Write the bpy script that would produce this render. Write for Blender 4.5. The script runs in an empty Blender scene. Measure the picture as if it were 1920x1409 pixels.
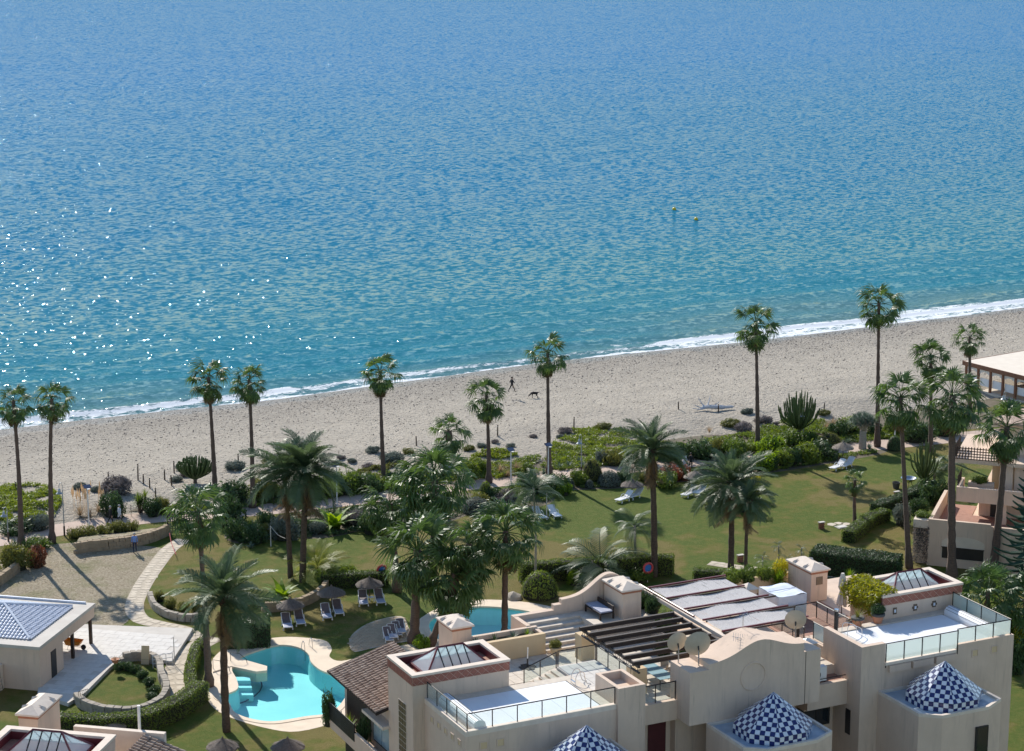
import bpy, bmesh, math, random
import numpy as np
from mathutils import Vector, Matrix
R = math.radians
rng = random.Random(7)
SC = bpy.context.scene
COL = SC.collection

# ---------------------------------------------------------------- camera, sky, sun, exposure
F_PX, PITCH, CAM_H, YAW = 4100.0, R(13.03), 58.0, R(26)
CAM = Vector((-118*math.sin(YAW), -118*math.cos(YAW), CAM_H))
cd = bpy.data.cameras.new('camera'); co = bpy.data.objects.new('camera', cd); COL.objects.link(co)
cd.sensor_width = 36; cd.lens = 36*F_PX/1920; cd.clip_start = 1; cd.clip_end = 30000
co.location = CAM; co.rotation_euler = (math.pi/2-PITCH, 0, -YAW); SC.camera = co
SUN_EL, SUN_AZ = R(33), R(0.6)          # sun stands over the sea, along +Y
w = bpy.data.worlds.new('World'); SC.world = w; w.use_nodes = True
nt = w.node_tree; nt.nodes.clear()
sk = nt.nodes.new('ShaderNodeTexSky'); sk.sky_type = 'NISHITA'; sk.sun_disc = False
sk.sun_elevation = SUN_EL; sk.sun_rotation = SUN_AZ; sk.air_density = 1.0; sk.dust_density = 0.0; sk.ozone_density = 1.6
bg = nt.nodes.new('ShaderNodeBackground'); bg.inputs[1].default_value = 0.125
wo = nt.nodes.new('ShaderNodeOutputWorld')
nt.links.new(sk.outputs[0], bg.inputs[0]); nt.links.new(bg.outputs[0], wo.inputs[0])
sl = bpy.data.lights.new('sun', 'SUN'); sl.energy = 4.6; sl.angle = R(0.53); sl.color = (1.0, 0.94, 0.85)
so = bpy.data.objects.new('sun', sl); COL.objects.link(so)
sd = Vector((math.sin(SUN_AZ)*math.cos(SUN_EL), math.cos(SUN_AZ)*math.cos(SUN_EL), math.sin(SUN_EL)))
so.rotation_euler = sd.to_track_quat('Z', 'Y').to_euler(); so.location = (0, 0, 120)
SC.view_settings.view_transform = 'Standard'; SC.view_settings.look = 'None'
SC.view_settings.exposure = 0.48; SC.view_settings.gamma = 1

# ---------------------------------------------------------------- surveying helpers: photo pixel + height -> place
_c, _s = math.cos(PITCH), math.sin(PITCH); _cy, _sy = math.cos(YAW), math.sin(YAW)
def ray(u, v):
    a = (u-960)/F_PX; b = (v-704.5)/F_PX
    y = _c-b*_s; z = -_s-b*_c
    return Vector((a*_cy+y*_sy, -a*_sy+y*_cy, z))
def at(u, v, z=0.0):
    d = ray(u, v); return CAM+d*((z-CAM_H)/d.z)
def above(base, u, v):
    """point over (near) base, in the upright plane through it facing the camera, seen at pixel u, v"""
    n = Vector((_sy, _cy, 0)); d = ray(u, v)
    t = (base-CAM).dot(n)/d.dot(n); return CAM+d*t
def px2m(p, npx):
    """length in metres of npx photo pixels at place p"""
    n = Vector((_sy*_c, _cy*_c, -_s)); return npx*(p-CAM).dot(n)/F_PX

# ---------------------------------------------------------------- materials
MATS = {}
def nd(t, k, **kw):
    n = t.nodes.new(k)
    for a, b in kw.items(): setattr(n, a, b)
    return n
def noise(t, scale, detail=3, rough=.55, dist=0.0, coord=None, stretch=None):
    if coord is None:
        g = nd(t, 'ShaderNodeNewGeometry'); coord = g.outputs['Position']
    if stretch:
        m = nd(t, 'ShaderNodeMapping'); m.inputs['Scale'].default_value = stretch
        t.links.new(coord, m.inputs['Vector']); coord = m.outputs[0]
    n = nd(t, 'ShaderNodeTexNoise'); n.inputs['Scale'].default_value = scale; n.inputs['Detail'].default_value = detail
    n.inputs['Roughness'].default_value = rough; n.inputs['Distortion'].default_value = dist
    t.links.new(coord, n.inputs['Vector']); return n.outputs['Fac']
def ramp(t, fac, stops):
    r = nd(t, 'ShaderNodeValToRGB'); e = r.color_ramp.elements
    while len(e) < len(stops): e.new(.5)
    for i, (p, c) in enumerate(stops): e[i].position = p; e[i].color = (*c, 1) if len(c) == 3 else c
    t.links.new(fac, r.inputs[0]); return r.outputs[0]
def mixc(t, fac, a, b, mode='MIX'):
    m = nd(t, 'ShaderNodeMix', data_type='RGBA', blend_type=mode)
    for sock, val in ((m.inputs[0], fac), (m.inputs[6], a), (m.inputs[7], b)):
        if hasattr(val, 'node'): t.links.new(val, sock)
        elif isinstance(val, (int, float)): sock.default_value = val
        else: sock.default_value = (*val, 1)
    return m.outputs[2]
def math_(t, op, a, b=None, clamp=False):
    m = nd(t, 'ShaderNodeMath', operation=op, use_clamp=clamp)
    for i, val in enumerate((a, b)):
        if val is None: continue
        if hasattr(val, 'node'): t.links.new(val, m.inputs[i])
        else: m.inputs[i].default_value = val
    return m.outputs[0]
def bump(t, h, strength, dist):
    b = nd(t, 'ShaderNodeBump'); b.inputs['Strength'].default_value = strength; b.inputs['Distance'].default_value = dist
    t.links.new(h, b.inputs['Height']); return b.outputs[0]
def newmat(name):
    m = bpy.data.materials.new(name); m.use_nodes = True; t = m.node_tree
    MATS[name] = m; return m, t, t.nodes['Principled BSDF']
def simple(name, col, rough=.7, col2=None, scale=2.0, bumps=0.0, bscale=20.0, metal=0.0, spec=.5, stretch=None, stain=None, coat=0):
    m, t, p = newmat(name)
    p.inputs['Roughness'].default_value = rough; p.inputs['Metallic'].default_value = metal
    p.inputs['Specular IOR Level'].default_value = spec
    if coat: p.inputs['Coat Weight'].default_value = coat
    c2 = col2 or tuple(min(1, x*.8) for x in col)
    f = noise(t, scale, 5, .6, stretch=stretch)
    c = ramp(t, f, [(.3, c2), (.7, col)])
    if stain:
        f2 = noise(t, stain[1], 6, .7, .5, stretch=(1, 1, .18)); k = ramp(t, f2, [(.50, (0, 0, 0)), (.72, (1, 1, 1))])
        c = mixc(t, math_(t, 'MULTIPLY', k, stain[2]), c, stain[0])
        f3 = noise(t, 5.5, 4, .6, .2, stretch=(1, 1, .05)); k3 = ramp(t, f3, [(.57, (0, 0, 0)), (.70, (1, 1, 1))]); f4 = noise(t, .35, 3); k4 = ramp(t, f4, [(.45, (0, 0, 0)), (.62, (1, 1, 1))])
        c = mixc(t, math_(t, 'MULTIPLY', math_(t, 'MULTIPLY', k3, k4), .55), c, (.33, .25, .19))
    t.links.new(c, p.inputs['Base Color'])
    if bumps: t.links.new(bump(t, noise(t, bscale, 4), bumps, .02), p.inputs['Normal'])
    return m
def leafmat(name, col, col2, trans=.35, rough=.45, spec=.4, tip=None):
    col = tuple(x*1.4 for x in col); col2 = tuple(x*1.45 for x in col2); rough = min(.9, rough+.08); spec *= .8
    m, t, p = newmat(name); out = t.nodes['Material Output']
    oi = nd(t, 'ShaderNodeObjectInfo'); f = noise(t, 1.7, 2)
    g = math_(t, 'ADD', math_(t, 'MULTIPLY', oi.outputs['Random'], .45), math_(t, 'MULTIPLY', f, .6))
    c = ramp(t, g, [(.2, col2), (.75, col)])
    n2 = noise(t, 23, 1); c = mixc(t, math_(t, 'MULTIPLY', n2, .55), c, tuple(x*.45 for x in col2))
    p.inputs['Roughness'].default_value = rough; p.inputs['Specular IOR Level'].default_value = spec
    t.links.new(c, p.inputs['Base Color'])
    tr = nd(t, 'ShaderNodeBsdfTranslucent'); hs = nd(t, 'ShaderNodeHueSaturation'); hs.inputs['Saturation'].default_value = 1.1; hs.inputs['Value'].default_value = 1.7
    hs.inputs['Hue'].default_value = .485
    t.links.new(c, hs.inputs['Color']); t.links.new(hs.outputs[0], tr.inputs[0])
    mx = nd(t, 'ShaderNodeMixShader'); mx.inputs[0].default_value = trans
    t.links.new(p.outputs[0], mx.inputs[1]); t.links.new(tr.outputs[0], mx.inputs[2]); t.links.new(mx.outputs[0], out.inputs[0])
    return m
def M(n): return MATS[n]

simple('plaster', (.68, .525, .405), .9, (.61, .465, .355), .7, .25, 30, stain=((.44, .34, .27), .9, .5))
simple('plaster_light', (.72, .62, .50), .9, (.64, .54, .43), 1.1, .2, 30)
simple('plaster_yellow', (.66, .50, .30), .9, (.60, .44, .26), 1.0, .2, 30)
simple('coping', (.74, .63, .52), .85, (.62, .52, .43), 2.0, .3, 25)
simple('stone_deck', (.66, .58, .48), .85, (.52, .45, .37), 3.0, .2, 12)
simple('white_deck', (.64, .61, .56), .85, (.54, .51, .47), 2.0)
simple('terracotta', (.34, .13, .09), .75, (.25, .09, .062), 3.0, .3, 20)
simple('terracotta_floor', (.38, .20, .14), .8, (.30, .15, .105), 3.0, .2, 10)
simple('grout', (.68, .50, .40), .9)
simple('maroon_frame', (.16, .030, .035), .45)
simple('maroon_panel', (.085, .012, .016), .6)
simple('dark_frame', (.022, .020, .020), .5)
simple('dark_wood', (.045, .028, .020), .65, (.028, .018, .014), 6, .3, 30)
simple('iron', (.03, .027, .025), .55)
simple('white_cover', (.82, .83, .84), .55, (.76, .77, .79), .8)
simple('white_plastic', (.80, .79, .77), .4, (.72, .71, .69), 3)
simple('white_paint', (.80, .79, .76), .55)
simple('grey_sling', (.17, .14, .145), .8, (.13, .105, .11), 8)
simple('steel', (.60, .60, .60), .25, metal=1.0)
simple('lamp_metal', (.42, .45, .47), .45, metal=.4)
simple('dish_beige', (.50, .43, .33), .6, (.42, .36, .28), 2)
simple('reed', (.80, .77, .74), .95, (.55, .52, .50), 9, .8, 40, stretch=(5, 1, 1))
simple('thatch', (.20, .165, .14), .95, (.10, .082, .07), 9, .9, 30)
simple('thatch_light', (.32, .27, .22), .95, (.17, .14, .115), 9, .9, 30)
simple('roof_tile', (.52, .40, .31), .9, (.20, .125, .09), 2.2, .5, 25)
simple('roof_under', (.05, .032, .024), .95)
simple('grey_tile', (.66, .70, .78), .35, (.50, .54, .62), 3)
simple('blue_tile', (.012, .022, .13), .22, (.010, .017, .10), 3, coat=.4)
simple('white_tile', (.72, .74, .78), .22, (.62, .65, .70), 3, coat=.4)
simple('membrane', (.42, .50, .58), .5, (.28, .35, .42), 1.5)
simple('stone_wall', (.40, .30, .19), .95, (.24, .18, .115), 1.6, .9, 5)
simple('stone_grey', (.42, .37, .30), .95, (.26, .225, .18), 1.5, .8, 6)
simple('flagstone', (.62, .54, .42), .9, (.46, .39, .30), 1.2, .5, 8)
simple('brick', (.50, .385, .26), .9, (.40, .30, .20), 2.0, .4, 12)
simple('red_brick', (.40, .18, .10), .9, (.30, .13, .08), 4)
simple('concrete', (.58, .54, .48), .9, (.48, .44, .39), 1.0, .2, 15)
simple('pool_coping', (.74, .62, .47), .85, (.64, .52, .39), 1.0, .2, 12)
simple('wood_post', (.12, .085, .062), .9, (.07, .05, .037), 8)
simple('driftwood', (.60, .60, .62), .9, (.45, .45, .47), 5)
simple('trunk_fan', (.155, .105, .080), .95, (.085, .057, .045), 4, 1.0, 14, stretch=(1, 1, 3))
simple('trunk_date', (.115, .080, .058), .95, (.055, .038, .028), 4, 1.0, 10, stretch=(1, 1, 2))
simple('trunk_smooth', (.36, .32, .27), .9, (.26, .23, .19), 3, .5, 10, stretch=(1, 1, 3))
simple('bark', (.16, .115, .085), .95, (.09, .065, .05), 6, .6, 20)
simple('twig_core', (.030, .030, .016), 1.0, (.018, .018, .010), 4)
simple('soil', (.15, .115, .075), .95, (.075, .065, .035), .9, .8, 4)
simple('pot_terracotta', (.50, .22, .12), .8, (.42, .18, .10), 5)
simple('pot_grey', (.09, .085, .08), .7)
simple('skin', (.52, .30, .21), .6)
simple('hair_dark', (.03, .022, .016), .7)
simple('hair_grey', (.42, .40, .38), .7)
simple('cloth_black', (.016, .016, .018), .85)
simple('cloth_blue', (.17, .29, .62), .8)
simple('cloth_navy', (.018, .025, .06), .85)
simple('cloth_white', (.72, .73, .78), .8)
simple('cloth_pale', (.40, .42, .52), .8)
simple('dog_fur', (.014, .012, .011), .8)
simple('canvas', (.70, .64, .56), .9, (.58, .52, .45), 3)
simple('plastic_sheet', (.80, .82, .86), .18, (.70, .73, .80), 2.5, .8, 4)
simple('yellow_paint', (.75, .55, .03), .4)
simple('orange_paint', (.70, .26, .03), .6)
simple('red_paint', (.55, .06, .06), .5)
simple('blue_paint', (.03, .16, .50), .5)
simple('awning', (.74, .66, .55), .9, (.66, .58, .48), 1.0)
simple('restaurant_wood', (.26, .12, .065), .8, (.19, .085, .05), 2)
leafmat('leaf_fan', (.075, .125, .030), (.038, .075, .024), .30, .38, .6)
leafmat('leaf_date', (.085, .125, .055), (.048, .080, .036), .25, .42, .5)
leafmat('leaf_dead', (.20, .145, .08), (.11, .078, .045), .25, .7, .2)
leafmat('leaf_yellowpalm', (.21, .22, .04), (.11, .14, .025), .35)
leafmat('leaf_hedge', (.125, .17, .028), (.052, .092, .020), .32)
leafmat('leaf_dark', (.050, .090, .030), (.028, .055, .020), .22)
leafmat('leaf_bright', (.16, .24, .025), (.09, .16, .02), .40)
leafmat('leaf_olive', (.145, .150, .035), (.08, .09, .025), .28)
leafmat('leaf_grey', (.145, .165, .135), (.08, .10, .085), .15, .7, .2)
leafmat('leaf_lilac', (.19, .165, .16), (.11, .10, .09), .15, .8, .2)
leafmat('leaf_tan', (.34, .26, .16), (.20, .15, .085), .25, .8, .2)
leafmat('leaf_red', (.20, .075, .035), (.11, .055, .03), .25)
leafmat('leaf_vine', (.30, .27, .025), (.17, .19, .02), .40)
leafmat('leaf_ice', (.17, .215, .028), (.085, .125, .022), .32)
leafmat('leaf_agave', (.12, .16, .12), (.07, .105, .075), .12, .5)
leafmat('cactus', (.085, .120, .035), (.045, .070, .025), .06, .55)
leafmat('leaf_conifer', (.035, .085, .050), (.02, .05, .032), .15)
leafmat('plume', (.62, .52, .36), (.45, .36, .24), .3, .9, .1)

def glassmat(name, tint, refl=.12, rough=.03, opac=.25):
    m, t, p = newmat(name); out = t.nodes['Material Output']
    tr = nd(t, 'ShaderNodeBsdfTransparent'); tr.inputs[0].default_value = (*tint, 1)
    p.inputs['Base Color'].default_value = (*[x*.8 for x in tint], 1); p.inputs['Roughness'].default_value = rough
    lw = nd(t, 'ShaderNodeLayerWeight'); lw.inputs[0].default_value = .5
    k = math_(t, 'ADD', math_(t, 'MULTIPLY', math_(t, 'POWER', lw.outputs['Facing'], 4.0), .8), opac+.04, True)
    mx = nd(t, 'ShaderNodeMixShader'); t.links.new(k, mx.inputs[0])
    t.links.new(tr.outputs[0], mx.inputs[1]); t.links.new(p.outputs[0], mx.inputs[2]); t.links.new(mx.outputs[0], out.inputs[0])
    return m
glassmat('glass_clear', (.90, .94, .93), opac=.03)
glassmat('glass_frost', (.82, .86, .85), rough=.3, opac=.55)
glassmat('glass_sky', (.70, .82, .83), rough=.12, opac=.66)
for _gn, _gc in (('glass_frost', (.30, .33, .32, 1)), ('glass_sky', (.50, .60, .61, 1))):
  _t = MATS[_gn].node_tree; _p = _t.nodes['Principled BSDF']; _a = nd(_t, 'ShaderNodeAddShader'); _tl = nd(_t, 'ShaderNodeBsdfTranslucent'); _tl.inputs[0].default_value = _gc
  _mx = [n for n in _t.nodes if n.type == 'MIX_SHADER'][0]; _t.links.new(_p.outputs[0], _a.inputs[0]); _t.links.new(_tl.outputs[0], _a.inputs[1]); _p.inputs['Base Color'].default_value = (.35, .38, .37, 1); _t.links.new(_a.outputs[0], _mx.inputs[2])
simple('glass_dark', (.02, .025, .03), .06, spec=.8)
simple('glass_table', (.30, .42, .40), .08, spec=.8)
simple('screen_panel', (.02, .03, .07), .15, spec=.8)

# ---------------------------------------------------------------- mesh helpers
class MB:
    def __init__(self): self.v = []; self.f = []; self.m = []
    def add(self, vs, fs, mi=0):
        o = len(self.v); self.v += [tuple(q) for q in vs]; self.f += [tuple(i+o for i in f) for f in fs]; self.m += [mi]*len(fs); return self
    def box(self, a0, a1, b0, b1, z0, z1, mi=0):
        vs = [(a0, b0, z0), (a1, b0, z0), (a1, b1, z0), (a0, b1, z0), (a0, b0, z1), (a1, b0, z1), (a1, b1, z1), (a0, b1, z1)]
        return self.add(vs, [(0, 3, 2, 1), (4, 5, 6, 7), (0, 1, 5, 4), (1, 2, 6, 5), (2, 3, 7, 6), (3, 0, 4, 7)], mi)
    def prism(self, poly, z0, z1, mi=0):
        n = len(poly); z0f = z0 if callable(z0) else (lambda p: z0); z1f = z1 if callable(z1) else (lambda p: z1)
        vs = [(p[0], p[1], z0f(p)) for p in poly]+[(p[0], p[1], z1f(p)) for p in poly]
        fs = [tuple(range(n-1, -1, -1)), tuple(range(n, 2*n))]+[(i, (i+1) % n, n+(i+1) % n, n+i) for i in range(n)]
        return self.add(vs, fs, mi)
    def extrude_b(self, prof, b0, b1, mi=0):
        """profile in (a, z), pushed along b"""
        n = len(prof); vs = [(p[0], b0, p[1]) for p in prof]+[(p[0], b1, p[1]) for p in prof]
        fs = [tuple(range(n)), tuple(range(2*n-1, n-1, -1))]+[(i, n+i, n+(i+1) % n, (i+1) % n) for i in range(n)]
        return self.add(vs, fs, mi)
    def tube(self, path, rad, n=6, mi=0, cap=True):
        path = [Vector(p) for p in path]; rs = rad if isinstance(rad, (list, tuple)) else [rad]*len(path)
        vs = []; fs = []; prev = None
        for i, p in enumerate(path):
            d = (path[min(i+1, len(path)-1)]-path[max(i-1, 0)]).normalized()
            ref = Vector((0, 0, 1)) if abs(d.z) < .95 else Vector((1, 0, 0))
            if prev is not None: ref = prev
            x = (ref-d*ref.dot(d)).normalized(); y = d.cross(x); prev = x
            for k in range(n):
                t = 2*math.pi*k/n; vs.append(p+x*(math.cos(t)*rs[i])+y*(math.sin(t)*rs[i]))
        for i in range(len(path)-1):
            for k in range(n):
                a = i*n+k; b = i*n+(k+1) % n; fs.append((a, b, b+n, a+n))
        if cap: fs += [tuple(range(n-1, -1, -1)), tuple(range((len(path)-1)*n, len(path)*n))]
        return self.add(vs, fs, mi)
    def lathe(self, prof, c=(0, 0, 0), n=16, mi=0):
        vs = []; fs = []
        for r, z in prof:
            for k in range(n):
                t = 2*math.pi*k/n; vs.append((c[0]+r*math.cos(t), c[1]+r*math.sin(t), c[2]+z))
        for i in range(len(prof)-1):
            for k in range(n):
                a = i*n+k; b = i*n+(k+1) % n; fs.append((a, b, b+n, a+n))
        fs += [tuple(range(n-1, -1, -1)), tuple(range((len(prof)-1)*n, len(prof)*n))]
        return self.add(vs, fs, mi)
    def mesh(self, name, mats, smooth=False):
        me = bpy.data.meshes.new(name); me.from_pydata(self.v, [], self.f)
        for m in (mats if isinstance(mats, (list, tuple)) else [mats]): me.materials.append(M(m) if isinstance(m, str) else m)
        if any(self.m): me.polygons.foreach_set('material_index', self.m)
        if smooth: me.polygons.foreach_set('use_smooth', [True]*len(self.f))
        me.update(); return me
    def build(self, name, mats, parent=None, smooth=False, **tags):
        return link(name, self.mesh(name, mats, smooth), parent, **tags)
def link(name, me, parent=None, mw=None, **tags):
    o = bpy.data.objects.new(name, me); COL.objects.link(o)
    if parent is not None: o.parent = parent
    if mw is not None: o.matrix_basis = mw
    for k, val in tags.items():
        if val is not None: o[k] = val
    return o
def thing(name, label, category, loc=(0, 0, 0), rz=0.0, group=None):
    o = bpy.data.objects.new(name, None); COL.objects.link(o); o.empty_display_size = .2
    o.location = loc; o.rotation_euler = (0, 0, rz); o['label'] = label; o['category'] = category
    if group: o['group'] = group
    return o
def copy_tree(src, parent=None):
    c = src.copy(); COL.objects.link(c); c.parent = parent
    for ch in src.children: copy_tree(ch, c)
    return c
def dup(src, loc, rz, label=None, group=None, scale=None):
    c = copy_tree(src); c.location = loc; c.rotation_euler = (0, 0, rz)
    if label: c['label'] = label
    if group: c['group'] = group
    if scale: c.scale = (scale,)*3
    return c
def structure(name, mb, mats, **kw):
    return mb.build(name, mats, kind='structure', **kw)
def smooth_poly(pts, n=6):
    """closed Catmull-Rom curve through 2-D points"""
    out = []; N = len(pts)
    for i in range(N):
        p0, p1, p2, p3 = [Vector(pts[(i+k-1) % N][:2]) for k in range(4)]
        for j in range(n):
            t = j/n
            out.append(.5*((2*p1)+(-p0+p2)*t+(2*p0-5*p1+4*p2-p3)*t*t+(-p0+3*p1-3*p2+p3)*t**3))
    return [(q.x, q.y) for q in out]
def smooth_line(pts, n=6):
    out = []; N = len(pts)
    for i in range(N-1):
        p0, p1, p2, p3 = [Vector(pts[max(0, min(N-1, i+k-1))]) for k in range(4)]
        for j in range(n):
            t = j/n
            out.append(.5*((2*p1)+(-p0+p2)*t+(2*p0-5*p1+4*p2-p3)*t*t+(-p0+3*p1-3*p2+p3)*t**3))
    out.append(Vector(pts[-1])); return out
def sheet(name, poly, z, mats, **kw):
    """flat ground sheet from a 2-D outline (triangulated)"""
    bm = bmesh.new(); vs = [bm.verts.new((p[0], p[1], z)) for p in poly]; f = bm.faces.new(vs)
    bm.normal_update()
    if f.normal.z < 0: bmesh.ops.reverse_faces(bm, faces=[f])
    bmesh.ops.triangulate(bm, faces=bm.faces[:])
    me = bpy.data.meshes.new(name); bm.to_mesh(me); bm.free(); me.materials.append(M(mats))
    return link(name, me, kind='structure', **kw)
def pxpoly(pts, z=0): return [tuple(at(u, v, z)[:2]) for u, v in pts]
def strip(line, width, z0=0.0, z1=.004):
    """outline of a band of given width round a 2-D line"""
    L_ = []; R_ = []
    for i, p in enumerate(line):
        d = (Vector(line[min(i+1, len(line)-1)][:2])-Vector(line[max(i-1, 0)][:2])).normalized(); nrm = Vector((-d.y, d.x))
        wv = width[i] if isinstance(width, (list, tuple)) else width
        L_.append(Vector(p[:2])+nrm*wv/2); R_.append(Vector(p[:2])-nrm*wv/2)
    return [(q.x, q.y) for q in L_]+[(q.x, q.y) for q in reversed(R_)]
# ---------------------------------------------------------------- ground materials
def groundmats():
    m, t, p = newmat('lawn'); p.inputs['Roughness'].default_value = .9; p.inputs['Specular IOR Level'].default_value = .15
    big = noise(t, .055, 5, .6, .3); mid = noise(t, .5, 4); fine = noise(t, 9, 4, .7); vf = noise(t, 45, 2)
    k = math_(t, 'ADD', math_(t, 'MULTIPLY', math_(t, 'SUBTRACT', big, .5), 1.1), math_(t, 'ADD', math_(t, 'MULTIPLY', math_(t, 'SUBTRACT', mid, .5), .55), .53))
    c = ramp(t, k, [(.47, (.07, .14, .007)), (.51, (.11, .155, .011)), (.55, (.18, .165, .030)), (.60, (.26, .19, .066))])
    c = mixc(t, math_(t, 'MULTIPLY', ramp(t, fine, [(.40, (0, 0, 0)), (.62, (1, 1, 1))]), .55), c, (.085, .105, .018))
    c = mixc(t, math_(t, 'MULTIPLY', ramp(t, noise(t, 1.6, 5, .7), [(.45, (0, 0, 0)), (.65, (1, 1, 1))]), .35), c, (.25, .21, .06))
    c = mixc(t, math_(t, 'MULTIPLY', vf, .35), c, (.30, .30, .09))
    t.links.new(c, p.inputs['Base Color']); t.links.new(bump(t, math_(t, 'ADD', fine, vf), 1.0, .12), p.inputs['Normal'])
    m, t, p = newmat('sand'); p.inputs['Roughness'].default_value = .95; p.inputs['Specular IOR Level'].default_value = .2
    at_ = nd(t, 'ShaderNodeAttribute', attribute_name='inland'); d = at_.outputs['Fac']
    st = (1, 1, 1)
    n1 = noise(t, .35, 5, .65); n2 = noise(t, 2.3, 4, .65); n3 = noise(t, 7, 3, .6)
    c = ramp(t, n1, [(.3, (.44, .39, .32)), (.7, (.54, .48, .395))])
    speck = ramp(t, n2, [(.55, (0, 0, 0)), (.66, (1, 1, 1))])
    c = mixc(t, math_(t, 'MULTIPLY', speck, .6), c, (.25, .215, .175))
    peb = ramp(t, noise(t, 14, 2), [(.5, (0, 0, 0)), (.62, (1, 1, 1))])
    shing = math_(t, 'MULTIPLY', ramp(t, math_(t, 'ADD', d, math_(t, 'MULTIPLY', n1, 6)), [(.0, (0, 0, 0)), (.04, (0, 0, 0)), (.06, (1, 1, 1)), (.30, (.0, .0, .0))]), .55)
    dd = nd(t, 'ShaderNodeMapRange'); dd.inputs[1].default_value = 0; dd.inputs[2].default_value = 40
    t.links.new(math_(t, 'ADD', d, math_(t, 'MULTIPLY', math_(t, 'SUBTRACT', n1, .5), 7)), dd.inputs[0])
    shing = ramp(t, dd.outputs[0], [(.0, (.6,)*3), (.08, (.95,)*3), (.22, (.65,)*3), (.45, (.12,)*3)])
    c = mixc(t, math_(t, 'MULTIPLY', shing, math_(t, 'ADD', math_(t, 'MULTIPLY', peb, .7), .3)), c, (.215, .195, .175))
    wet = ramp(t, dd.outputs[0], [(.0, (1, 1, 1)), (.045, (1, 1, 1)), (.085, (0, 0, 0))])
    c = mixc(t, math_(t, 'MULTIPLY', wet, .75), c, (.17, .145, .115))
    t.links.new(c, p.inputs['Base Color'])
    t.links.new(math_(t, 'SUBTRACT', .95, math_(t, 'MULTIPLY', wet, .6)), p.inputs['Roughness'])
    h = math_(t, 'ADD', math_(t, 'MULTIPLY', n2, 1.0), math_(t, 'MULTIPLY', n3, .45))
    t.links.new(bump(t, h, 1.0, .55), p.inputs['Normal'])
    m, t, p = newmat('dry_grass'); p.inputs['Roughness'].default_value = .95; p.inputs['Specular IOR Level'].default_value = .15
    a = noise(t, .35, 5, .65); b = noise(t, 4.5, 5, .75, 1.0); g = noise(t, .18, 3)
    c = ramp(t, b, [(.32, (.19, .15, .095)), (.5, (.40, .335, .235)), (.68, (.56, .49, .37))])
    c = mixc(t, ramp(t, a, [(.5, (0, 0, 0)), (.7, (.6, .6, .6))]), c, (.16, .18, .055))
    t.links.new(c, p.inputs['Base Color']); t.links.new(bump(t, b, 1.0, .25), p.inputs['Normal'])
    m, t, p = newmat('paving'); p.inputs['Roughness'].default_value = .9
    a = noise(t, .6, 5, .6); b = noise(t, 8, 3)
    c = ramp(t, a, [(.3, (.42, .315, .25)), (.7, (.55, .42, .34))]); c = mixc(t, math_(t, 'MULTIPLY', b, .35), c, (.33, .25, .20))
    t.links.new(c, p.inputs['Base Color']); t.links.new(bump(t, b, .3, .02), p.inputs['Normal'])
    m, t, p = newmat('pool_tile'); p.inputs['Roughness'].default_value = .5
    a = noise(t, .5, 3); c = ramp(t, a, [(.3, (.31, .66, .66)), (.7, (.37, .72, .71))]); t.links.new(c, p.inputs['Base Color'])
    m, t, p = newmat('pool_water'); out = t.nodes['Material Output']
    tr = nd(t, 'ShaderNodeBsdfTransparent'); tr.inputs[0].default_value = (.70, .95, .97, 1)
    gl = nd(t, 'ShaderNodeBsdfGlossy'); gl.inputs['Roughness'].default_value = .04
    nb = bump(t, noise(t, 2.2, 3), .25, .05); t.links.new(nb, gl.inputs['Normal'])
    lw = nd(t, 'ShaderNodeLayerWeight'); lw.inputs[0].default_value = .5; t.links.new(nb, lw.inputs['Normal'])
    mx = nd(t, 'ShaderNodeMixShader'); t.links.new(math_(t, 'ADD', math_(t, 'MULTIPLY', math_(t, 'POWER', lw.outputs['Facing'], 5.0), .5), .02, True), mx.inputs[0]); t.links.new(tr.outputs[0], mx.inputs[1]); t.links.new(gl.outputs[0], mx.inputs[2])
    t.links.new(mx.outputs[0], out.inputs[0])
    m, t, p = newmat('sea')
    p.inputs['IOR'].default_value = 1.33; p.inputs['Roughness'].default_value = .06; p.inputs['Specular IOR Level'].default_value = .13
    dist = nd(t, 'ShaderNodeAttribute', attribute_name='offshore').outputs['Fac']
    mr = nd(t, 'ShaderNodeMapRange'); mr.inputs[1].default_value = 0; mr.inputs[2].default_value = 400; t.links.new(dist, mr.inputs[0])
    big = noise(t, .02, 4, .6, stretch=(.35, 1, 1))
    c = ramp(t, math_(t, 'ADD', mr.outputs[0], math_(t, 'MULTIPLY', math_(t, 'SUBTRACT', big, .5), .25)), [(.0, (.085, .17, .175)), (.05, (.022, .155, .205)), (.3, (.007, .13, .24)), (1, (.007, .13, .30))])
    fo = nd(t, 'ShaderNodeAttribute', attribute_name='foam').outputs['Fac']
    fn = noise(t, 1.3, 6, .7, 1.2, stretch=(.55, 1, 1)); fk = math_(t, 'ADD', fo, math_(t, 'MULTIPLY', math_(t, 'SUBTRACT', fn, .5), 1.7))
    fk = ramp(t, fk, [(.50, (0, 0, 0)), (.72, (1, 1, 1))])
    t.links.new(mixc(t, fk, c, (.80, .82, .83)), p.inputs['Base Color'])
    t.links.new(math_(t, 'ADD', .06, math_(t, 'MULTIPLY', fk, .6)), p.inputs['Roughness'])
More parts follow.
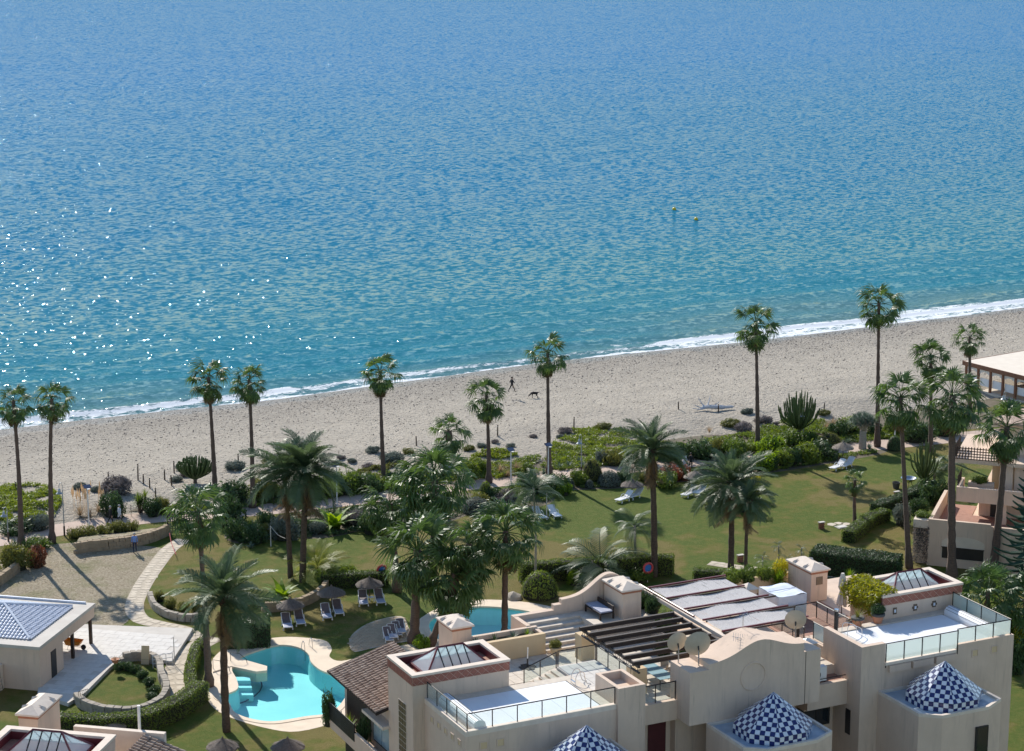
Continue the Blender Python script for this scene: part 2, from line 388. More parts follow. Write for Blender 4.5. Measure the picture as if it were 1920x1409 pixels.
    def slope(scale, amp, detail, st):
        g = nd(t, 'ShaderNodeNewGeometry'); mp = nd(t, 'ShaderNodeMapping'); mp.inputs['Scale'].default_value = st; t.links.new(g.outputs['Position'], mp.inputs['Vector'])
        n = nd(t, 'ShaderNodeTexNoise'); n.inputs['Scale'].default_value = scale; n.inputs['Detail'].default_value = detail; n.inputs['Roughness'].default_value = .6; t.links.new(mp.outputs[0], n.inputs['Vector'])
        v1 = nd(t, 'ShaderNodeVectorMath', operation='SUBTRACT'); v1.inputs[1].default_value = (.5, .5, .5); t.links.new(n.outputs['Color'], v1.inputs[0])
        v2 = nd(t, 'ShaderNodeVectorMath', operation='MULTIPLY'); v2.inputs[1].default_value = (amp*1.25, amp, 0); t.links.new(v1.outputs[0], v2.inputs[0]); return v2.outputs[0]
    acc = nd(t, 'ShaderNodeNewGeometry').outputs['Normal']
    for sc_, am, de, st in ((.10, .10, 2, (.4, 1, 1)), (.42, .22, 3, (.5, 1, 1)), (1.3, 1.55, 2, (.7, 1, 1))):
        ad = nd(t, 'ShaderNodeVectorMath', operation='ADD'); t.links.new(acc, ad.inputs[0]); t.links.new(slope(sc_, am, de, st), ad.inputs[1]); acc = ad.outputs[0]
    nz = nd(t, 'ShaderNodeVectorMath', operation='NORMALIZE'); t.links.new(acc, nz.inputs[0]); out = t.nodes['Material Output']
    p.inputs['Specular IOR Level'].default_value = 0.0; p.inputs['Roughness'].default_value = 1.0
    for l_ in list(p.inputs['Roughness'].links): t.links.remove(l_)
    gl = nd(t, 'ShaderNodeBsdfGlossy'); gl.inputs['Roughness'].default_value = .05; gl.inputs['Color'].default_value = (.80, .92, 1, 1); t.links.new(nz.outputs[0], gl.inputs['Normal'])
    lw = nd(t, 'ShaderNodeLayerWeight'); lw.inputs[0].default_value = .5; t.links.new(nz.outputs[0], lw.inputs['Normal'])
    k = math_(t, 'ADD', math_(t, 'MULTIPLY', math_(t, 'POWER', lw.outputs['Facing'], 4.0), .165), .018); k = math_(t, 'MULTIPLY', k, math_(t, 'SUBTRACT', 1.0, math_(t, 'MULTIPLY', fk, .9)))
    mx = nd(t, 'ShaderNodeMixShader'); t.links.new(k, mx.inputs[0]); t.links.new(p.outputs[0], mx.inputs[1]); t.links.new(gl.outputs[0], mx.inputs[2]); t.links.new(mx.outputs[0], out.inputs[0])
groundmats()
from mathutils import noise as mnoise
def N2(x, y, s=1.0, o=0.0): return mnoise.noise((x*s, y*s, o))

# ---------------------------------------------------------------- shore, sea, beach, ground
SHORE = [tuple(at(u, v, -1.5)[:2]) for u, v in ((0, 808), (240, 781), (480, 755), (750, 717), (1100, 672), (1400, 641), (1650, 610), (1920, 577))]
def shore_b(a):
    if a <= SHORE[0][0]: return SHORE[0][1]
    if a >= SHORE[-1][0]: return SHORE[-1][1]
    for (a0, b0), (a1, b1) in zip(SHORE, SHORE[1:]):
        if a0 <= a <= a1: return b0+(b1-b0)*(a-a0)/(a1-a0)
SEA_Z = -1.5
def beach_z(a, b):
    d = shore_b(a)-b
    z = SEA_Z+.05*d if d < 29 else -.05
    if d < 0: z = SEA_Z+.07*d
    if d > 24:
        k = min(1, (d-24)/10); z += k*(.28+.42*max(0, N2(a, b, .16, 3)+.25)+.12*N2(a, b, .6, 5))
    if d > 39: z -= (d-39)*.11
    if 0 < d < 26: z += .05*N2(a, b, .35, 1)
    return z
def grid_mesh(name, cols, rows, fn, mat, attrs=()):
    nc, nr = len(cols), len(rows); vs = []; av = {k: [] for k in attrs}
    for r in rows:
        for a in cols:
            v, ex = fn(a, r); vs.append(v)
            for k in attrs: av[k].append(ex[k])
    fs = [(j*nc+i, j*nc+i+1, (j+1)*nc+i+1, (j+1)*nc+i) for j in range(nr-1) for i in range(nc-1)]
    me = bpy.data.meshes.new(name); me.from_pydata(vs, [], fs)
    for k in attrs:
        A = me.attributes.new(k, 'FLOAT', 'POINT'); A.data.foreach_set('value', av[k])
    me.polygons.foreach_set('use_smooth', [True]*len(fs)); me.materials.append(M(mat))
    me.update()
    if me.polygons[0].normal.z < 0: me.flip_normals()
    return me
far = [-9000, -3000, -1200, -500, -250]
cols = far+[x for x in np.arange(-130, 0, 4)]+[x for x in np.arange(0, 170, .9)]+[x for x in np.arange(170, 330, 5)]+[500, 900, 2000, 5000, 9000]
cols = [float(x) for x in cols]
rows = [float(x) for x in list(np.arange(4, -9, -.4))+list(np.arange(-9, -60, -1.3))]
x = -60.0
while x > -12000: rows.append(x); x *= 1.16
def seafn(a, d):
    b = shore_b(a)-d; z = SEA_Z; off = -d
    near = math.exp(-((off-12)/22)**2) if off > 0 else .3
    z += near*.10*math.sin(off*.9+2.5*N2(a, b, .05))
    c1 = 3.6+1.8*N2(a, 0, .035, 2)+.5*N2(a, 0, .2, 4); gate = max(0, min(1, .6+1.3*N2(a, 0, .022, 8)+(.45 if a > 85 else 0)+(.4 if a < 35 else 0)))
    z += .42*gate*math.exp(-((off-c1)/.9)**2) if off > 0 else 0
    foam = .0
    foam = max(foam, .85*math.exp(-((off-.2+.7*N2(a, 0, .12, 6))/.75)**2))
    foam = max(foam, (.38+.6*gate)*math.exp(-((off-(c1-.9))/1.1)**2))
    foam = max(foam, (.20+.42*gate)*(1 if -.5 < off < c1 else 0))
    if a > 80: foam = max(foam, (.30+.45*max(0, N2(a, off, .09, 12)+.35))*(1 if 0 < off < 6.2 else 0))
    return (a, b, z), {'foam': foam, 'offshore': max(0.0, off)}
link('sea', grid_mesh('sea', cols, rows, seafn, 'sea', ('foam', 'offshore')), kind='structure')
bcols = [float(x) for x in far+list(np.arange(-130, -20, 3))+list(np.arange(-20, 160, .75))+list(np.arange(160, 330, 4))+[500, 900, 2000, 5000, 9000]]
brows = [float(x) for x in list(np.arange(47, 22, -.7))+list(np.arange(22, -10, -1.0))+[-14, -20, -40, -90]]
link('beach', grid_mesh('beach', bcols, brows, lambda a, d: ((a, shore_b(a)-d, beach_z(a, shore_b(a)-d)), {'inland': max(0.0, d)}), 'sand', ('inland',)), kind='structure')
def pebbles():
    mb = MB(); r = random.Random(3)
    for i in range(9000):
        a = r.uniform(-8, 150); sb = shore_b(a); d = r.expovariate(1/9.0)+1.2 if i % 3 else r.uniform(2, 36)
        if d > 38: continue
        b = sb-d; s = r.uniform(.035, .09)*(1.5 if r.random() < .06 else 1); z = beach_z(a, b)
        t = r.random()*6.28; e = r.uniform(.7, 1.6)
        pts = [(a+s*e*math.cos(t+k*1.57), b+s*math.sin(t+k*1.57), z+s*.15) for k in range(4)]+[(a, b, z+s*.8)]
        mb.add(pts, [(0, 1, 4), (1, 2, 4), (2, 3, 4), (3, 0, 4)])
    mb.build('pebbles', 'pebble', kind='stuff', label='small dark stones strewn over the grey sand beach', category='pebbles')
simple('pebble', (.16, .14, .125), .9, (.07, .062, .055), 6)
pebbles()

def px_loop(pts, n=5, z=0): return smooth_poly(pxpoly(pts, z), n)
def z4p(x, y): return 380+x/3.1375, 960+y/3.1375
POOL1 = px_loop([z4p(*q) for q in ((215, 862), (330, 815), (450, 785), (560, 798), (622, 838), (640, 885), (690, 930), (775, 965), (860, 1010), (850, 1080), (760, 1180), (600, 1208), (420, 1236), (290, 1222), (190, 1185), (150, 1125), (95, 1088), (150, 1070), (205, 1040), (196, 985), (170, 925))], 5)
POOL2 = px_loop([(806, 1165), (845, 1145), (900, 1138), (960, 1142), (1002, 1152), (985, 1172), (960, 1200), (900, 1218), (850, 1215), (812, 1192)], 5)
def holed(name, outer, holes, z, mat, **kw):
    bm = bmesh.new(); es = []
    for loop in [outer]+holes:
        vs = [bm.verts.new((p[0], p[1], z)) for p in loop]
        es += [bm.edges.new((vs[i], vs[(i+1) % len(vs)])) for i in range(len(vs))]
    bmesh.ops.triangle_fill(bm, edges=es, use_beauty=True, normal=(0, 0, 1))
    for f in bm.faces:
        if f.normal.z < 0: f.normal_flip()
    me = bpy.data.meshes.new(name); bm.to_mesh(me); bm.free(); me.materials.append(M(mat)); return link(name, me, kind='structure', **kw)
def rect(a0, a1, b0, b1): return [(a0, b0), (a1, b0), (a1, b1), (a0, b1)]
def ccw(loop):
    n = len(loop); return loop if sum(loop[i][0]*loop[(i+1) % n][1]-loop[(i+1) % n][0]*loop[i][1] for i in range(n)) > 0 else loop[::-1]
def inset(loop, d):
    n = len(loop); area = sum(loop[i][0]*loop[(i+1) % n][1]-loop[(i+1) % n][0]*loop[i][1] for i in range(n)); sg = 1 if area > 0 else -1
    out = []
    for i, p in enumerate(loop):
        q = Vector(loop[(i+1) % n])-Vector(loop[i-1]); q.normalize(); nn = Vector((-q.y, q.x))*sg; out.append((p[0]+nn.x*d, p[1]+nn.y*d))
    return out
POOL1 = ccw(POOL1); POOL2 = ccw(POOL2)
ghole = [inset(POOL1, -.05), inset(POOL2, -.05)]
holed('ground', [(-9000, -9000), (9000, -9000), (9000, 86)]+[(a, shore_b(a)-44.5) for a in (330, 170, 140, 110, 80, 50, 20, 0, -40, -130)]+[(-9000, 80)], ghole, -.03, 'soil')
holed('lawn', rect(-75, 110, -60, 82), ghole, 0.0, 'lawn')
def basin(name, loop, depth, label):
    t = thing(name, label, 'pool'); n = len(loop); mb = MB()
    vs = [(p[0], p[1], -.02) for p in loop]+[(p[0], p[1], -depth) for p in inset(loop, .15)]
    mb.add(vs, [(i, (i+1) % n, n+(i+1) % n, n+i) for i in range(n)]+[tuple(range(n, 2*n))]); mb.build('basin', 'pool_tile', t)
    ws = MB(); ws.add([(p[0], p[1], -.10) for p in inset(loop, .01)], [tuple(range(n))]); ws.build('water', 'pool_water', t)
    cp = MB(); o = inset(loop, -.42); i_ = inset(loop, .03)
    cp.add([(p[0], p[1], .05) for p in i_]+[(p[0], p[1], .05) for p in o]+[(p[0], p[1], -.09) for p in i_]+[(p[0], p[1], -.02) for p in o],
           [(k, (k+1) % n, n+(k+1) % n, n+k) for k in range(n)]+[(k, 2*n+k, 2*n+(k+1) % n, (k+1) % n) for k in range(n)]+[(n+k, n+(k+1) % n, 3*n+(k+1) % n, 3*n+k) for k in range(n)])
    cp.build('coping', 'pool_coping', t); return t
P1 = basin('swimming_pool', POOL1, 1.45, 'large free-form turquoise pool with stone jetty beside the tile-roofed house')
P2 = basin('swimming_pool', POOL2, 1.5, 'smaller blue pool half hidden by palms behind the beige roof parapet')
# pool steps and ladder belong to the pool
def pool1_parts():
    for i in range(3):
        q = [z4p(*q) for q in ((165, 945+22*i), (275+8*i, 945+22*i), (281+8*i, 967+22*i), (168, 967+22*i))]
        mb = MB(); mb.prism(pxpoly(q), -1.4, -.35-.27*i); mb.build('step', 'pool_tile', P1)
    sl_ = pxpoly([z4p(*q) for q in ((62, 900), (170, 855), (380, 915), (378, 940), (315, 947), (168, 915), (60, 948))]); mb = MB()
    mb.prism(sl_, -.75, .10); mb.build('jetty', 'pool_coping', P1)
    for k, (x, y) in enumerate(((595, 820), (640, 800))):
        p = at(*z4p(x, y)); mb = MB()
        mb.tube([p+Vector(q) for q in ((0, -.25, -.7), (0, -.25, .25), (0, -.12, .72), (0, .12, .78), (0, .35, .55), (0, .55, .05))], .028, 6); mb.build('ladder_rail', 'steel', P1)
    for (x, y) in ((62, 930), (165, 885)):
        p = at(*z4p(x, y)); mb = MB(); mb.tube([p, p+Vector((0, 0, .8)), p+Vector((.55, -.5, .75)), p+Vector((.95, -.9, .35)), p+Vector((1.0, -.95, -.3))], .025, 6); mb.build('handrail', 'iron', P1)
    hose = [at(*z4p(*q), -1.25) for q in ((190, 1135), (250, 1115), (310, 1080), (345, 1040), (345, 1005), (325, 985))]
    mb = MB(); mb.tube(smooth_line(hose, 5), .05, 5); mb.build('cleaning_hose', 'cloth_navy', P1)
pool1_parts()
DECK1 = px_loop([(392, 1262), (400, 1235), (425, 1215), (470, 1203), (530, 1195), (580, 1197), (612, 1203), (622, 1218), (618, 1232), (640, 1240), (690, 1228), (745, 1213), (790, 1206), (800, 1222), (760, 1245), (720, 1275), (700, 1330), (640, 1352), (560, 1372), (500, 1366), (430, 1345), (395, 1322), (383, 1290)], 4)
holed('pool_deck', DECK1, [inset(POOL1, -.40)], .012, 'pool_coping')
holed('pool_deck', px_loop([(780, 1168), (835, 1135), (900, 1125), (990, 1130), (1060, 1148), (1040, 1175), (980, 1205), (900, 1235), (830, 1230), (790, 1200)], 4), [inset(POOL2, -.40)], .012, 'pool_coping')
# promenade and beds
PROM = [at(u, v) for u, v in ((-160, 1040), (0, 1013), (150, 988), (300, 969), (470, 958), (640, 940), (900, 907), (1090, 887), (1250, 871), (1480, 850), (1690, 831), (1800, 820), (2050, 798))]
PL = smooth_line([(p.x, p.y, 0) for p in PROM], 6)
sheet('promenade', strip(PL, 3.6), .016, 'paving')
def offs(line, d): 
    out = []
    for i, p in enumerate(line):
        q = (Vector(line[min(i+1, len(line)-1)])-Vector(line[max(i-1, 0)])).normalized(); out.append((p[0]-q.y*d, p[1]+q.x*d))
    return out
def band(line, d0, d1, wob=.8, seed=1):
    A = offs(line, d0); B = offs(line, d1); return [(p[0], p[1]) for p in A]+[(p[0]+wob*N2(p[0], p[1], .3, seed), p[1]+wob*N2(p[0], p[1], .3, seed+9)) for p in reversed(B)]
sheet('planting_bed', band(PL, 2.6, 9.0), .006, 'soil')
sheet('planting_bed', px_loop([(455, 985), (560, 962), (690, 948), (860, 922), (900, 950), (820, 985), (700, 990), (660, 1000), (600, 1010), (520, 1010), (450, 1020), (420, 1005)], 4), .006, 'soil')
sheet('planting_bed', px_loop([(880, 935), (960, 915), (1060, 900), (1180, 892), (1320, 880), (1480, 868), (1640, 842), (1650, 852), (1480, 882), (1400, 892), (1300, 902), (1180, 915), (1060, 922), (1030, 945), (960, 960), (890, 962)], 4), .006, 'soil')
sheet('dry_lawn', px_loop([(-30, 1080), (20, 1040), (140, 1018), (315, 1030), (300, 1060), (255, 1115), (240, 1165), (180, 1180), (0, 1170), (-60, 1150)], 4), .008, 'dry_grass')
# flagstone path: separate stones
simple('path_bed', (.50, .43, .33), .95, (.40, .34, .26), 2, .4, 10)
def flag_path(name, line_px, width, cell, mats='flagstone'):
    ln = smooth_line([tuple(at(u, v)) for u, v in line_px], 8)
    base = sheet(name, strip(ln, width), .012, 'path_bed'); base['label'] = name
    r = random.Random(11); fine = [Vector(p) for p in ln]; ln = [fine[0]]
    for p in fine[1:]:
        if (p-ln[-1]).length >= cell*.95: ln.append(p)
    for i in range(len(ln)-1):
        p, q = Vector(ln[i]), Vector(ln[i+1]); seg = (q-p).length; d = (q-p).normalized(); nrm = Vector((-d.y, d.x, 0))
        n = max(1, round(seg/cell)); m_ = max(2, round(width/cell))
        for k in range(n):
            for j in range(m_):
                c = p+d*(seg*(k+.5)/n)+nrm*(width*((j+.5+(.25 if (i+k) % 2 else -.25)*(0 if m_ < 3 else 1))/m_-.5))
                if abs((c-p).dot(nrm)) > width*.47: continue
                w1, w2 = seg/n*.46*r.uniform(.8, 1.1), width/m_*.46*r.uniform(.7, 1.1); jx, jy = r.uniform(-.07, .07), r.uniform(-.07, .07); mb = MB(); poly = []
                for t in range(6):
                    an = t*math.pi/3+r.uniform(-.25, .25); rr = r.uniform(.85, 1.12); poly.append((c.x+(d.x*math.cos(an)*w1+nrm.x*math.sin(an)*w2)*rr*1.05+jx, c.y+(d.y*math.cos(an)*w1+nrm.y*math.sin(an)*w2)*rr*1.05+jy))
                mb.prism(poly, .0, .022+r.uniform(0, .012)); mb.build('stone', mats, base)
    del base['label']; return base
flag_path('garden_path', [(345, 1012), (318, 1030), (292, 1062), (268, 1098), (252, 1135), (262, 1160), (300, 1172), (345, 1182), (372, 1200)], 1.5, .62)
flag_path('garden_path', [(400, 1195), (352, 1225), (330, 1262), (330, 1300), (345, 1325)], 1.9, .8)
flag_path('garden_path', [(1330, 1056), (1400, 1066), (1470, 1070), (1545, 1078), (1600, 1083)], 1.2, .6)
def patio():
    c = at(722, 1188); base = sheet('brick_patio', px_loop([(655, 1200), (672, 1180), (705, 1164), (752, 1156), (765, 1175), (770, 1200), (735, 1208), (690, 1218), (662, 1222)], 4), .014, 'path_bed')
    poly = [Vector(p[:2]+(0,)) for p in px_loop([(657, 1200), (674, 1180), (706, 1165), (750, 1158), (762, 1176), (768, 1199), (735, 1206), (690, 1216), (663, 1220)], 4)]
    def inside(x, y):
        k = False; n = len(poly)
        for i in range(n):
            a, b = poly[i], poly[i-1]
            if (a.y > y) != (b.y > y) and x < (b.x-a.x)*(y-a.y)/(b.y-a.y)+a.x: k = not k
        return k
    me = MB().box(-.22, .22, -.10, .10, 0, .05).mesh('brick', 'brick'); n = 0
    for i in range(-30, 31):
        for j in range(-50, 51):
            x = c.x+i*.47+(.235 if j % 2 else 0); y = c.y+j*.23
            if inside(x, y):
                n += 1
                o = link('brick', me, base); o.location = (x, y, -.015+rng.uniform(0, .012)); o.rotation_euler = (rng.uniform(-.02, .02), rng.uniform(-.02, .02), rng.uniform(-.03, .03))
    return n
patio()
# ---------------------------------------------------------------- vegetation builders
def fan_frond(seed, dead=False):
    r = random.Random(seed); mb = MB()
    pl = .56; n = 19 if not dead else 11
    mb.tube([(0, 0, 0), (pl*.5, 0, .035), (pl, 0, 0)], [.016, .012, .010], 3)
    hub = Vector((pl, 0, 0)); span = R(105) if not dead else R(48)
    for k in range(n):
        th = -span+2*span*(k+.5)/n+r.uniform(-.05, .05)
        ln = .50*(1-.15*abs(th)/span)*r.uniform(.82, 1.12); d = Vector((math.cos(th), math.sin(th), 0)); nn = Vector((-d.y, d.x, 0))
        dr = r.uniform(.06, .26); cup = -.16*(abs(th)/span)**2; w = .023
        b0 = hub+d*.03; m1 = hub+d*ln*.52+Vector((0, 0, cup*.4-.012*(k % 2))); m2 = hub+d*ln*.78+Vector((0, 0, cup*.8-dr*.5)); tip = hub+d*ln*.88+Vector((0, 0, cup-dr*1.5))
        vs = [b0-nn*.006, b0+nn*.006, m1-nn*w+Vector((0, 0, -.012)), m1+nn*w+Vector((0, 0, .012)), m2-nn*w*.55, m2+nn*w*.55, tip]
        mb.add(vs, [(0, 2, 3, 1), (2, 4, 5, 3), (4, 6, 5)])
    return mb.mesh('frond', 'leaf_dead' if dead else 'leaf_fan')
def pinnate_frond(seed, curve, mat, n=46, leaf=.19, vee=.40):
    r = random.Random(seed); mb = MB(); path = []; x = z = 0.0; an = 0.0; N = 12
    for i in range(N+1):
        path.append((x, 0, z)); an = -curve*(i/N)**1.3; x += math.cos(an)/N; z += math.sin(an)/N
    mb.tube(path, [.016*(1-i/(N+2)) for i in range(N+1)], 3)
    def P(s):
        f = s*N; i = min(N-1, int(f)); return Vector(path[i]).lerp(Vector(path[i+1]), f-i), (Vector(path[i+1])-Vector(path[i])).normalized()
    for k in range(n):
        s = .13+.87*(k+.5)/n
        for sd_ in (-1, 1):
            p, t = P(s); up = Vector((-t.z, 0, t.x)); ln = leaf*(.55+.9*math.sin(math.pi*min(1, s*.85+.12)))*r.uniform(.85, 1.1)
            d = (Vector((0, sd_, 0))*.80+t*.62+up*vee*r.uniform(.5, 1.2)).normalized(); e = p+d*ln*.6; tip = p+d*ln+Vector((0, 0, -ln*.30))
            wv = t*(.0075 if n > 30 else .010)
            mb.add([p-wv, p+wv, e+wv*1.1, e-wv*1.1, tip], [(0, 1, 2, 3), (3, 2, 4)])
    return mb.mesh('frond', mat)
FAN = [fan_frond(i) for i in range(5)]; FAND = [fan_frond(50+i, True) for i in range(3)]
DATE = [pinnate_frond(20+i, c, 'leaf_date') for i, c in enumerate((.75, 1.05, 1.35))]
FEATH = [pinnate_frond(40+i, c, 'leaf_yellowpalm', 20, .24, .15) for i, c in enumerate((.9, 1.3))]
FEATHG = [pinnate_frond(60+i, c, 'leaf_date', 20, .24, .1) for i, c in enumerate((.9, 1.4))]
def palm(kind, base, top, size, label, name=None, group=None, seed=0, nf=None, dead=None, trunk_r=None):
    """kind fan / date / feather; size = frond length in metres"""
    r = random.Random(seed*13+5); t = thing(name or {'fan': 'fan_palm', 'date': 'date_palm', 'feather': 'feather_palm', 'yellow': 'feather_palm'}[kind], label, 'palm tree', base, 0, group)
    top = Vector(top)-Vector(base); H = top.length; n = max(5, int(H/.55)); tr = MB(); path = []; rad = []
    r0, r1 = trunk_r or {'fan': (.27, .155), 'date': (.30, .24), 'feather': (.12, .08), 'yellow': (.07, .05)}[kind]
    bend = Vector((r.uniform(-.012, .012), r.uniform(-.012, .012), 0))*H
    for i in range(n+1):
        s = i/n; p = top*s+bend*math.sin(math.pi*s); path.append(p-Vector((0, 0, .1*(1-s)))); k = r0+(r1-r0)*min(1, s*1.5)
        if kind == 'fan' and s < .08: k *= 1.35
        rad.append(k*(1+(.10 if i % 2 else -.05)*(1 if kind != 'feather' else .3)+r.uniform(-.03, .03)))
    tr.tube(path, rad, 8); tr.build('trunk', {'fan': 'trunk_fan', 'date': 'trunk_date', 'feather': 'trunk_smooth', 'yellow': 'bark'}[kind], t, smooth=True)
    if kind == 'date':
        bt = MB()
        for i in range(34):
            an = i*2.4; z = -.75+.7*i/34; bt.tube([top+Vector((math.cos(an)*.2, math.sin(an)*.2, z)), top+Vector((math.cos(an)*.44, math.sin(an)*.44, z+.22))], [.09, .04], 4)
        bt.build('leaf_bases', 'trunk_date', t)
    if nf is None and kind == 'fan': nf = r.randint(27, 40)
    lean = Vector((r.uniform(-1, 1), r.uniform(-1, 1)))*(14 if kind == 'fan' else 6)
    nf = nf or {'fan': 36, 'date': 40, 'feather': 13, 'yellow': 16}[kind]
    lo, hi = {'fan': (-80, 84), 'date': (-14, 85), 'feather': (-25, 72), 'yellow': (5, 78)}[kind]
    for i in range(nf):
        s = (i+.5)/nf; el = R(hi+(lo-hi)*s**(.85 if kind != 'fan' else .78)+r.uniform(-9, 9)); az = i*2.39996+r.uniform(-.35, .35); el += R(lean.x*math.cos(az)+lean.y*math.sin(az)+(r.uniform(-16, 16) if kind == 'fan' else 0))
        me = {'fan': FAN, 'date': DATE, 'feather': FEATHG, 'yellow': FEATH}[kind]; me = r.choice(me if kind != 'date' else (DATE[:2] if el > R(45) else DATE[1:] if el < R(10) else DATE))
        sc = size*r.uniform(.80, 1.12)*(.82 if el > R(62) else 1.0)
        mw = Matrix.Translation(top+Vector((0, 0, -.35*s*(1 if kind != 'yellow' else .2))))@Matrix.Rotation(az, 4, 'Z')@Matrix.Rotation(-el, 4, 'Y')@Matrix.Rotation(r.uniform(-.5, .5), 4, 'X')@Matrix.Scale(sc, 4)
        link('frond', me, t, mw)
    nd_ = dead if dead is not None else {'fan': r.randint(6, 24), 'date': 5, 'feather': 0, 'yellow': 0}[kind]
    for i in range(nd_):
        az = i*2.39996+r.uniform(-.4, .4); el = R(r.uniform(-86, -66)); me = r.choice(FAND) if kind == 'fan' else DATE[2]
        mw = Matrix.Translation(top+Vector((0, 0, -.35-.35*r.random())))@Matrix.Rotation(az, 4, 'Z')@Matrix.Rotation(-el, 4, 'Y')@Matrix.Scale(size*r.uniform(.7, .95), 4)
        o = link('dead_frond', me, t, mw)
        if kind == 'date': o.material_slots[0].link = 'OBJECT'; o.material_slots[0].material = M('leaf_dead')
    return t

def leaf_cards(pts, nrm, size, seed, elong=1.7, jit=.9):
    g = np.random.default_rng(abs(int(seed))); P = np.array(pts, float); n = len(P); Nn = np.array(nrm, float)+g.normal(0, jit, (n, 3)); Nn /= np.linalg.norm(Nn, axis=1)[:, None]+1e-9
    U = np.cross(Nn, g.normal(0, 1, (n, 3))); U /= np.linalg.norm(U, axis=1)[:, None]+1e-9; V = np.cross(Nn, U)
    s = size*g.uniform(.65, 1.3, n)[:, None]; U = U*s*elong; V = V*s*.55
    vs = np.stack([P-U*.5, P+V*.5, P+U*.6, P-V*.5], 1).reshape(-1, 3)
    return vs, [(4*i, 4*i+1, 4*i+2, 4*i+3) for i in range(n)]
def shrub_mesh(seed, kind):
    """unit shrub: radius 1, height 1 (z 0..1). kinds: dome (clipped), loose, spiky"""
    g = np.random.default_rng(seed); r = random.Random(seed); mb = MB()
    if kind == 'dome':
        n = 1500; d = g.normal(0, 1, (n, 3)); d /= np.linalg.norm(d, axis=1)[:, None]; d[:, 2] = np.abs(d[:, 2])*1.0
        low = g.random(n) < .25; d[low, 2] *= .3; d /= np.linalg.norm(d, axis=1)[:, None]
        rr = 1+g.normal(0, .025, n); P = d*rr[:, None]; P[:, 0:2] *= (1-.12*(P[:, 2:3] < .15)); vs, fs = leaf_cards(P, d, .085, seed, 1.5, .6)
        mb.add(vs, fs, 0); cr = .93
    else:
        nb = 11; vs_all = []
        cs = [(0, 0, .55, .52)]
        for i in range(nb):
            an = i*2.4; q = r.uniform(.35, .72); cs.append((math.cos(an)*q, math.sin(an)*q, r.uniform(.22, .66), r.uniform(.24, .38)))
        for (x, y, z, q) in cs:
            n = 150; d = g.normal(0, 1, (n, 3)); d /= np.linalg.norm(d, axis=1)[:, None]; P = np.array([x, y, z])+d*q*(1+g.normal(0, .12, n)+(g.random(n) < .12)*g.uniform(.1, .45, n))[:, None]; P[:, 2] = np.abs(P[:, 2])
            vs, fs = leaf_cards(P, d, .11, seed+int(x*99), 1.9 if kind == 'loose' else 2.8, 1.0); mb.add(vs, fs, 0)
        cr = .55 if kind == 'loose' else .30
    if kind == 'spiky': return mb.mesh('foliage', ['leaf_hedge', 'twig_core'])
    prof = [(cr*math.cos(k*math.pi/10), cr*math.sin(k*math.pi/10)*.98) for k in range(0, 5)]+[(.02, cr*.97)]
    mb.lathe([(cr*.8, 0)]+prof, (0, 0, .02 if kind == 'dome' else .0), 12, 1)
    return mb.mesh('foliage', ['leaf_hedge', 'twig_core'])
SHRUB = {'dome': [shrub_mesh(s, 'dome') for s in (1, 2)], 'loose': [shrub_mesh(s, 'loose') for s in (3, 4, 5)], 'spiky': [shrub_mesh(s, 'spiky') for s in (6, 7)]}
STEM = MB().tube([(0, 0, -.05), (.02, 0, .25), (0, .03, .5)], [.06, .05, .02], 5).mesh('stem', 'bark')
def shrub(kind, leaf, base, rx, h, label, name='shrub', group=None, ry=None, rz=None, category='shrub'):
    base = Vector(base); t = thing(name, label, category, base, rng.uniform(0, 6.28) if rz is None else rz, group)
    o = link('foliage', rng.choice(SHRUB[kind]), t, None, kind='stuff'); o.scale = (rx*rng.uniform(.88, 1.12), (ry or rx)*rng.uniform(.88, 1.12), h*rng.uniform(.92, 1.1)) if kind != 'dome' else (rx, ry or rx, h); o.rotation_euler = (0, 0, 0) if kind == 'dome' else (rng.uniform(-.1, .1), rng.uniform(-.1, .1), 0); o.material_slots[0].link = 'OBJECT'; o.material_slots[0].material = M(leaf)
    s = link('stem', STEM, t); s.scale = (rx, rx, h)
    return t
def rosette_mesh(seed, n, width, up, curl, mat, seg=3, lo=.15):
    """sword leaves from one point, unit length"""
    r = random.Random(seed); mb = MB()
    for i in range(n):
        az = i*2.4+r.uniform(-.3, .3); el = R(up+(lo*90-up)*(i/n)+r.uniform(-8, 8)); ln = r.uniform(.8, 1.05); d = Vector((math.cos(az), math.sin(az), 0)); s_ = Vector((-d.y, d.x, 0)); p = Vector((0, 0, 0)); e = el; prev = None
        for k in range(seg+1):
            wv = width*(1-(k/seg)**1.5)*(.75+.5*math.sin(math.pi*min(1, k/seg+.2))); a, b = p-s_*wv*.5, p+s_*wv*.5
            if k == seg: a = b = p
            if prev:
                mb.add([prev[0], prev[1], b, a], [(0, 1, 2, 3)])
            prev = (a, b); p = p+(d*math.cos(e)+Vector((0, 0, 1))*math.sin(e))*(ln/seg); e -= curl
    return mb.mesh('leaves', mat)
ROS = {'agave': rosette_mesh(1, 26, .16, 80, .12, 'leaf_agave'), 'yucca': rosette_mesh(2, 60, .055, 88, .12, 'leaf_hedge', lo=-.3), 'aloe': rosette_mesh(3, 22, .09, 85, -.1, 'leaf_dark'),
       'banana': rosette_mesh(4, 14, .30, 84, .22, 'leaf_bright', 5, .4), 'grass': rosette_mesh(5, 70, .02, 86, .30, 'leaf_tan', 4, .35), 'spiky': rosette_mesh(6, 40, .07, 86, .05, 'leaf_bright', lo=.1)}
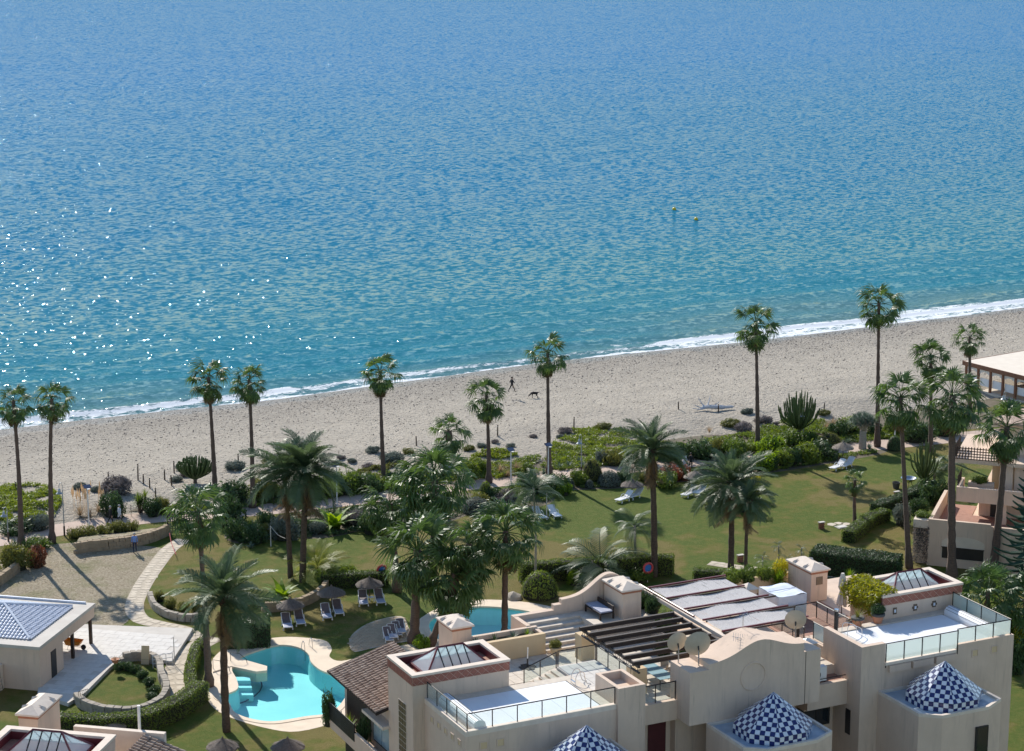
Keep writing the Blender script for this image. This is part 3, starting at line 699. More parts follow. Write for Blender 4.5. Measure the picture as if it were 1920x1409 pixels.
def rosette(kind, base, size, label, name, stem=0.0, leaf=None, group=None, heads=1, category='plant'):
    base = Vector(base); t = thing(name, label, category, base, rng.uniform(0, 6.28), group)
    for k in range(heads):
        off = Vector((rng.uniform(-.5, .5), rng.uniform(-.5, .5), 0))*(size*.8 if heads > 1 else 0); hh = stem*rng.uniform(.55, 1.0) if heads > 1 else stem
        o = link('leaves', ROS[kind], t); o.location = off+Vector((0, 0, hh)); o.scale = (size,)*3; o.rotation_euler = (0, 0, k*1.3)
        if leaf: o.material_slots[0].link = 'OBJECT'; o.material_slots[0].material = M(leaf)
        if stem: MB().tube([off*.3+Vector((0, 0, -.05)), off+Vector((0, 0, hh))], [.09, .06], 6).build('stem', 'bark', t)
    return t
def hedge(line, width, h, leaf, label, dens=150, name='hedge', lsize=.10, round_=.25, seed=1, zbase=0.0):
    """clipped hedge: leaves over a rounded box swept along a line"""
    ln = [Vector((p[0], p[1], 0)) for p in line]; base = ln[0].copy(); base.z = zbase; t = thing(name, label, 'hedge', base); g = np.random.default_rng(seed); mb = MB()
    tot = sum((b-a).length for a, b in zip(ln, ln[1:])); P = []; Nn = []
    secs = []
    for i, p in enumerate(ln):
        d = (ln[min(i+1, len(ln)-1)]-ln[max(i-1, 0)]).normalized(); secs.append((p-ln[0], Vector((-d.y, d.x, 0)), d))
    def put(p, n, lump): P.append(p+n*lump); Nn.append(n)
    for (a, na, da), (b, nb, db) in zip(secs, secs[1:]):
        L_ = (b-a).length; cnt = int(dens*L_*(2*h+width))
        for _ in range(cnt):
            s = g.random(); c = a.lerp(b, s); nn = na.lerp(nb, s).normalized(); q = g.random()*(2*h+width); wob = .10*mnoise.noise((c.x*1.3, c.y*1.3, q*1.2))
            if q < h: p = c-nn*width/2+Vector((0, 0, q)); n = -nn
            elif q < h+width: p = c+nn*(q-h-width/2)+Vector((0, 0, h)); n = Vector((0, 0, 1))
            else: p = c+nn*width/2+Vector((0, 0, q-h-width)); n = nn
            side = (p-c).dot(nn); 
            if p.z > h-round_ and abs(side) > width/2-round_:
                cc = c+nn*math.copysign(width/2-round_, side)+Vector((0, 0, h-round_)); e = (p-cc).normalized(); p = cc+e*round_; n = e
            put(p, n, wob+g.normal(0, .02))
    for (c, nn, d), sg in ((secs[0], -1), (secs[-1], 1)):
        for _ in range(int(dens*h*width)): put(c+nn*g.uniform(-width/2, width/2)*.95+Vector((0, 0, g.random()*h*.97)), d*sg, g.normal(.03, .03))
    vs, fs = leaf_cards([tuple(p) for p in P], [tuple(n) for n in Nn], lsize, seed, 1.5, .7); mb.add(vs, fs, 0)
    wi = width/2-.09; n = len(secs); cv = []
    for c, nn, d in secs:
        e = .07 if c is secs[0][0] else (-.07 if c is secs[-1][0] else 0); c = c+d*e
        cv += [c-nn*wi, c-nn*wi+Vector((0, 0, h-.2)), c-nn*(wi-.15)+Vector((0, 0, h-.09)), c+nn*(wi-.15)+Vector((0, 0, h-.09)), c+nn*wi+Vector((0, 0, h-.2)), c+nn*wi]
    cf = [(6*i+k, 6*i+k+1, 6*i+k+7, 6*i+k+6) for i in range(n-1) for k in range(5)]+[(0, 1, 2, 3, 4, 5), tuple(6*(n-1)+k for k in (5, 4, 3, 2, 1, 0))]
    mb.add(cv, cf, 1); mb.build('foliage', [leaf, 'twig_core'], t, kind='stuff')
    return t
def candelabra(base, w, h, trunk_h, n, label, dense=True, seed=1):
    """tree euphorbia: forked upright arms"""
    r = random.Random(seed); base = Vector(base); t = thing('candelabra_cactus', label, 'cactus', base); tr = MB(); tr.tube([(0, 0, -.1), (.03, 0, trunk_h)], [.22, .17], 8); tr.build('trunk', 'bark', t, smooth=True)
    for i in range(n):
        az = i*2.4; q = math.sqrt((i+.5)/n); rad = w*.5*q*r.uniform(.9, 1.05); top = h*(1-.22*q*q)*r.uniform(.93, 1.04) if dense else h*(1-.35*q*q)*r.uniform(.85, 1.05)
        d = Vector((math.cos(az), math.sin(az), 0)); z0 = trunk_h*(.75+.25*r.random()); mid = z0+(top-z0)*(.30 if dense else .38)
        p = smooth_line([Vector((0, 0, z0)), d*rad*.5+Vector((0, 0, z0+(top-z0)*.28)), d*rad*.86+Vector((0, 0, z0+(top-z0)*.58)), d*rad+Vector((0, 0, top))], 3)
        th = .085 if dense else .075; mb = MB(); mb.tube(p, [th*.8]+[th*(1+.12*(k % 2)) for k in range(len(p)-2)]+[th*.55], 5); mb.build('branch', 'cactus', t)
    return t
def groundcover(name, poly_px, leaf, label, n, size, hmax=.35, zf=None, seed=1):
    pts = pxpoly(poly_px); xs = [p[0] for p in pts]; ys = [p[1] for p in pts]; g = random.Random(seed); P = []; N_ = []
    def inside(x, y):
        k = False
        for i in range(len(pts)):
            a, b = pts[i], pts[i-1]
            if (a[1] > y) != (b[1] > y) and x < (b[0]-a[0])*(y-a[1])/(b[1]-a[1])+a[0]: k = not k
        return k
    tries = 0; n = int(n*2.2)
    while len(P) < n and tries < n*12:
        tries += 1; x, y = g.uniform(min(xs), max(xs)), g.uniform(min(ys), max(ys))
        k = N2(x, y, .5, seed)
        if not inside(x, y) or k < -.22+.1*g.random(): continue
        hh = hmax*(.35+.65*max(0, N2(x, y, .9, seed+4)+.45)); z0 = max(0, beach_z(x, y) if shore_b(x)-y < 46 else 0)
        P.append((x, y, z0+hh*g.random()**.6)); N_.append((0, -.2, 1))
    vs, fs = leaf_cards(P, N_, size, seed, 2.0, 1.1); mb = MB(); mb.add(vs, fs); o = mb.build(name, leaf, kind='stuff', label=label, category='ground cover'); return o
# ---------------------------------------------------------------- apartment building (axes along X and Y)
def building(): 
    B = thing('apartment_building', 'beige stucco apartment block with rooftop pools, pergolas and blue-white tiled domes', 'building', (0, 0, 0))
    def part(name, mats, *boxes, parent=B, **kw):
        mb = MB()
        for b in boxes: mb.box(*b)
        return mb.build(name, mats, parent, **kw)
    def zat(u, v, b):       # height of pixel u,v on the plane y=b
        d = ray(u, v); t = (b-CAM.y)/d.y; p = CAM+d*t; return p.x, p.z
    # --- main masses
    part('wall', 'plaster', (-3.8, 5.8, -1.9, 3.898, 0, 10.70))                     # left pool block
    part('wall', 'plaster', (5.8, 22.4, .3, 13.3, 0, 9.96))                         # middle block under the terraces
    part('wall', 'plaster', (1.702, 5.798, 3.90, 13.3, 0, 9.96))
    part('wall', 'plaster', (22.4, 34.0, -2.5, 3.698, 0, 10.70))                    # right pool block
    part('wall', 'plaster', (22.402, 34.0, 3.70, 14.5, 0, 9.96))
    part('terrace_floor', 'stone_deck', (1.72, 5.79, 3.92, 9.7, 9.962, 10.0), (5.80, 8.5, 5.8, 9.7, 9.962, 10.0), (8.5, 22.3, .35, 9.7, 9.962, 10.0))
    part('terrace_floor', 'terracotta_floor', (22.41, 28.3, 3.75, 14.4, 9.962, 10.0))
    part('pool_deck', 'white_deck', (5.82, 8.5, 1.2, 5.78, 10.0, 10.7))
    for i in range(4): part('step', 'stone_deck', (5.78-.4*(i+1), 5.78-.4*i, 4.4, 5.7, 10.0, 10.56-.14*i))
    for a0, a1, b0, b1, z, m_ in ((1.75, 5.75, 5.85, 9.7, 10.001, 'stone_deck'), (5.85, 8.45, 5.85, 9.7, 10.001, 'stone_deck'), (5.86, 8.46, 1.25, 5.65, 10.701, 'white_deck'), (8.7, 14.6, .5, 7.4, 10.001, 'stone_deck'), (22.8, 28.2, 3.8, 7.9, 10.001, 'terracotta_floor')):
        n, m2 = round((a1-a0)/.66), round((b1-b0)/.66); w_, d_ = (a1-a0)/n, (b1-b0)/m2; me = MB().box(-w_/2+.012, w_/2-.012, -d_/2+.012, d_/2-.012, 0, .02).mesh('paving_slab', m_)
        for i in range(n):
            for j in range(m2): o = link('paving_slab', me, B); o.location = (a0+w_*(i+.5), b0+d_*(j+.5), z+rng.uniform(0, .004))
    # pool copings, covers, rollers
    part('parapet', 'coping', (-3.8, -3.5, -1.9, 3.89, 10.702, 11.0), (-3.498, 5.8, -1.9, -1.6, 10.702, 11.0))
    part('coping', 'stone_deck', (-3.498, 5.79, 3.2, 3.89, 10.702, 10.80), (5.15, 5.79, -1.598, 3.198, 10.702, 10.82))
    for a0, a1, b0, b1, n in ((-2.5, 5.1, -1.45, 3.15, 7), (24.9, 32.6, -1.9, 3.0, 7)):
        for i in range(n):
            w_ = (a1-a0)/n; part('cover_panel', 'white_cover', (a0+w_*i+.004, a0+w_*(i+1)-.004, b0, b1, 10.70, 10.80+rng.uniform(0, .004)))
    for a, b0, b1 in ((-2.75, -1.45, 3.2), (33.15, -1.95, 3.0)):
        mb = MB(); pr = [(a+.42*math.cos(t), 11.0+.36*math.sin(t)) for t in [math.pi*k/7 for k in range(8)]]+[(a-.42, 10.705), (a+.42, 10.705)]
        mb.extrude_b(pr, b0, b1); rl = mb.build('cover_roller', 'white_cover', B)
        for k in range(1, 6):
            t = math.pi*k/6; MB().tube([(a+.425*math.cos(t), b0+.02, 11.0+.365*math.sin(t)), (a+.425*math.cos(t), b1-.02, 11.0+.365*math.sin(t))], .012, 4).build('slat_joint', 'dark_frame', rl)
    # --- glass railings
    def railing(pts, h, glass, name='glass_railing', posts=None, drop=.0, base_gap=.06):
        pts = [Vector(p) for p in pts]; g = thing_part(name)
        for a, b in zip(pts, pts[1:]):
            L_ = (b-a).length; n = max(1, round(L_/1.45)); d = (b-a)/n; u = d.normalized()
            for i in range(n):
                p, q = a+d*i+u*.05, a+d*(i+1)-u*.05; nn = Vector((-u.y, u.x, 0))*.008
                MB().add([p-nn+Vector((0, 0, base_gap)), q-nn+Vector((0, 0, base_gap)), q-nn+Vector((0, 0, h-.05)), p-nn+Vector((0, 0, h-.05)), p+nn+Vector((0, 0, base_gap)), q+nn+Vector((0, 0, base_gap)), q+nn+Vector((0, 0, h-.05)), p+nn+Vector((0, 0, h-.05))],
                    [(0, 1, 2, 3), (7, 6, 5, 4), (0, 4, 5, 1), (1, 5, 6, 2), (2, 6, 7, 3), (3, 7, 4, 0)]).build('pane', glass, g)
            for i in range(n+1):
                p = a+d*i; MB().box(p.x-.025, p.x+.025, p.y-.025, p.y+.025, p.z-drop, p.z+h-.045).build('post', 'dark_frame', g)
            e = Vector((0, 0, h)); MB().tube([a+e-u*.03, b+e+u*.03], .035, 5).build('top_rail', 'dark_frame', g)
        return g
    def thing_part(name):
        o = bpy.data.objects.new(name, None); COL.objects.link(o); o.parent = B; return o
    railing([(-3.65, 3.75, 11.0), (-3.65, -1.75, 11.0), (5.75, -1.75, 11.0)], 1.0, 'glass_clear', drop=.15)
    railing([(24.2, -2.52, 10.75), (29.6, -2.52, 10.75)], 1.2, 'glass_frost', drop=.35)
    railing([(29.7, -2.35, 11.0), (33.85, -2.35, 11.0), (33.85, 3.6, 11.0)], .98, 'glass_frost', drop=.1)
    railing([(5.9, 5.72, 10.7), (8.5, 5.72, 10.7)], 1.0, 'glass_clear')
    railing([(5.78, 5.72, 10.65), (3.6, 5.72, 9.95)], 1.0, 'glass_clear')
    railing([(8.52, 5.6, 10.7), (8.52, 1.3, 10.7)], 1.0, 'glass_clear')
    railing([(7.66, -.8, 10.15), (10.35, -.8, 10.15)], 1.12, 'glass_clear')
    railing([(22.6, 3.0, 10.75), (22.6, .9, 10.75)], 1.1, 'glass_frost')
    railing([(22.7, 4.2, 10.0), (22.7, 8.0, 10.0), (26.2, 8.0, 10.0), (26.2, 4.3, 10.0)], 1.1, 'glass_clear')
    # --- stair towers with terracotta band and glazed hip skylight
    simple('skylight_base', (.30, .06, .05), .7)
    def tower(a0, a1, b0, b1, P=B, z=12.5, sky=True, ex=0):
        T = bpy.data.objects.new('stair_tower', None); COL.objects.link(T); T.parent = P
        mb = MB(); mb.box(a0, a1, b0, b1, 0, 11.86); 
        for bx in ((a0, a1, b0, b0+.32), (a0, a1, b1-.32, b1), (a0, a0+.32, b0+.321, b1-.321), (a1-.32, a1, b0+.321, b1-.321)): mb.box(*bx, 11.861, 12.36)
        mb.build('wall', 'plaster', T)
        MB().box(a0+.33, a1-.33, b0+.33, b1-.33, 11.865, 11.90).build('tower_floor', 'terracotta_floor', T)
        mb = MB(); mb.box(a0+.324, a1-.324, b1-.345, b1-.324, 11.905, 12.36); mb.box(a0+.324, a0+.345, b0+.35, b1-.35, 11.905, 12.36); mb.box(a1-.345, a1-.324, b0+.35, b1-.35, 11.905, 12.36); mb.box(a0+.324, a1-.324, b0+.324, b0+.345, 11.905, 12.36); mb.build('liner', 'maroon_frame', T, kind='stuff')
        mb = MB(); o_ = .07
        for bx in ((a0-o_, a1+o_, b0-o_, b0+.36), (a0-o_, a1+o_, b1-.36, b1+o_), (a0-o_, a0+.36, b0+.361, b1-.361), (a1-.36, a1+o_, b0+.361, b1-.361)): mb.box(*bx, 12.362, z)
        mb.build('coping', 'coping', T)
        mb = MB(); mb.box(a0-.03, a1+.03, b0-.03, b0-.003, 11.83, 12.34); mb.box(a0-.03, a0-.003, b0-.003, b1, 11.83, 12.34); mb.box(a1+.003, a1+.03, b0-.003, b1, 11.83, 12.34); mb.build('tile_backing', 'grout', T)
        def diamonds(org, ux, length):
            n = round(length/.51); w_ = length/n; hz = .51
            def tile(pts):
                nn = Vector((ux.y, -ux.x, 0)); c = sum((Vector(p) for p in pts), Vector())/len(pts); q = [c+(Vector(p)-c)*.93 for p in pts]
                m_ = MB(); k = len(q); m_.add([v for v in q]+[v+nn*.014 for v in q], [tuple(range(k, 2*k))]+[(i, (i+1) % k, k+(i+1) % k, k+i) for i in range(k)]); m_.build('tile', 'terracotta', T)
            X = lambda s, zz: Vector(org)+ux*s+Vector((0, 0, zz))
            for i in range(n):
                tile([X(i*w_, hz/2), X((i+.5)*w_, 0), X((i+1)*w_, hz/2), X((i+.5)*w_, hz)])
            for i in range(n+1):
                s0, s1 = max(0, (i-.5)*w_), min(length, (i+.5)*w_)
                tile([X(s0, 0), X(s1, 0), X(i*w_, hz/2)]); tile([X(s0, hz), X(i*w_, hz/2), X(s1, hz)])
        diamonds((a0-.03, b0-.031, 11.83), Vector((1, 0, 0)), a1-a0+.06)
        diamonds((a0-.031, b1, 11.83), Vector((0, -1, 0)), b1-b0+.02)
        if sky:
            S = bpy.data.objects.new('skylight', None); COL.objects.link(S); S.parent = P
            x0, x1, y0, y1, zz, zr = a0+1.15+ex, a1-.95+ex*.2, b0+.55, b1-.7, 12.12, 13.25
            MB().box(x0-.05, x1+.05, y0-.05, y1+.05, 11.90, zz-.002).build('curb', 'skylight_base', S)
            ym = (y0+y1)/2; hip = (y1-y0)*.5; r0, r1 = Vector((x0+hip, ym, zr)), Vector((x1-hip, ym, zr))
            c = [Vector((x0, y0, zz)), Vector((x1, y0, zz)), Vector((x1, y1, zz)), Vector((x0, y1, zz))]
            def bar(p, q, rr, m_='maroon_frame', nm='frame_bar'): MB().tube([p, q], rr, 4).build(nm, m_, S)
            for p, q in ((r0, r1), (c[0], r0), (c[3], r0), (c[1], r1), (c[2], r1), (c[0], c[1]), (c[1], c[2]), (c[2], c[3]), (c[3], c[0])): bar(p, q, .065)
            def pane(*v): MB().add(v, [tuple(range(len(v)))]).build('pane', 'glass_sky', S)
            pane(c[3], c[0], r0); pane(c[1], c[2], r1)
            for lo0, lo1 in ((c[0], c[1]), (c[3], c[2])):
                n = 3; pr = None
                pane(lo0, Vector((r0.x, lo0.y, zz)), r0); pane(Vector((r1.x, lo0.y, zz)), lo1, r1)
                for i in range(n+1):
                    s = i/n; p = Vector((r0.x+(r1.x-r0.x)*s, lo0.y, zz)); q = r0.lerp(r1, s)
                    bar(p, q, .042, 'dark_frame', 'glazing_bar')
                    if pr: pane(pr[0], p, q, pr[1])
                    pr = (p, q)
        return T
    LT = tower(-4.5, 1.7, 3.9, 7.6)
    RT = tower(28.35, 34.6, 3.7, 7.25, ex=.0)
    # glass-block strip on the left tower side
    part('glass_block_panel', 'coping', (-4.53, -4.503, 4.85, 6.05, 4.6, 10.35))
    gb = MB().box(-.02, 0, -.155, .155, -.155, .155).mesh('glass_block', 'glass_table'); 
    simple('brown_glass', (.16, .115, .075), .25, (.10, .07, .05), 4)
    gb.materials[0] = M('brown_glass')
    for i in range(16):
        for j in range(3): link('glass_block', gb, B).location = (-4.532, 5.06+.37*j, 4.85+.355*i)
    # small square niches (raised frames round a dark recess panel)
    def niche(p, ux, s=.42):
        ux = Vector(ux); nn = Vector((ux.y, -ux.x, 0)); p = Vector(p); o = bpy.data.objects.new('wall_niche', None); COL.objects.link(o); o.parent = B
        for (x0, x1, z0, z1) in ((-s/2, s/2, -s/2, -s/2+.05), (-s/2, s/2, s/2-.05, s/2), (-s/2, -s/2+.05, -s/2+.051, s/2-.051), (s/2-.05, s/2, -s/2+.051, s/2-.051)):
            m_ = MB(); q = [p+ux*x0, p+ux*x1]; m_.add([q[0]+Vector((0, 0, z0)), q[1]+Vector((0, 0, z0)), q[1]+Vector((0, 0, z1)), q[0]+Vector((0, 0, z1))]+[v+nn*.035 for v in (q[0]+Vector((0, 0, z0)), q[1]+Vector((0, 0, z0)), q[1]+Vector((0, 0, z1)), q[0]+Vector((0, 0, z1)))],
                [(4, 5, 6, 7), (0, 1, 5, 4), (1, 2, 6, 5), (2, 3, 7, 6), (3, 0, 4, 7)]); m_.build('niche_edge', 'plaster', o)
        m_ = MB(); h_ = s/2-.05; m_.add([p+ux*-h_+Vector((0, 0, -h_))+nn*.004, p+ux*h_+Vector((0, 0, -h_))+nn*.004, p+ux*h_+Vector((0, 0, h_))+nn*.004, p+ux*-h_+Vector((0, 0, h_))+nn*.004], [(0, 1, 2, 3)]); m_.build('niche_back', 'plaster_yellow', o)
    for i in range(5): niche((-3.803, 2.75-.95*i, 10.05), (0, -1, 0))
    for a in (-2.7, -1.65): niche((a, -1.903, 10.0), (1, 0, 0), .5)
    for a in (31.0, 32.5): niche((a, -2.503, 10.25), (1, 0, 0), .5)
    # pillars beside the pools
    part('pillar', 'plaster', (22.398, 24.15, -2.52, -2.15, 0, 12.0)); part('parapet', 'plaster', (22.398, 22.75, -2.149, 1.6, 9.9, 12.0))
    part('pool_deck', 'white_deck', (22.76, 24.88, -2.1, 3.04, 10.702, 10.80))
    for (a0, a1, b0, b1) in ((5.802, 7.6, -2.1, .72),):
        mb = MB(); mb.box(a0, a1, b0, b1, 6.0 if a0 < 10 else 0, 11.5)
        for bx in ((a0, a1, b0, b0+.25), (a0, a1, b1-.25, b1), (a0, a0+.25, b0+.251, b1-.251), (a1-.25, a1, b0+.251, b1-.251)): mb.box(*bx, 11.501, 12.0)
        mb.build('pillar', 'plaster', B)
    part('parapet_cap', 'coping', (24.152, 29.5, -2.58, -2.2, 10.55, 10.74))
    for i in range(3): part('spout_block', 'plaster', (24.4+1.75*i, 25.95+1.75*i, -2.72, -2.503, 10.1, 10.52))
    part('parapet', 'plaster', (29.52, 34.0, -2.5, -2.2, 10.702, 11.0), (33.7, 34.0, -2.19, 3.69, 10.702, 11.0))
    part('coping', 'stone_deck', (24.16, 33.69, 3.05, 3.69, 10.702, 10.86))
    # --- wavy parapet block between the terraces
    prof = [(10.4, 9.0), (19.5, 9.0), (19.5, 12.35), (18.3, 12.35)]
    for k in range(0, 25):
        s = k/24; a = 18.3-(18.3-11.7)*s; u = (a-11.7)/6.6
        z = 12.62+.25*u+.85*math.exp(-((a-15.2)/1.75)**2); prof.append((a, z))
    prof += [(11.7, 12.3), (10.4, 12.3)]
    mb = MB(); mb.extrude_b(prof, -2.4, -.1); mb.build('wavy_parapet', 'plaster', B)
    tr = MB(); ring = [(14.75+.85*math.cos(t), 11.4+.85*math.sin(t)) for t in [2*math.pi*k/40 for k in range(41)]]
    tr.tube([(x, -2.41, z) for x, z in ring], .06, 6, cap=False); tr.build('round_moulding', 'plaster', B)
    part('wall', 'plaster', (10.7, 19.2, -.3, .298, 0, 8.998))
    part('cable', 'dark_frame', (18.42, 18.44, -2.425, -2.402, 9.0, 12.3))
    # gaps: parapets, recessed doors
    part('parapet', 'plaster', (7.602, 10.398, -.95, -.65, 8.9, 10.14)); part('soffit', 'plaster_yellow', (7.602, 10.398, -.64, .295, 8.9, 9.1))
    part('terrace_floor', 'stone_deck', (7.61, 10.38, -.64, 1.15, 9.97, 10.01))
    for a0, a1 in ((7.75, 8.9), (9.15, 10.35)):
        o = part('door', 'maroon_panel', (a0, a1, .22, .296, 6.4, 8.6))
    part('parapet', 'plaster', (19.502, 22.396, -1.15, -.85, 7.9, 9.45)); part('terrace_floor', 'terracotta_floor', (19.51, 22.39, -.84, .29, 9.2, 9.4))
    o = part('window', 'dark_frame', (19.7, 21.9, -.1, .296, 6.3, 7.75)); part('pane', 'glass_dark', (19.8, 20.75, -.13, -.102, 6.4, 7.65), (20.85, 21.8, -.13, -.102, 6.4, 7.65), parent=o)
    part('wall', 'plaster', (19.502, 22.396, -.84, .295, 7.76, 9.19))
    o = part('window', 'dark_frame', (22.36, 22.397, -1.6, -1.1, 6.0, 7.6))
    MB().tube([(19.6, -1.0, 9.75), (22.35, -1.0, 9.75)], .03, 5).build('hand_rail', 'dark_frame', B)
    # --- domed bays
    tiles = []
    for ci, (ca, cb, wall_b) in enumerate(((2.42, -4.6, -1.9), (14.57, -4.9, -2.4), (26.7, -5.1, -2.5))):
        dy = wall_b-cb-.002
        poly = [(-3.0, dy), (-3.0, -1.6), (-1.9, -2.45), (1.5, -2.5), (3.0, -1.75), (3.0, dy)]; poly = [(ca+x, cb+y) for x, y in poly]
        bay = bpy.data.objects.new('domed_bay', None); COL.objects.link(bay); bay.parent = B
        MB().prism(poly, 0, 8.80).build('wall', 'plaster', bay)
        inn = inset(poly, .22); n = len(poly); mb = MB()
        mb.add([(x, y, 8.80) for x, y in poly]+[(x, y, 9.0) for x, y in poly]+[(x, y, 9.0) for x, y in inn]+[(x, y, 8.82) for x, y in inn],
               [(i, (i+1) % n, n+(i+1) % n, n+i) for i in range(n)]+[(n+i, n+(i+1) % n, 2*n+(i+1) % n, 2*n+i) for i in range(n)]+[(2*n+i, 2*n+(i+1) % n, 3*n+(i+1) % n, 3*n+i) for i in range(n)])
        mb.build('rim', 'coping', bay); MB().add([(x, y, 8.83) for x, y in inn], [tuple(range(n))]).build('flat_roof', 'membrane', bay)
        part('window', 'dark_frame', (ca+.55, ca+1.45, cb-2.62, cb-2.40, 5.0, 7.85), parent=bay)
        part('window_pane', 'glass_dark', (ca+.62, ca+1.38, cb-2.635, cb-2.621, 5.05, 7.8), parent=bay)
        # octagonal pyramid dome with checker tiles
        Rr, z0, z1, zt = 2.33, 8.84, 9.42, 11.3; ap = math.cos(math.pi/8)
        core = MB(); core.lathe([(Rr-.03, z0), (Rr-.03, z1-.01), (.02, zt-.03)], (ca, cb, 0), 8)
        core.v = [((x-ca)*math.cos(math.pi/8)-(y-cb)*math.sin(math.pi/8)+ca, (x-ca)*math.sin(math.pi/8)+(y-cb)*math.cos(math.pi/8)+cb, z) for x, y, z in core.v]
        D = core.build('dome', 'grout', B); D.data.materials[0] = M('white_tile')
        side = 2*Rr*math.sin(math.pi/8); slope = math.hypot(Rr*ap, zt-z1); ncol = 6; ts = side/ncol; nrow = int(slope/ts)
        for f in range(8):
            ang = -math.pi/2+f*math.pi/4; nn = Vector((math.cos(ang), math.sin(ang), 0)); ux = Vector((-nn.y, nn.x, 0)); bc = Vector((ca, cb, 0))+nn*(Rr*ap)
            us = (Vector((ca, cb, zt))-(bc+Vector((0, 0, z1)))).normalized(); ns = ux.cross(us)
            for row in range(-2, nrow+1):
                if row < 0: half = side/2; o0 = bc+Vector((0, 0, z1+row*.29)); uv = Vector((0, 0, 1)); hh = .29; nv = nn
                else: half = side/2*(1-row*ts/slope); o0 = bc+Vector((0, 0, z1))+us*row*ts; uv = us; hh = min(ts, slope-row*ts); nv = ns
                top_half = side/2 if row < 0 else side/2*max(0, 1-(row*ts+hh)/slope)
                for cidx in range(-ncol//2-1, ncol//2+1):
                    x0, x1 = cidx*ts, (cidx+1)*ts; xs = [max(-half, min(half, x)) for x in (x0, x1)]; xt = [max(-top_half, min(top_half, x)) for x in (x0, x1)]
                    if xs[1]-xs[0] < .02: continue
                    q = [o0+ux*xs[0], o0+ux*xs[1], o0+ux*xt[1]+uv*hh, o0+ux*xt[0]+uv*hh]
                    c = sum(q, Vector())/4; q = [c+(v-c)*.955 for v in q]
                    vis = nv.dot((CAM-c).normalized())*(xs[1]-xs[0]+xt[1]-xt[0])*(1 if PR_v(c) < 1409 else .01)
                    tiles.append((vis, D, q, nv, (row+cidx+f*ncol) % 2))
    tiles.sort(key=lambda k: -k[0]); rest = {}
    for i, (vis, D, q, nv, chk) in enumerate(tiles):
        vs = q+[v+nv*.02 for v in q]; fs = [(4, 5, 6, 7), (0, 1, 5, 4), (1, 2, 6, 5), (2, 3, 7, 6), (3, 0, 4, 7)]
        if i < 300: MB().add(vs, fs).build('tile', 'blue_tile' if chk else 'white_tile', D)
        else: rest.setdefault(D.name, (D, MB()))[1].add(vs, fs, 1 if chk else 0)
    for D, mb in rest.values(): mb.build('tile_cladding', ['white_tile', 'blue_tile'], D, kind='stuff')
    # --- upper terrace with curved gable, steps, planter wall
    for i in range(6): part('step', 'stone_deck', (7.15, 10.8, 9.72+.5*i, 9.72+.5*i+.498 if i < 5 else 12.98, 10.0, 10.2+.2*i))
    part('terrace_floor', 'stone_deck', (10.802, 15.4, 9.75, 12.98, 10.0, 11.2))
    part('planter_wall', 'plaster_yellow', (1.75, 7.1, 9.75, 10.05, 10.0, 11.35)); part('planter_wall', 'plaster', (1.75, 7.1, 10.9, 11.15, 10.0, 11.45), (6.85, 7.1, 10.052, 10.89, 10.0, 11.35)); part('planter_soil', 'soil', (1.75, 6.84, 10.055, 10.895, 10.0, 11.15))
    part('parapet', 'plaster', (6.45, 6.75, 11.152, 12.99, 9.96, 11.5))
    gp = [(6.45, 9.96), (15.9, 9.96), (15.9, 12.0)]
    for k in range(0, 33):
        s = k/32; a = 15.9-(15.9-9.9)*s
        gp.append((a, 12.15+1.28*math.exp(-((a-13.4)/1.55)**2)))
    gp += [(9.9, 11.85), (9.35, 11.85), (9.35, 11.52), (6.45, 11.52)]
    MB().extrude_b(gp, 13.0, 13.4).build('gable_wall', 'plaster', B)
    def chimney(loc, w_, d_, h_, parent, rz=0, plaque=False):
        C = bpy.data.objects.new('chimney', None); COL.objects.link(C); C.parent = parent; C.location = loc; C.rotation_euler = (0, 0, rz)
        MB().box(0, w_, 0, d_, 0, h_-.28).build('shaft', 'plaster', C)
        mb = MB(); n = int((w_+d_)*2/.22); mb.box(-.02, w_+.02, -.02, d_+.02, h_-.279, h_-.10); mb.build('brick_course', 'red_brick', C)
        mb = MB(); o_ = .14; x0, x1, y0, y1, zz = -o_, w_+o_, -o_, d_+o_, h_-.098
        mb.box(x0, x1, y0, y1, zz, zz+.10); k = (x1-x0)/2; zt = zz+.10+.34
        mb.add([(x0, y0, zz+.102), (x1, y0, zz+.102), (x1, y1, zz+.102), (x0, y1, zz+.102), (x0+k, y0+k, zt), (x0+k, y1-k, zt)], [(0, 1, 4), (1, 2, 5, 4), (2, 3, 5), (3, 0, 4, 5)]); mb.build('cap', 'coping', C)
        for s in (.3, .7):
            for sx in (0, 1):
                m_ = MB(); y = y0+(y1-y0)*s; xx = x0+.02 if sx == 0 else x1-.02; e = 1 if sx == 0 else -1
                m_.add([(xx, y-.16, zz+.104), (xx, y+.16, zz+.104), (xx, y, zz+.26), (xx+e*.42, y, zz+.36)], [(0, 1, 2), (0, 2, 3), (1, 3, 2)]); m_.build('cap_vent', 'coping', C)
        if plaque: MB().box(w_*.3, w_*.7, -.03, -.003, h_-1.05, h_-.5).build('plaque', 'brown_glass', C)
        return C
    chimney((12.9, 10.3, 11.2), 1.35, 2.5, 1.95, B)
    chimney((27.6, 10.8, 10.0), 1.3, 2.8, 2.2, B, plaque=True)
    p = at(851, 1179, 12.2); chimney((p.x-.1, p.y, 9.97), 1.3, 2.1, 2.3, B)
    part('wall', 'plaster', (p.x-2.5, p.x+3, p.y-.6, p.y+3, 0, 9.96)); 
    part('planter_wall', 'plaster_yellow', (22.8, 28.2, 14.0, 14.3, 10.0, 11.1)); part('planter_wall', 'plaster', (14.6, 15.7, 7.7, 9.6, 10.0, 10.7))
    # --- pergolas
    PG = bpy.data.objects.new('pergola', None); COL.objects.link(PG); PG.parent = B
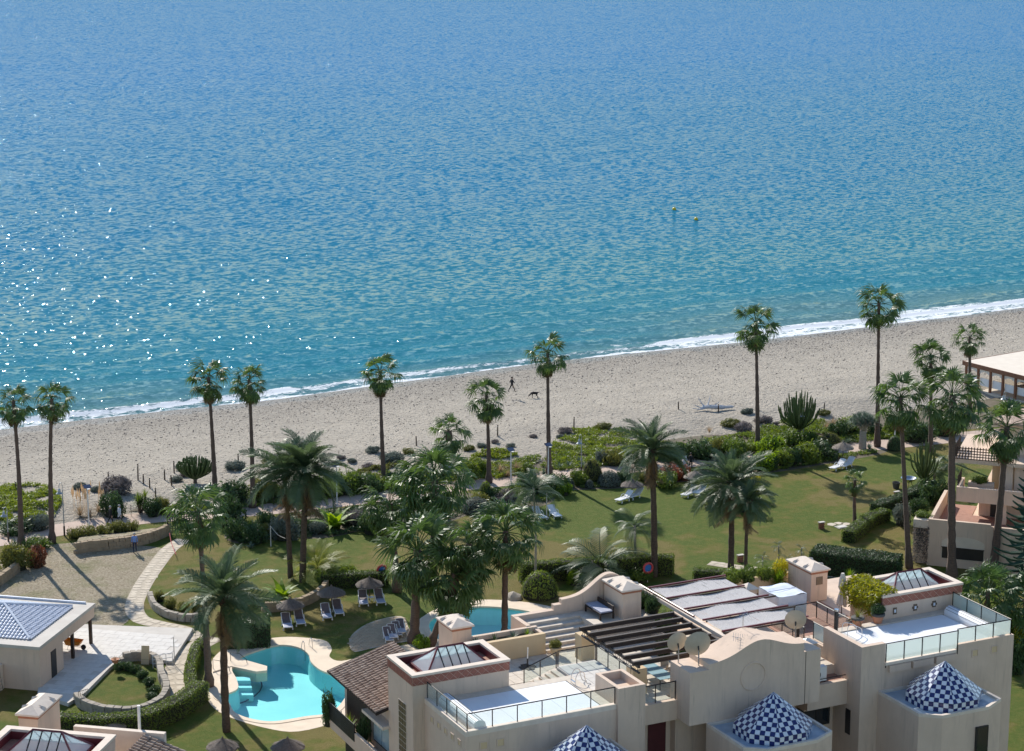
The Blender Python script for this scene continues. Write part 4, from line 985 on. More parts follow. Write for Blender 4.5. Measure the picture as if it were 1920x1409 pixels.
    for i in range(7):
        b = 7.35-1.12*i; MB().box(8.25, 14.95, b-.09, b+.09, 12.12, 12.34).build('beam', 'dark_wood', PG)
        MB().box(8.6, 14.95, b-.24, b-.19, 12.12, 12.18).build('slat', 'dark_wood', PG)
    mb = MB(); mb.box(8.52, 8.64, .4, 7.7, 11.95, 12.11); mb.box(8.52, 8.64, .4, 7.7, 11.62, 11.70)
    for i in range(16):
        b = .5+.45*i; mb.tube([(8.58, b, 11.66), (8.58, b+.22, 12.0), (8.58, b+.44, 11.66)], .018, 4)
    mb.build('truss', 'iron', PG)
    mb = MB(); mb.box(14.98, 15.10, .6, 7.6, 11.9, 12.2); mb.build('side_beam', 'dark_wood', PG)
    for b in (1.0, 7.6): MB().box(8.5, 9.45, b, b+.85, 10.0, 11.62).build('pillar', 'plaster_yellow', PG)
    for b in (.9, 7.2): MB().box(14.85, 15.1, b, b+.25, 10.0, 11.9).build('post', 'dark_wood', PG)
    RG = bpy.data.objects.new('reed_pergola', None); COL.objects.link(RG); RG.parent = B
    MB().box(15.45, 15.75, 2.3, 12.9, 12.05, 12.28).build('gutter', 'coping', RG)
    MB().tube([(15.62, 6.0, 12.36), (15.62, 12.9, 12.36)], .07, 6).build('rail', 'maroon_frame', RG)
    ys = [2.75, 5.05, 7.35, 9.65, 12.0]
    for j in range(4):
        # reed mat: many canes, sagging a little
        mb = MB(); n = 150; y0, y1 = ys[j]+.12, ys[j+1]-.14
        for i in range(n):
            x = 15.85+5.55*(i+.5)/n; sag = .05*math.sin(j*2+x*1.7)+rng.uniform(-.012, .012); e0, e1 = rng.uniform(-.05, .03), rng.uniform(-.03, .05)
            mb.tube([(x, y0+e0, 12.33+sag), (x+rng.uniform(-.03, .03), (y0+y1)/2, 12.31+sag), (x+rng.uniform(-.03, .03), y1+e1, 12.33+sag)], .024, 3)
        mb.build('reed_mat', 'reed', RG, kind='stuff')
    for y in ys:
        MB().box(15.7, 22.0 if y < 9 else 21.6, y-.05, y+.05, 12.36, 12.46).build('beam', 'maroon_frame', RG); MB().box(15.8, 22.4 if 3 < y < 9 else 21.5, y-.27, y-.20, 12.30, 12.40).build('batten', 'dark_wood', RG)
    for x, y in ((15.9, 2.8), (21.3, 2.8), (15.9, 11.8), (21.3, 11.8)): MB().box(x-.07, x+.07, y-.07, y+.07, 10.0, 12.29).build('post', 'dark_wood', RG)
    part('pillar', 'plaster', (21.55, 22.35, 9.3, 10.1, 10.0, 12.2)); MB().add([(21.4, 9.15, 12.202), (22.5, 9.15, 12.202), (22.5, 10.25, 12.202), (21.4, 10.25, 12.202), (21.95, 9.7, 12.55)], [(0, 1, 4), (1, 2, 4), (2, 3, 4), (3, 0, 4), (3, 2, 1, 0)]).build('pillar_cap', 'coping', B)
    # --- left lean-to roof over the balconies
    def tiled_roof(P, corner, ux, uy, w_, l_, drop, name='tile_roof'):
        """ux: down-slope direction, uy: along the eave"""
        T = bpy.data.objects.new(name, None); COL.objects.link(T); T.parent = P
        ux, uy, c = Vector(ux), Vector(uy), Vector(corner); dn = (ux*w_+Vector((0, 0, -drop))); sl = dn.length; dn.normalize(); nn = dn.cross(uy); nn = nn if nn.z > 0 else -nn
        base = [c, c+dn*sl, c+dn*sl+uy*l_, c+uy*l_]; MB().add(base+[v-nn*.12 for v in base], [(0, 1, 2, 3), (7, 6, 5, 4), (0, 4, 5, 1), (1, 5, 6, 2), (2, 6, 7, 3), (3, 7, 4, 0)]).build('roof_deck', 'roof_under', T)
        nc = int(l_/.34); nr = int(sl/.42); seg = 5
        mb = MB(); vs = []
        for e, rad in ((0, .09), (.47, .112)):
            for k in range(seg+1):
                t = math.pi*k/seg; vs.append((e, math.cos(t)*rad, math.sin(t)*rad*.85+(.03 if e == 0 else .055)))
        mb.add(vs, [(k, k+1, seg+2+k, seg+1+k) for k in range(seg)]+[(seg+1+k, seg+2+k, 0, 0) for k in range(0)]); mb.add([(.47, math.cos(math.pi*k/seg)*.112, math.sin(math.pi*k/seg)*.095+.055) for k in range(seg+1)], [tuple(range(seg+1))], 1)
        me = mb.mesh('tile', ['roof_tile', 'roof_under']); rot = Matrix((dn, uy, nn)).transposed().to_4x4(); k = 0; mbs = MB()
        for i in range(nc):
            for j in range(nr):
                mw = Matrix.Translation(c+uy*(.17+i*.34)+dn*(j*.42+rng.uniform(-.015, .015))+nn*.01)@rot@Matrix.Rotation(rng.uniform(-.03, .03), 4, 'Z')
                if k < 295: link('tile', me, T, mw)
                else: mbs.add([mw@Vector(v) for v in mb.v], mb.f, 0)
                k += 1
        if mbs.v: mbs.build('tile_field', 'roof_tile', T, kind='stuff')
        return T
    # left wing behind the tower: low tiled roof, balcony with slatted screen
    tiled_roof(B, (-.8, 7.65, 10.15), (-1, 0, 0), (0, 1, 0), 4.5, 8.1, 1.25)
    part('wall', 'plaster', (-4.2, 1.69, 7.62, 15.5, 0, 8.75)); part('gable_wall', 'plaster_light', (-4.2, -.9, 7.61, 7.9, 8.752, 9.0))
    part('balcony_floor', 'plaster', (-5.35, -4.21, 7.7, 15.6, 5.3, 5.6)); part('balcony_wall', 'plaster', (-5.4, -5.2, 7.7, 10.9, 5.601, 6.5), (-5.38, -5.2, 10.91, 15.6, 5.601, 5.9))
    LV = bpy.data.objects.new('slat_screen', None); COL.objects.link(LV); LV.parent = B
    for k in range(9): MB().box(-5.42, -5.38, 10.95, 15.5, 5.92+.13*k, 6.02+.13*k).build('slat', 'dark_frame', LV)
    for b in (11.0, 13.2, 15.45): MB().box(-5.375, -5.33, b-.03, b+.03, 5.9, 7.1).build('post', 'dark_frame', LV)
    part('shutter', 'dark_wood', (-4.26, -4.21, 11.2, 15.0, 5.65, 8.5))
    o = part('window', 'dark_frame', (-4.28, -4.21, 7.9, 10.6, 6.0, 7.7)); part('pane', 'glass_sky', (-4.30, -4.282, 8.0, 9.2, 6.1, 7.6), (-4.30, -4.282, 9.3, 10.5, 6.1, 7.6), parent=o)
    part('canopy', 'coping', (-4.95, -4.21, 7.5, 10.8, 7.85, 8.05)); part('wall', 'dark_frame', (-4.25, -4.215, 7.65, 15.4, 2.2, 4.9))
    return B, tower, tiled_roof, chimney
def PR_v(p):
    d = p-CAM; fw = Vector((_sy*_c, _cy*_c, -_s)); dn = Vector((-_sy*_s, -_cy*_s, -_c)); return 704.5+F_PX*d.dot(dn)/d.dot(fw)
BLD, tower_fn, tiles_fn, chimney_fn = building()
# ---------------------------------------------------------------- other buildings
def sub(name, parent, loc=(0, 0, 0), rz=0):
    o = bpy.data.objects.new(name, None); COL.objects.link(o); o.parent = parent; o.location = loc; o.rotation_euler = (0, 0, rz); return o
def local_frame(org, rz):
    mw = Matrix.Translation(org)@Matrix.Rotation(rz, 4, 'Z'); inv = mw.inverted(); return lambda p: inv@Vector(p)
def bxs(parent, name, mats, *boxes, **kw):
    mb = MB()
    for b in boxes: mb.box(*b)
    return mb.build(name, mats, parent, **kw)
# neighbouring block in the bottom-left corner
RZB = R(-38); rr = at(116, 1373, 13.25); rot = Matrix.Rotation(RZB, 4, 'Z'); oB = rr-(rot@Vector((4.03, 1.775, 0))); oB.z = 0
BB = thing('apartment_building', 'neighbouring beige block with maroon skylight beside the low pavilion', 'building', oB, RZB)
LB = local_frame(oB, RZB)
tower_fn(0, 6.2, 0, 3.7, P=BB)
q = LB(at(34, 1338, 12.0)); chimney_fn((q.x, q.y, 9.5), 1.15, 3.0, 2.5, BB)
bxs(BB, 'wall', 'plaster', (-4, -.01, -3, 3.6, 0, 9.9), (q.x-1, q.x+2.5, 3.71, q.y+3.4, 0, 9.5))
q = LB(at(200, 1371, 10.9)); tiles_fn(BB, (6.25, q.y-5.2, 10.9), (1, 0, 0), (0, 1, 0), 4.6, 5.2, 1.5)
bxs(BB, 'wall', 'plaster', (6.21, 10.5, q.y-5.0, q.y-.1, 0, 9.2)); bxs(BB, 'parapet', 'coping', (2.0, 7.4, q.y+.02, q.y+.35, 9.3, 11.0))
MB().tube([(5.6, q.y+.9, 9.5), (5.6, q.y+.9, 12.2)], .09, 8).build('flue', 'white_paint', BB)
# low pavilion
RZP = R(-39); oP = Vector((-17.0, 43.0, 0)); PV = thing('pavilion', 'low tan pavilion with flat roof rim, grey tiled hip and open portico', 'building', oP, RZP)
def pavilion():
    ln, wd, zt = 9.8, 13.0, 3.4
    bxs(PV, 'wall', 'plaster_light', (-wd, 0, 0, 4.0, 0, 3.15)); PV.children[-1].data.materials[0] = M('plaster')
    bxs(PV, 'fascia', 'plaster', (-.35, -.002, 4.002, ln, 2.35, 3.15), (-wd, -.352, ln-.35, ln, 2.35, 3.15)); bxs(PV, 'ceiling', 'plaster_light', (-wd, -.36, 4.002, ln-.36, 3.0, 3.15))
    bxs(PV, 'wall', 'plaster_light', (-wd, -4.2, 4.01, ln-2.0, 0, 2.99))
    mb = MB(); hx0, hx1, hy0, hy1 = -wd, -1.25, 1.2, ln-1.15
    mb.box(-wd, .08, -.08, hy0, 3.152, zt); mb.box(-wd, .08, hy1, ln+.08, 3.152, zt); mb.box(hx1, .08, hy0+.001, hy1-.001, 3.152, zt); mb.build('roof_rim', 'concrete', PV)
    bxs(PV, 'upstand', 'grey_tile', (-wd, -.6, ln-.28, ln-.12, zt+.002, zt+.14))
    H = sub('hip_roof', PV); zb, zr = 3.42, 4.55; k = (hy1-hy0)/2; rx = hx1-k; A = [Vector((hx1, hy0, zb)), Vector((hx1, hy1, zb)), Vector((rx, hy0+k, zr))]; C = [Vector((hx0, hy0, zb)), Vector((hx1, hy0, zb)), Vector((rx, hy0+k, zr)), Vector((hx0, hy0+k, zr))]
    D = [Vector((hx1, hy1, zb)), Vector((hx0, hy1, zb)), Vector((hx0, hy0+k, zr)), Vector((rx, hy0+k, zr))]
    mb = MB(); mb.add(A, [(0, 1, 2)]); mb.add(C, [(0, 1, 2, 3)]); mb.add(D, [(0, 1, 2, 3)]); mb.build('roof_deck', 'grey_tile', H)
    def field(poly, ux, dn):
        mbs = MB(); nn = ux.cross(dn); nn = nn if nn.z > 0 else -nn; o = poly[0]; P2 = [((p-o).dot(ux), (p-o).dot(dn)) for p in poly]
        xs = [p[0] for p in P2]; ys = [p[1] for p in P2]
        def ins(x, y):
            c = False
            for i in range(len(P2)):
                a, b = P2[i], P2[i-1]
                if (a[1] > y) != (b[1] > y) and x < (b[0]-a[0])*(y-a[1])/(b[1]-a[1])+a[0]: c = not c
            return c
        x = min(xs)+.14
        while x < max(xs):
            y = min(ys)
            while y < max(ys):
                if ins(x, y+.18):
                    c = o+ux*x+dn*y; vs = []
                    for e, rad in ((0, .09), (.38, .115)):
                        for kk in range(5):
                            t = math.pi*kk/4; vs.append(c+dn*e+ux*math.cos(t)*rad+nn*(math.sin(t)*rad*.8+(.02 if e == 0 else .05)))
                    mbs.add(vs, [(i, i+1, i+6, i+5) for i in range(4)]+[(5, 6, 7, 8, 9)])
                y += .36
            x += .28
        mbs.build('tile_field', 'grey_tile', H, kind='stuff')
    field(A, Vector((0, 1, 0)), (Vector((hx1, hy0+k, zb))-A[2]).normalized()); field(C, Vector((1, 0, 0)), (Vector((0, hy0, zb))-Vector((0, hy0+k, zr))).normalized()); field(D, Vector((1, 0, 0)), (Vector((0, hy1, zb))-Vector((0, hy0+k, zr))).normalized())
    for p, q in ((A[0], A[2]), (A[1], A[2]), (A[2], Vector((hx0, hy0+k, zr)))): MB().tube([p+Vector((0, 0, .09)), q+Vector((0, 0, .09))], .10, 6).build('ridge_tiles', 'grey_tile', H)
    for y in (6.0, 9.3): bxs(PV, 'column', 'dark_wood', (-.32, -.10, y, y+.22, 0, 2.348))
    for x in (-4.2, -5.9): o = bxs(PV, 'window', 'concrete', (x-.35, x+.35, -.05, -.003, 1.55, 2.35)); bxs(o, 'pane', 'glass_dark', (x-.27, x+.27, -.06, -.051, 1.62, 2.28))
    bxs(PV, 'door', 'dark_frame', (-.002, .04, 1.9, 2.75, .3, 2.3)); bxs(PV, 'garden_wall', 'plaster_light', (-3.1, -2.85, -4.2, -.081, 0, 1.9))
pavilion()
TS = pxpoly([(96, 1168), (362, 1178), (322, 1240), (236, 1227), (205, 1252), (160, 1298), (128, 1318), (70, 1300)], .3)
def terrace():
    base = structure('paved_terrace', MB().prism(TS, -.1, .28), 'concrete')
    rot = Matrix.Rotation(RZP, 4, 'Z'); me = MB().box(-.58, .58, -.38, .38, 0, .02).mesh('slab', 'white_deck'); poly = TS
    def inside(x, y):
        k = False
        for i in range(len(poly)):
            a, b = poly[i], poly[i-1]
            if (a[1] > y) != (b[1] > y) and x < (b[0]-a[0])*(y-a[1])/(b[1]-a[1])+a[0]: k = not k
        return k
    n = 0
    for i in range(-4, 20):
        for j in range(-10, 16):
            lp = Vector((.65+i*1.18+(.59 if j % 2 else 0), .4+j*.78, 0)); p = rot@lp+oP; 
            if lp.x < .4 and lp.y > -.3 and lp.y < 4.3: continue
            if all(inside(p.x+dx, p.y+dy) for dx in (-.5, .5) for dy in (-.5, .5)): o = link('slab', me, base); o.location = (p.x, p.y, .281); o.rotation_euler = (0, 0, RZP); n += 1
terrace()
# stone garden walls, stone by stone
def stone_wall(line_px, h, th, mat, label, z0=0.0, ln=.55, n=6):
    line = smooth_line([tuple(at(u, v, z0)) for u, v in line_px], n); base = Vector(line[0]); t = thing('stone_wall', label, 'wall', base); r = random.Random(len(line)); pts = [Vector(p) for p in line]; acc = [0]
    for a, b in zip(pts, pts[1:]): acc.append(acc[-1]+(b-a).length)
    def P(s):
        for i in range(len(acc)-1):
            if s <= acc[i+1] or i == len(acc)-2:
                d = (pts[i+1]-pts[i]); return pts[i]+d*((s-acc[i])/max(1e-6, d.length)), d.normalized()
    nz = max(1, round(h/.34)); hz = h/nz; core = []
    for j in range(nz):
        s = (ln*.5 if j % 2 else 0)
        while s < acc[-1]:
            l_ = ln*r.uniform(.7, 1.25); p, d = P(min(acc[-1], s+l_/2)); nn = Vector((-d.y, d.x, 0)); k = th/2*r.uniform(.94, 1.06); q = p-base; e = l_*.485; zz = j*hz; top = zz+hz*(.97 if j < nz-1 else r.uniform(.9, 1.05)); mb = MB()
            vs = [q-d*e-nn*k, q+d*e-nn*k, q+d*e+nn*k, q-d*e+nn*k]; vs = [v+Vector((r.uniform(-.02, .02), r.uniform(-.02, .02), 0)) for v in vs]
            tp = [v*1.0 for v in vs]; c = sum(vs, Vector())/4; tp = [c+(v-c)*.90 for v in vs]
            mb.add([v+Vector((0, 0, zz)) for v in vs]+[v+Vector((0, 0, top-.05)) for v in vs]+[v+Vector((0, 0, top)) for v in tp], [(0, 1, 5, 4), (1, 2, 6, 5), (2, 3, 7, 6), (3, 0, 4, 7), (4, 5, 9, 8), (5, 6, 10, 9), (6, 7, 11, 10), (7, 4, 8, 11), (8, 9, 10, 11)]); mb.build('stone', mat, t)
            s += l_
    return t
stone_wall([(225, 1243), (262, 1238), (296, 1248), (303, 1275), (313, 1300), (300, 1325), (260, 1342), (205, 1343), (160, 1330), (146, 1318)], .75, .5, 'stone_grey', 'low curved grey stone wall round the small oval lawn')
stone_wall([(140, 1039), (170, 1034), (230, 1028), (280, 1018), (316, 1003)], 1.0, .45, 'stone_wall', 'brown stone retaining wall behind the man in blue')
stone_wall([(-20, 1110), (10, 1090), (36, 1070)], .9, .45, 'stone_wall', 'short brown stone wall at the edge of the dry lawn under red-brown bushes')
stone_wall([(281, 1120), (290, 1142), (315, 1158), (350, 1165), (385, 1163)], .6, .4, 'stone_grey', 'low grey stone kerb wall round the palm bed by the garden path')
stone_wall([(490, 1148), (540, 1144), (580, 1132), (605, 1115), (615, 1100)], .8, .4, 'stone_wall', 'curved stone wall under the big-leaf plants behind the thatched parasols')
def raised_bank():
    pts = [at(u, v) for u, v in ((145, 1035), (170, 1031), (230, 1025), (280, 1015), (312, 1001))]; back = [at(u, v) for u, v in ((150, 1006), (180, 1002), (230, 999), (280, 992), (300, 990))]; n = len(pts)
    mb = MB(); mb.add([(p.x, p.y, .92) for p in pts]+[(p.x, p.y, .02) for p in back]+[(p.x, p.y, -.05) for p in pts], [(i, i+1, n+i+1, n+i) for i in range(n-1)]+[(i+1, i, 2*n+i, 2*n+i+1) for i in range(n-1)]); structure('earth_bank', mb, 'dry_grass')
raised_bank()
# terraced building on the right
oR = Vector((58.5, 39.0, 0)); RZR = R(-45); TB = thing('apartment_building', 'stepped beige apartment building with balconies behind the tall palms', 'building', oR, RZR)
def terraced():
    bxs(TB, 'wall', 'plaster', (0, 14, 0, .3, 0, 2.85), (0, .3, .301, 9.5, 0, 2.85)); bxs(TB, 'wall', 'plaster', (2.9, 14, 6.4, 16, 0, 2.85))
    mb = MB(); mb.box(.3, 14, .3, 6.4, 2.6, 2.85); mb.box(.3, 2.9, 6.401, 9.5, 2.6, 2.85); mb.build('slab', 'plaster', TB); bxs(TB, 'terrace_floor', 'terracotta_floor', (.32, 13.9, .32, 6.38, 2.852, 2.9), (.32, 2.88, 6.39, 9.4, 2.852, 2.9))
    bxs(TB, 'parapet', 'plaster', (0, 5.2, 0, .3, 2.852, 4.1), (0, .3, .302, 9.5, 2.852, 4.1), (5.2, 14, 0, .3, 2.852, 3.9))
    bxs(TB, 'planter', 'coping', (-1.3, -.002, .2, 2.2, 3.2, 3.9)); bxs(TB, 'planter_base', 'plaster', (-1.1, -.003, .4, 2.0, 0, 3.198))
    bxs(TB, 'wall', 'plaster', (3.4, 14, 6.6, 16, 2.9, 4.7)); o = bxs(TB, 'door', 'dark_frame', (4.4, 5.6, 6.52, 6.598, 2.92, 4.6))
    bxs(TB, 'balcony', 'plaster', (1.7, 14, 4.1, 4.4, 4.72, 6.0), (1.7, 2.0, 4.402, 7.4, 4.72, 6.0)); bxs(TB, 'balcony_floor', 'plaster', (1.7, 14, 4.41, 7.5, 4.701, 4.95)); bxs(TB, 'pillar', 'plaster', (5.3, 6.0, 4.42, 5.1, 2.9, 4.7)); bxs(TB, 'pillar', 'plaster', (5.2, 6.1, 7.2, 7.59, 4.96, 7.4))
    bxs(TB, 'wall', 'plaster', (6.2, 14, 7.6, 16, 4.7, 7.4)); bxs(TB, 'wall', 'plaster_yellow', (4.2, 6.19, 8.4, 8.7, 4.96, 7.4)); bxs(TB, 'planter', 'plaster', (2.4, 4.6, 6.3, 7.0, 4.96, 5.9))
    bxs(TB, 'balcony_floor', 'plaster', (1.0, 14, 6.9, 16, 7.402, 7.75)); bxs(TB, 'wall', 'plaster', (4.5, 14, 9.8, 16, 7.76, 10.5)); bxs(TB, 'roof', 'roof_tile', (4.1, 14.4, 9.3, 16, 10.502, 10.7))
    def lattice(x0, x1, y, z0, z1, along='x'):
        g = sub('lattice_railing', TB); n = max(2, int((x1-x0)/.24))
        for i in range(n+1):
            s = x0+(x1-x0)*i/n; b = (s-.04, s+.04, y, y+.03) if along == 'x' else (y, y+.03, s-.04, s+.04); bxs(g, 'slat', 'dark_wood', (*b, z0, z1))
        for k in range(int((z1-z0)/.24)+1):
            z = z0+k*.24; b = (x0, x1, y-.032, y-.002) if along == 'x' else (y-.032, y-.002, x0, x1); bxs(g, 'rail', 'dark_wood', (*b, z, z+.08))
    lattice(1.0, 5.5, 6.92, 7.76, 8.9); lattice(6.95, 11.0, 1.02, 7.76, 8.9, 'y'); lattice(4.6, 7.0, 1.72, 6.0, 6.9, 'y')
    # arched loggia: flat arch plate, shade inside put in as a dark plate, railing
    ar = [(1.2, 2.2)]+[(3.0+1.8*math.cos(t), 2.2+.55*math.sin(t)) for t in [math.pi-math.pi*k/12 for k in range(13)]]+[(4.8, 2.2), (4.8, .75), (1.2, .75)]
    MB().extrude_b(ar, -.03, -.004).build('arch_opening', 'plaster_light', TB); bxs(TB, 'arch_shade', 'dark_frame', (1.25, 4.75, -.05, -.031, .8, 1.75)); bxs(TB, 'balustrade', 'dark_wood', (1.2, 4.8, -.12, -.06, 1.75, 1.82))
terraced()
# beach restaurant
oQ = Vector((102.3, 91.4, 0)); QS = thing('beach_restaurant', 'timber beach restaurant with wide cream awning roof by the sand', 'building', oQ, R(8))
def restaurant():
    bxs(QS, 'awning_roof', 'awning', (0, 22, -14, 0, 2.85, 3.0)); bxs(QS, 'roof_beam', 'restaurant_wood', (-.12, -.002, -14, .1, 2.55, 3.04), (0, 22, -14.15, -14.002, 2.55, 3.02), (0, 22, .002, .12, 2.55, 3.02))
    for i in range(8):
        y = -.3-1.9*i; bxs(QS, 'post', 'restaurant_wood', (.05, .3, y-.12, y+.12, -.2, 2.548)); 
        if i < 7: m_ = MB(); pr = [Vector((.2, y-.15-1.6*k/6, 2.5-.5*(1-abs(k/3-1)**2)*0-(.55 if True else 0)*(1-math.sin(math.pi*k/6)*.55))) for k in range(7)]; m_.add(pr+[Vector((p.x, p.y, 2.5)) for p in pr], [(j, j+1, 8+j, 7+j) for j in range(6)]); m_.build('valance', 'white_paint', QS)
    for i in range(7): bxs(QS, 'blind', 'white_cover', (.30, .34, -2.05-1.9*i, -.5-1.9*i, .6, 1.5))
    bxs(QS, 'floor', 'stone_deck', (0, 22, -14, 0, -.3, .05)); bxs(QS, 'back_wall', 'restaurant_wood', (7, 7.2, -14, 0, .05, 2.84))
    bxs(QS, 'porch_roof', 'thatch_light', (-2.2, 3.2, -20.5, -15.2, 2.3, 2.42)); 
    for x, y in ((-2.0, -20.3), (-2.0, -15.5), (2.9, -15.5), (2.9, -20.3)): bxs(QS, 'porch_post', 'restaurant_wood', (x, x+.16, y, y+.16, 0, 2.298))
    bxs(QS, 'porch_wall', 'restaurant_wood', (-1.6, 3.0, -20.0, -19.8, 0, 1.1), (-1.9, -1.75, -20.0, -15.6, 0, 1.0)); bxs(QS, 'kitchen_wall', 'plaster', (4.5, 12, -24, -18, 0, 3.6)); bxs(QS, 'kitchen_coping', 'coping', (4.3, 12.2, -24.2, -17.8, 3.602, 3.8))
restaurant()
# ---------------------------------------------------------------- palms
def P(kind, bx, by, cx, cy, rpx, label, **kw):
    b = at(bx, by); t = above(b, cx, cy); return palm(kind, b, t, px2m(t, rpx), label, seed=int(bx+by), **kw)
P('fan', 40, 1024, 25, 752, 46, 'tall fan palm with slanting trunk standing in the promenade verge by the red-brown bushes')
P('fan', 98, 1018, 97, 748, 44, 'tall straight fan palm beside the swan-neck lamp and promenade')
P('fan', 404, 930, 391, 708, 46, 'tall fan palm rising right behind the dome-shaped cactus')
P('fan', 474, 952, 467, 712, 42, 'tall fan palm rising behind the twin date palms')
P('fan', 720, 908, 713, 697, 44, 'tall fan palm standing alone between promenade hedge and sand')
P('fan', 917, 906, 912, 742, 48, 'medium fan palm near the drum-shaped clipped bush')
P('fan', 1030, 890, 1027, 662, 44, 'tall fan palm whose crown overlaps the surf, near the dog on the beach')
P('fan', 1421, 838, 1417, 605, 50, 'tall fan palm with heavy hanging crown beside the driftwood')
P('fan', 1645, 838, 1648, 568, 50, 'tallest fan palm, beside the dragon tree')
P('fan', 842, 868, 841, 808, 48, 'short stout fan palm on the dune sand', trunk_r=(.42, .36))
P('fan', 1745, 850, 1745, 668, 44, 'fan palm beyond the lawn with ragged crown against the sand')
P('fan', 1818, 790, 1818, 632, 36, 'slim fan palm in front of the restaurant awning')
P('fan', 1705, 1066, 1688, 745, 62, 'fan palm with curved trunk in front of the ivy-covered wall', trunk_r=(.26, .17), nf=36)
P('fan', 1785, 1085, 1786, 742, 70, 'thick straight fan palm in front of the arched loggia', trunk_r=(.36, .27), nf=40)
P('fan', 1862, 1075, 1888, 800, 66, 'fan palm leaning in front of the stepped balconies', trunk_r=(.36, .24), nf=38)
P('fan', 1850, 1215, 1852, 1110, 72, 'fan palm with low glossy crown beside the glazed roof pool', nf=40)
P('fan', 1925, 1215, 1922, 1125, 62, 'fan palm half out of view beside the yellow-green bushes', nf=32)
P('fan', 392, 1287, 372, 960, 66, 'fan palm with drooping skirt in front of the lattice screen', trunk_r=(.30, .17), nf=44, dead=24)
P('fan', 812, 1120, 815, 900, 84, 'big fan palm, farthest back of the dense clump by the pools', nf=52, dead=24, trunk_r=(.36, .28))
P('fan', 745, 1110, 730, 945, 66, 'bushy fan palm at the left edge of the dense clump', nf=44, trunk_r=(.34, .26))
P('fan', 776, 1205, 783, 1032, 84, 'thick-trunked fan palm beside the stacked loungers', nf=48, dead=20, trunk_r=(.42, .30))
P('fan', 850, 1215, 850, 1075, 84, 'fan palm bending low over the small pool', nf=50, dead=16, trunk_r=(.30, .24))
P('fan', 805, 1212, 880, 1020, 66, 'fan palm hidden in the middle of the clump', nf=40, trunk_r=(.28, .22))
P('fan', 946, 1200, 948, 995, 78, 'fan palm whose trunk stands in front of the small pool', nf=46, dead=18, trunk_r=(.27, .22))
P('date', 425, 1372, 420, 1118, 104, 'large date palm at the edge of the free-form pool')
P('date', 545, 1085, 536, 888, 92, 'date palm, slimmer one of the twin pair on the lawn', trunk_r=(.24, .20))
P('date', 567, 1092, 574, 880, 96, 'date palm, thicker one of the twin pair on the lawn')
P('date', 1227, 1082, 1222, 842, 78, 'date palm standing on the big lawn near the thatched parasols')
P('date', 1370, 1076, 1372, 905, 90, 'date palm with feathery crown over the yellow-green bush', trunk_r=(.28, .22))
P('date', 1398, 1096, 1402, 938, 58, 'thin date palm close beside the feathery one', trunk_r=(.17, .13), nf=30)
P('feather', 1003, 1098, 1000, 915, 62, 'slim grey-trunked feather palm growing from the clipped dome bush', nf=16)
P('feather', 1193, 1072, 1190, 985, 56, 'small feather palm on the lawn with a few arching leaves', nf=14, trunk_r=(.13, .10))
P('fan', 1603, 985, 1603, 898, 26, 'small fan palm standing alone by the hedge end', trunk_r=(.18, .14), nf=26)
P('yellow', 595, 1085, 596, 1066, 66, 'low yellow-green feather palm on the lawn behind the hedge', nf=18)
P('feather', 1127, 1085, 1127, 1062, 90, 'stemless feather palm spreading behind the curved gable', nf=20)
P('feather', 1752, 920, 1752, 880, 36, 'small cycad-like palm beside the thin candelabra cactus', nf=20, trunk_r=(.16, .14))
P('feather', 1780, 918, 1780, 872, 36, 'small feather palm beside the lattice balcony', nf=18)
for x, y, h, lb in ((1430, 1080, 36, 'young palm between low hedge and paved path, nearer the date palms'), (1460, 1052, 30, 'young palm on the lawn side of the paved path'), (1477, 1082, 34, 'young palm beside the paved path next to the roof chimney'), (1503, 1050, 22, 'smallest young palm, against the thick glossy hedge')):
    P('feather', x, y, x, y-h, 16, lb, name='palm_sapling', group='young palms by the path', nf=10, trunk_r=(.07, .05))
LAND = []
def landmarks():
    for o in bpy.data.objects:
        if o.parent is None and o.get('category') == 'palm tree' and o.name.split('.')[0] != 'palm_sapling': LAND.append((o.location.copy(), o['label']))
landmarks(); USED = {}
def near_label(prefix, p):
    L_ = sorted(LAND, key=lambda k: (k[0]-p).length); s = prefix+' closest to the '+L_[0][1]
    short = lambda t: ' '.join(t.split()[:5]).rstrip(',')
    for s in [prefix+' near the '+short(L_[0][1])]+[prefix+' between the '+short(L_[0][1])+' and the '+short(L_[k][1]) for k in range(1, 6)]:
        s = ' '.join(s.split()[:16])
        if s not in USED: break
    USED[s] = 1; return s
# ---------------------------------------------------------------- shrubs and beds: (kind, leaf, x, y(base), width px, height px, label)
LEAFWORD = {'leaf_grey': 'grey', 'leaf_lilac': 'brownish', 'leaf_olive': 'olive', 'leaf_hedge': 'green', 'leaf_dark': 'dark green', 'leaf_bright': 'bright green', 'leaf_tan': 'tan'}
def S(kind, leaf, x, y, wpx, hpx, label, group=None, name='shrub', z=None, ry=None):
    b = at(x, y)
    if group in ('dune scrub', 'promenade shrub row', 'lawn border shrubs', 'dark bed shrubs'): label = near_label(LEAFWORD[leaf]+{'dune scrub': ' dune scrub', 'promenade shrub row': ' promenade shrub', 'lawn border shrubs': ' lawn-edge shrub', 'dark bed shrubs': ' bed shrub'}[group], b)
    b.z = max(0, beach_z(b.x, b.y)) if shore_b(b.x)-b.y < 44 else 0
    if z is not None: b = at(x, y, z)
    return shrub(kind, leaf, b, px2m(b, wpx)/2, px2m(b, hpx)/.95, label, name, group)
sea_hedge = 'yellow-green promenade shrub in the row between path and dune'
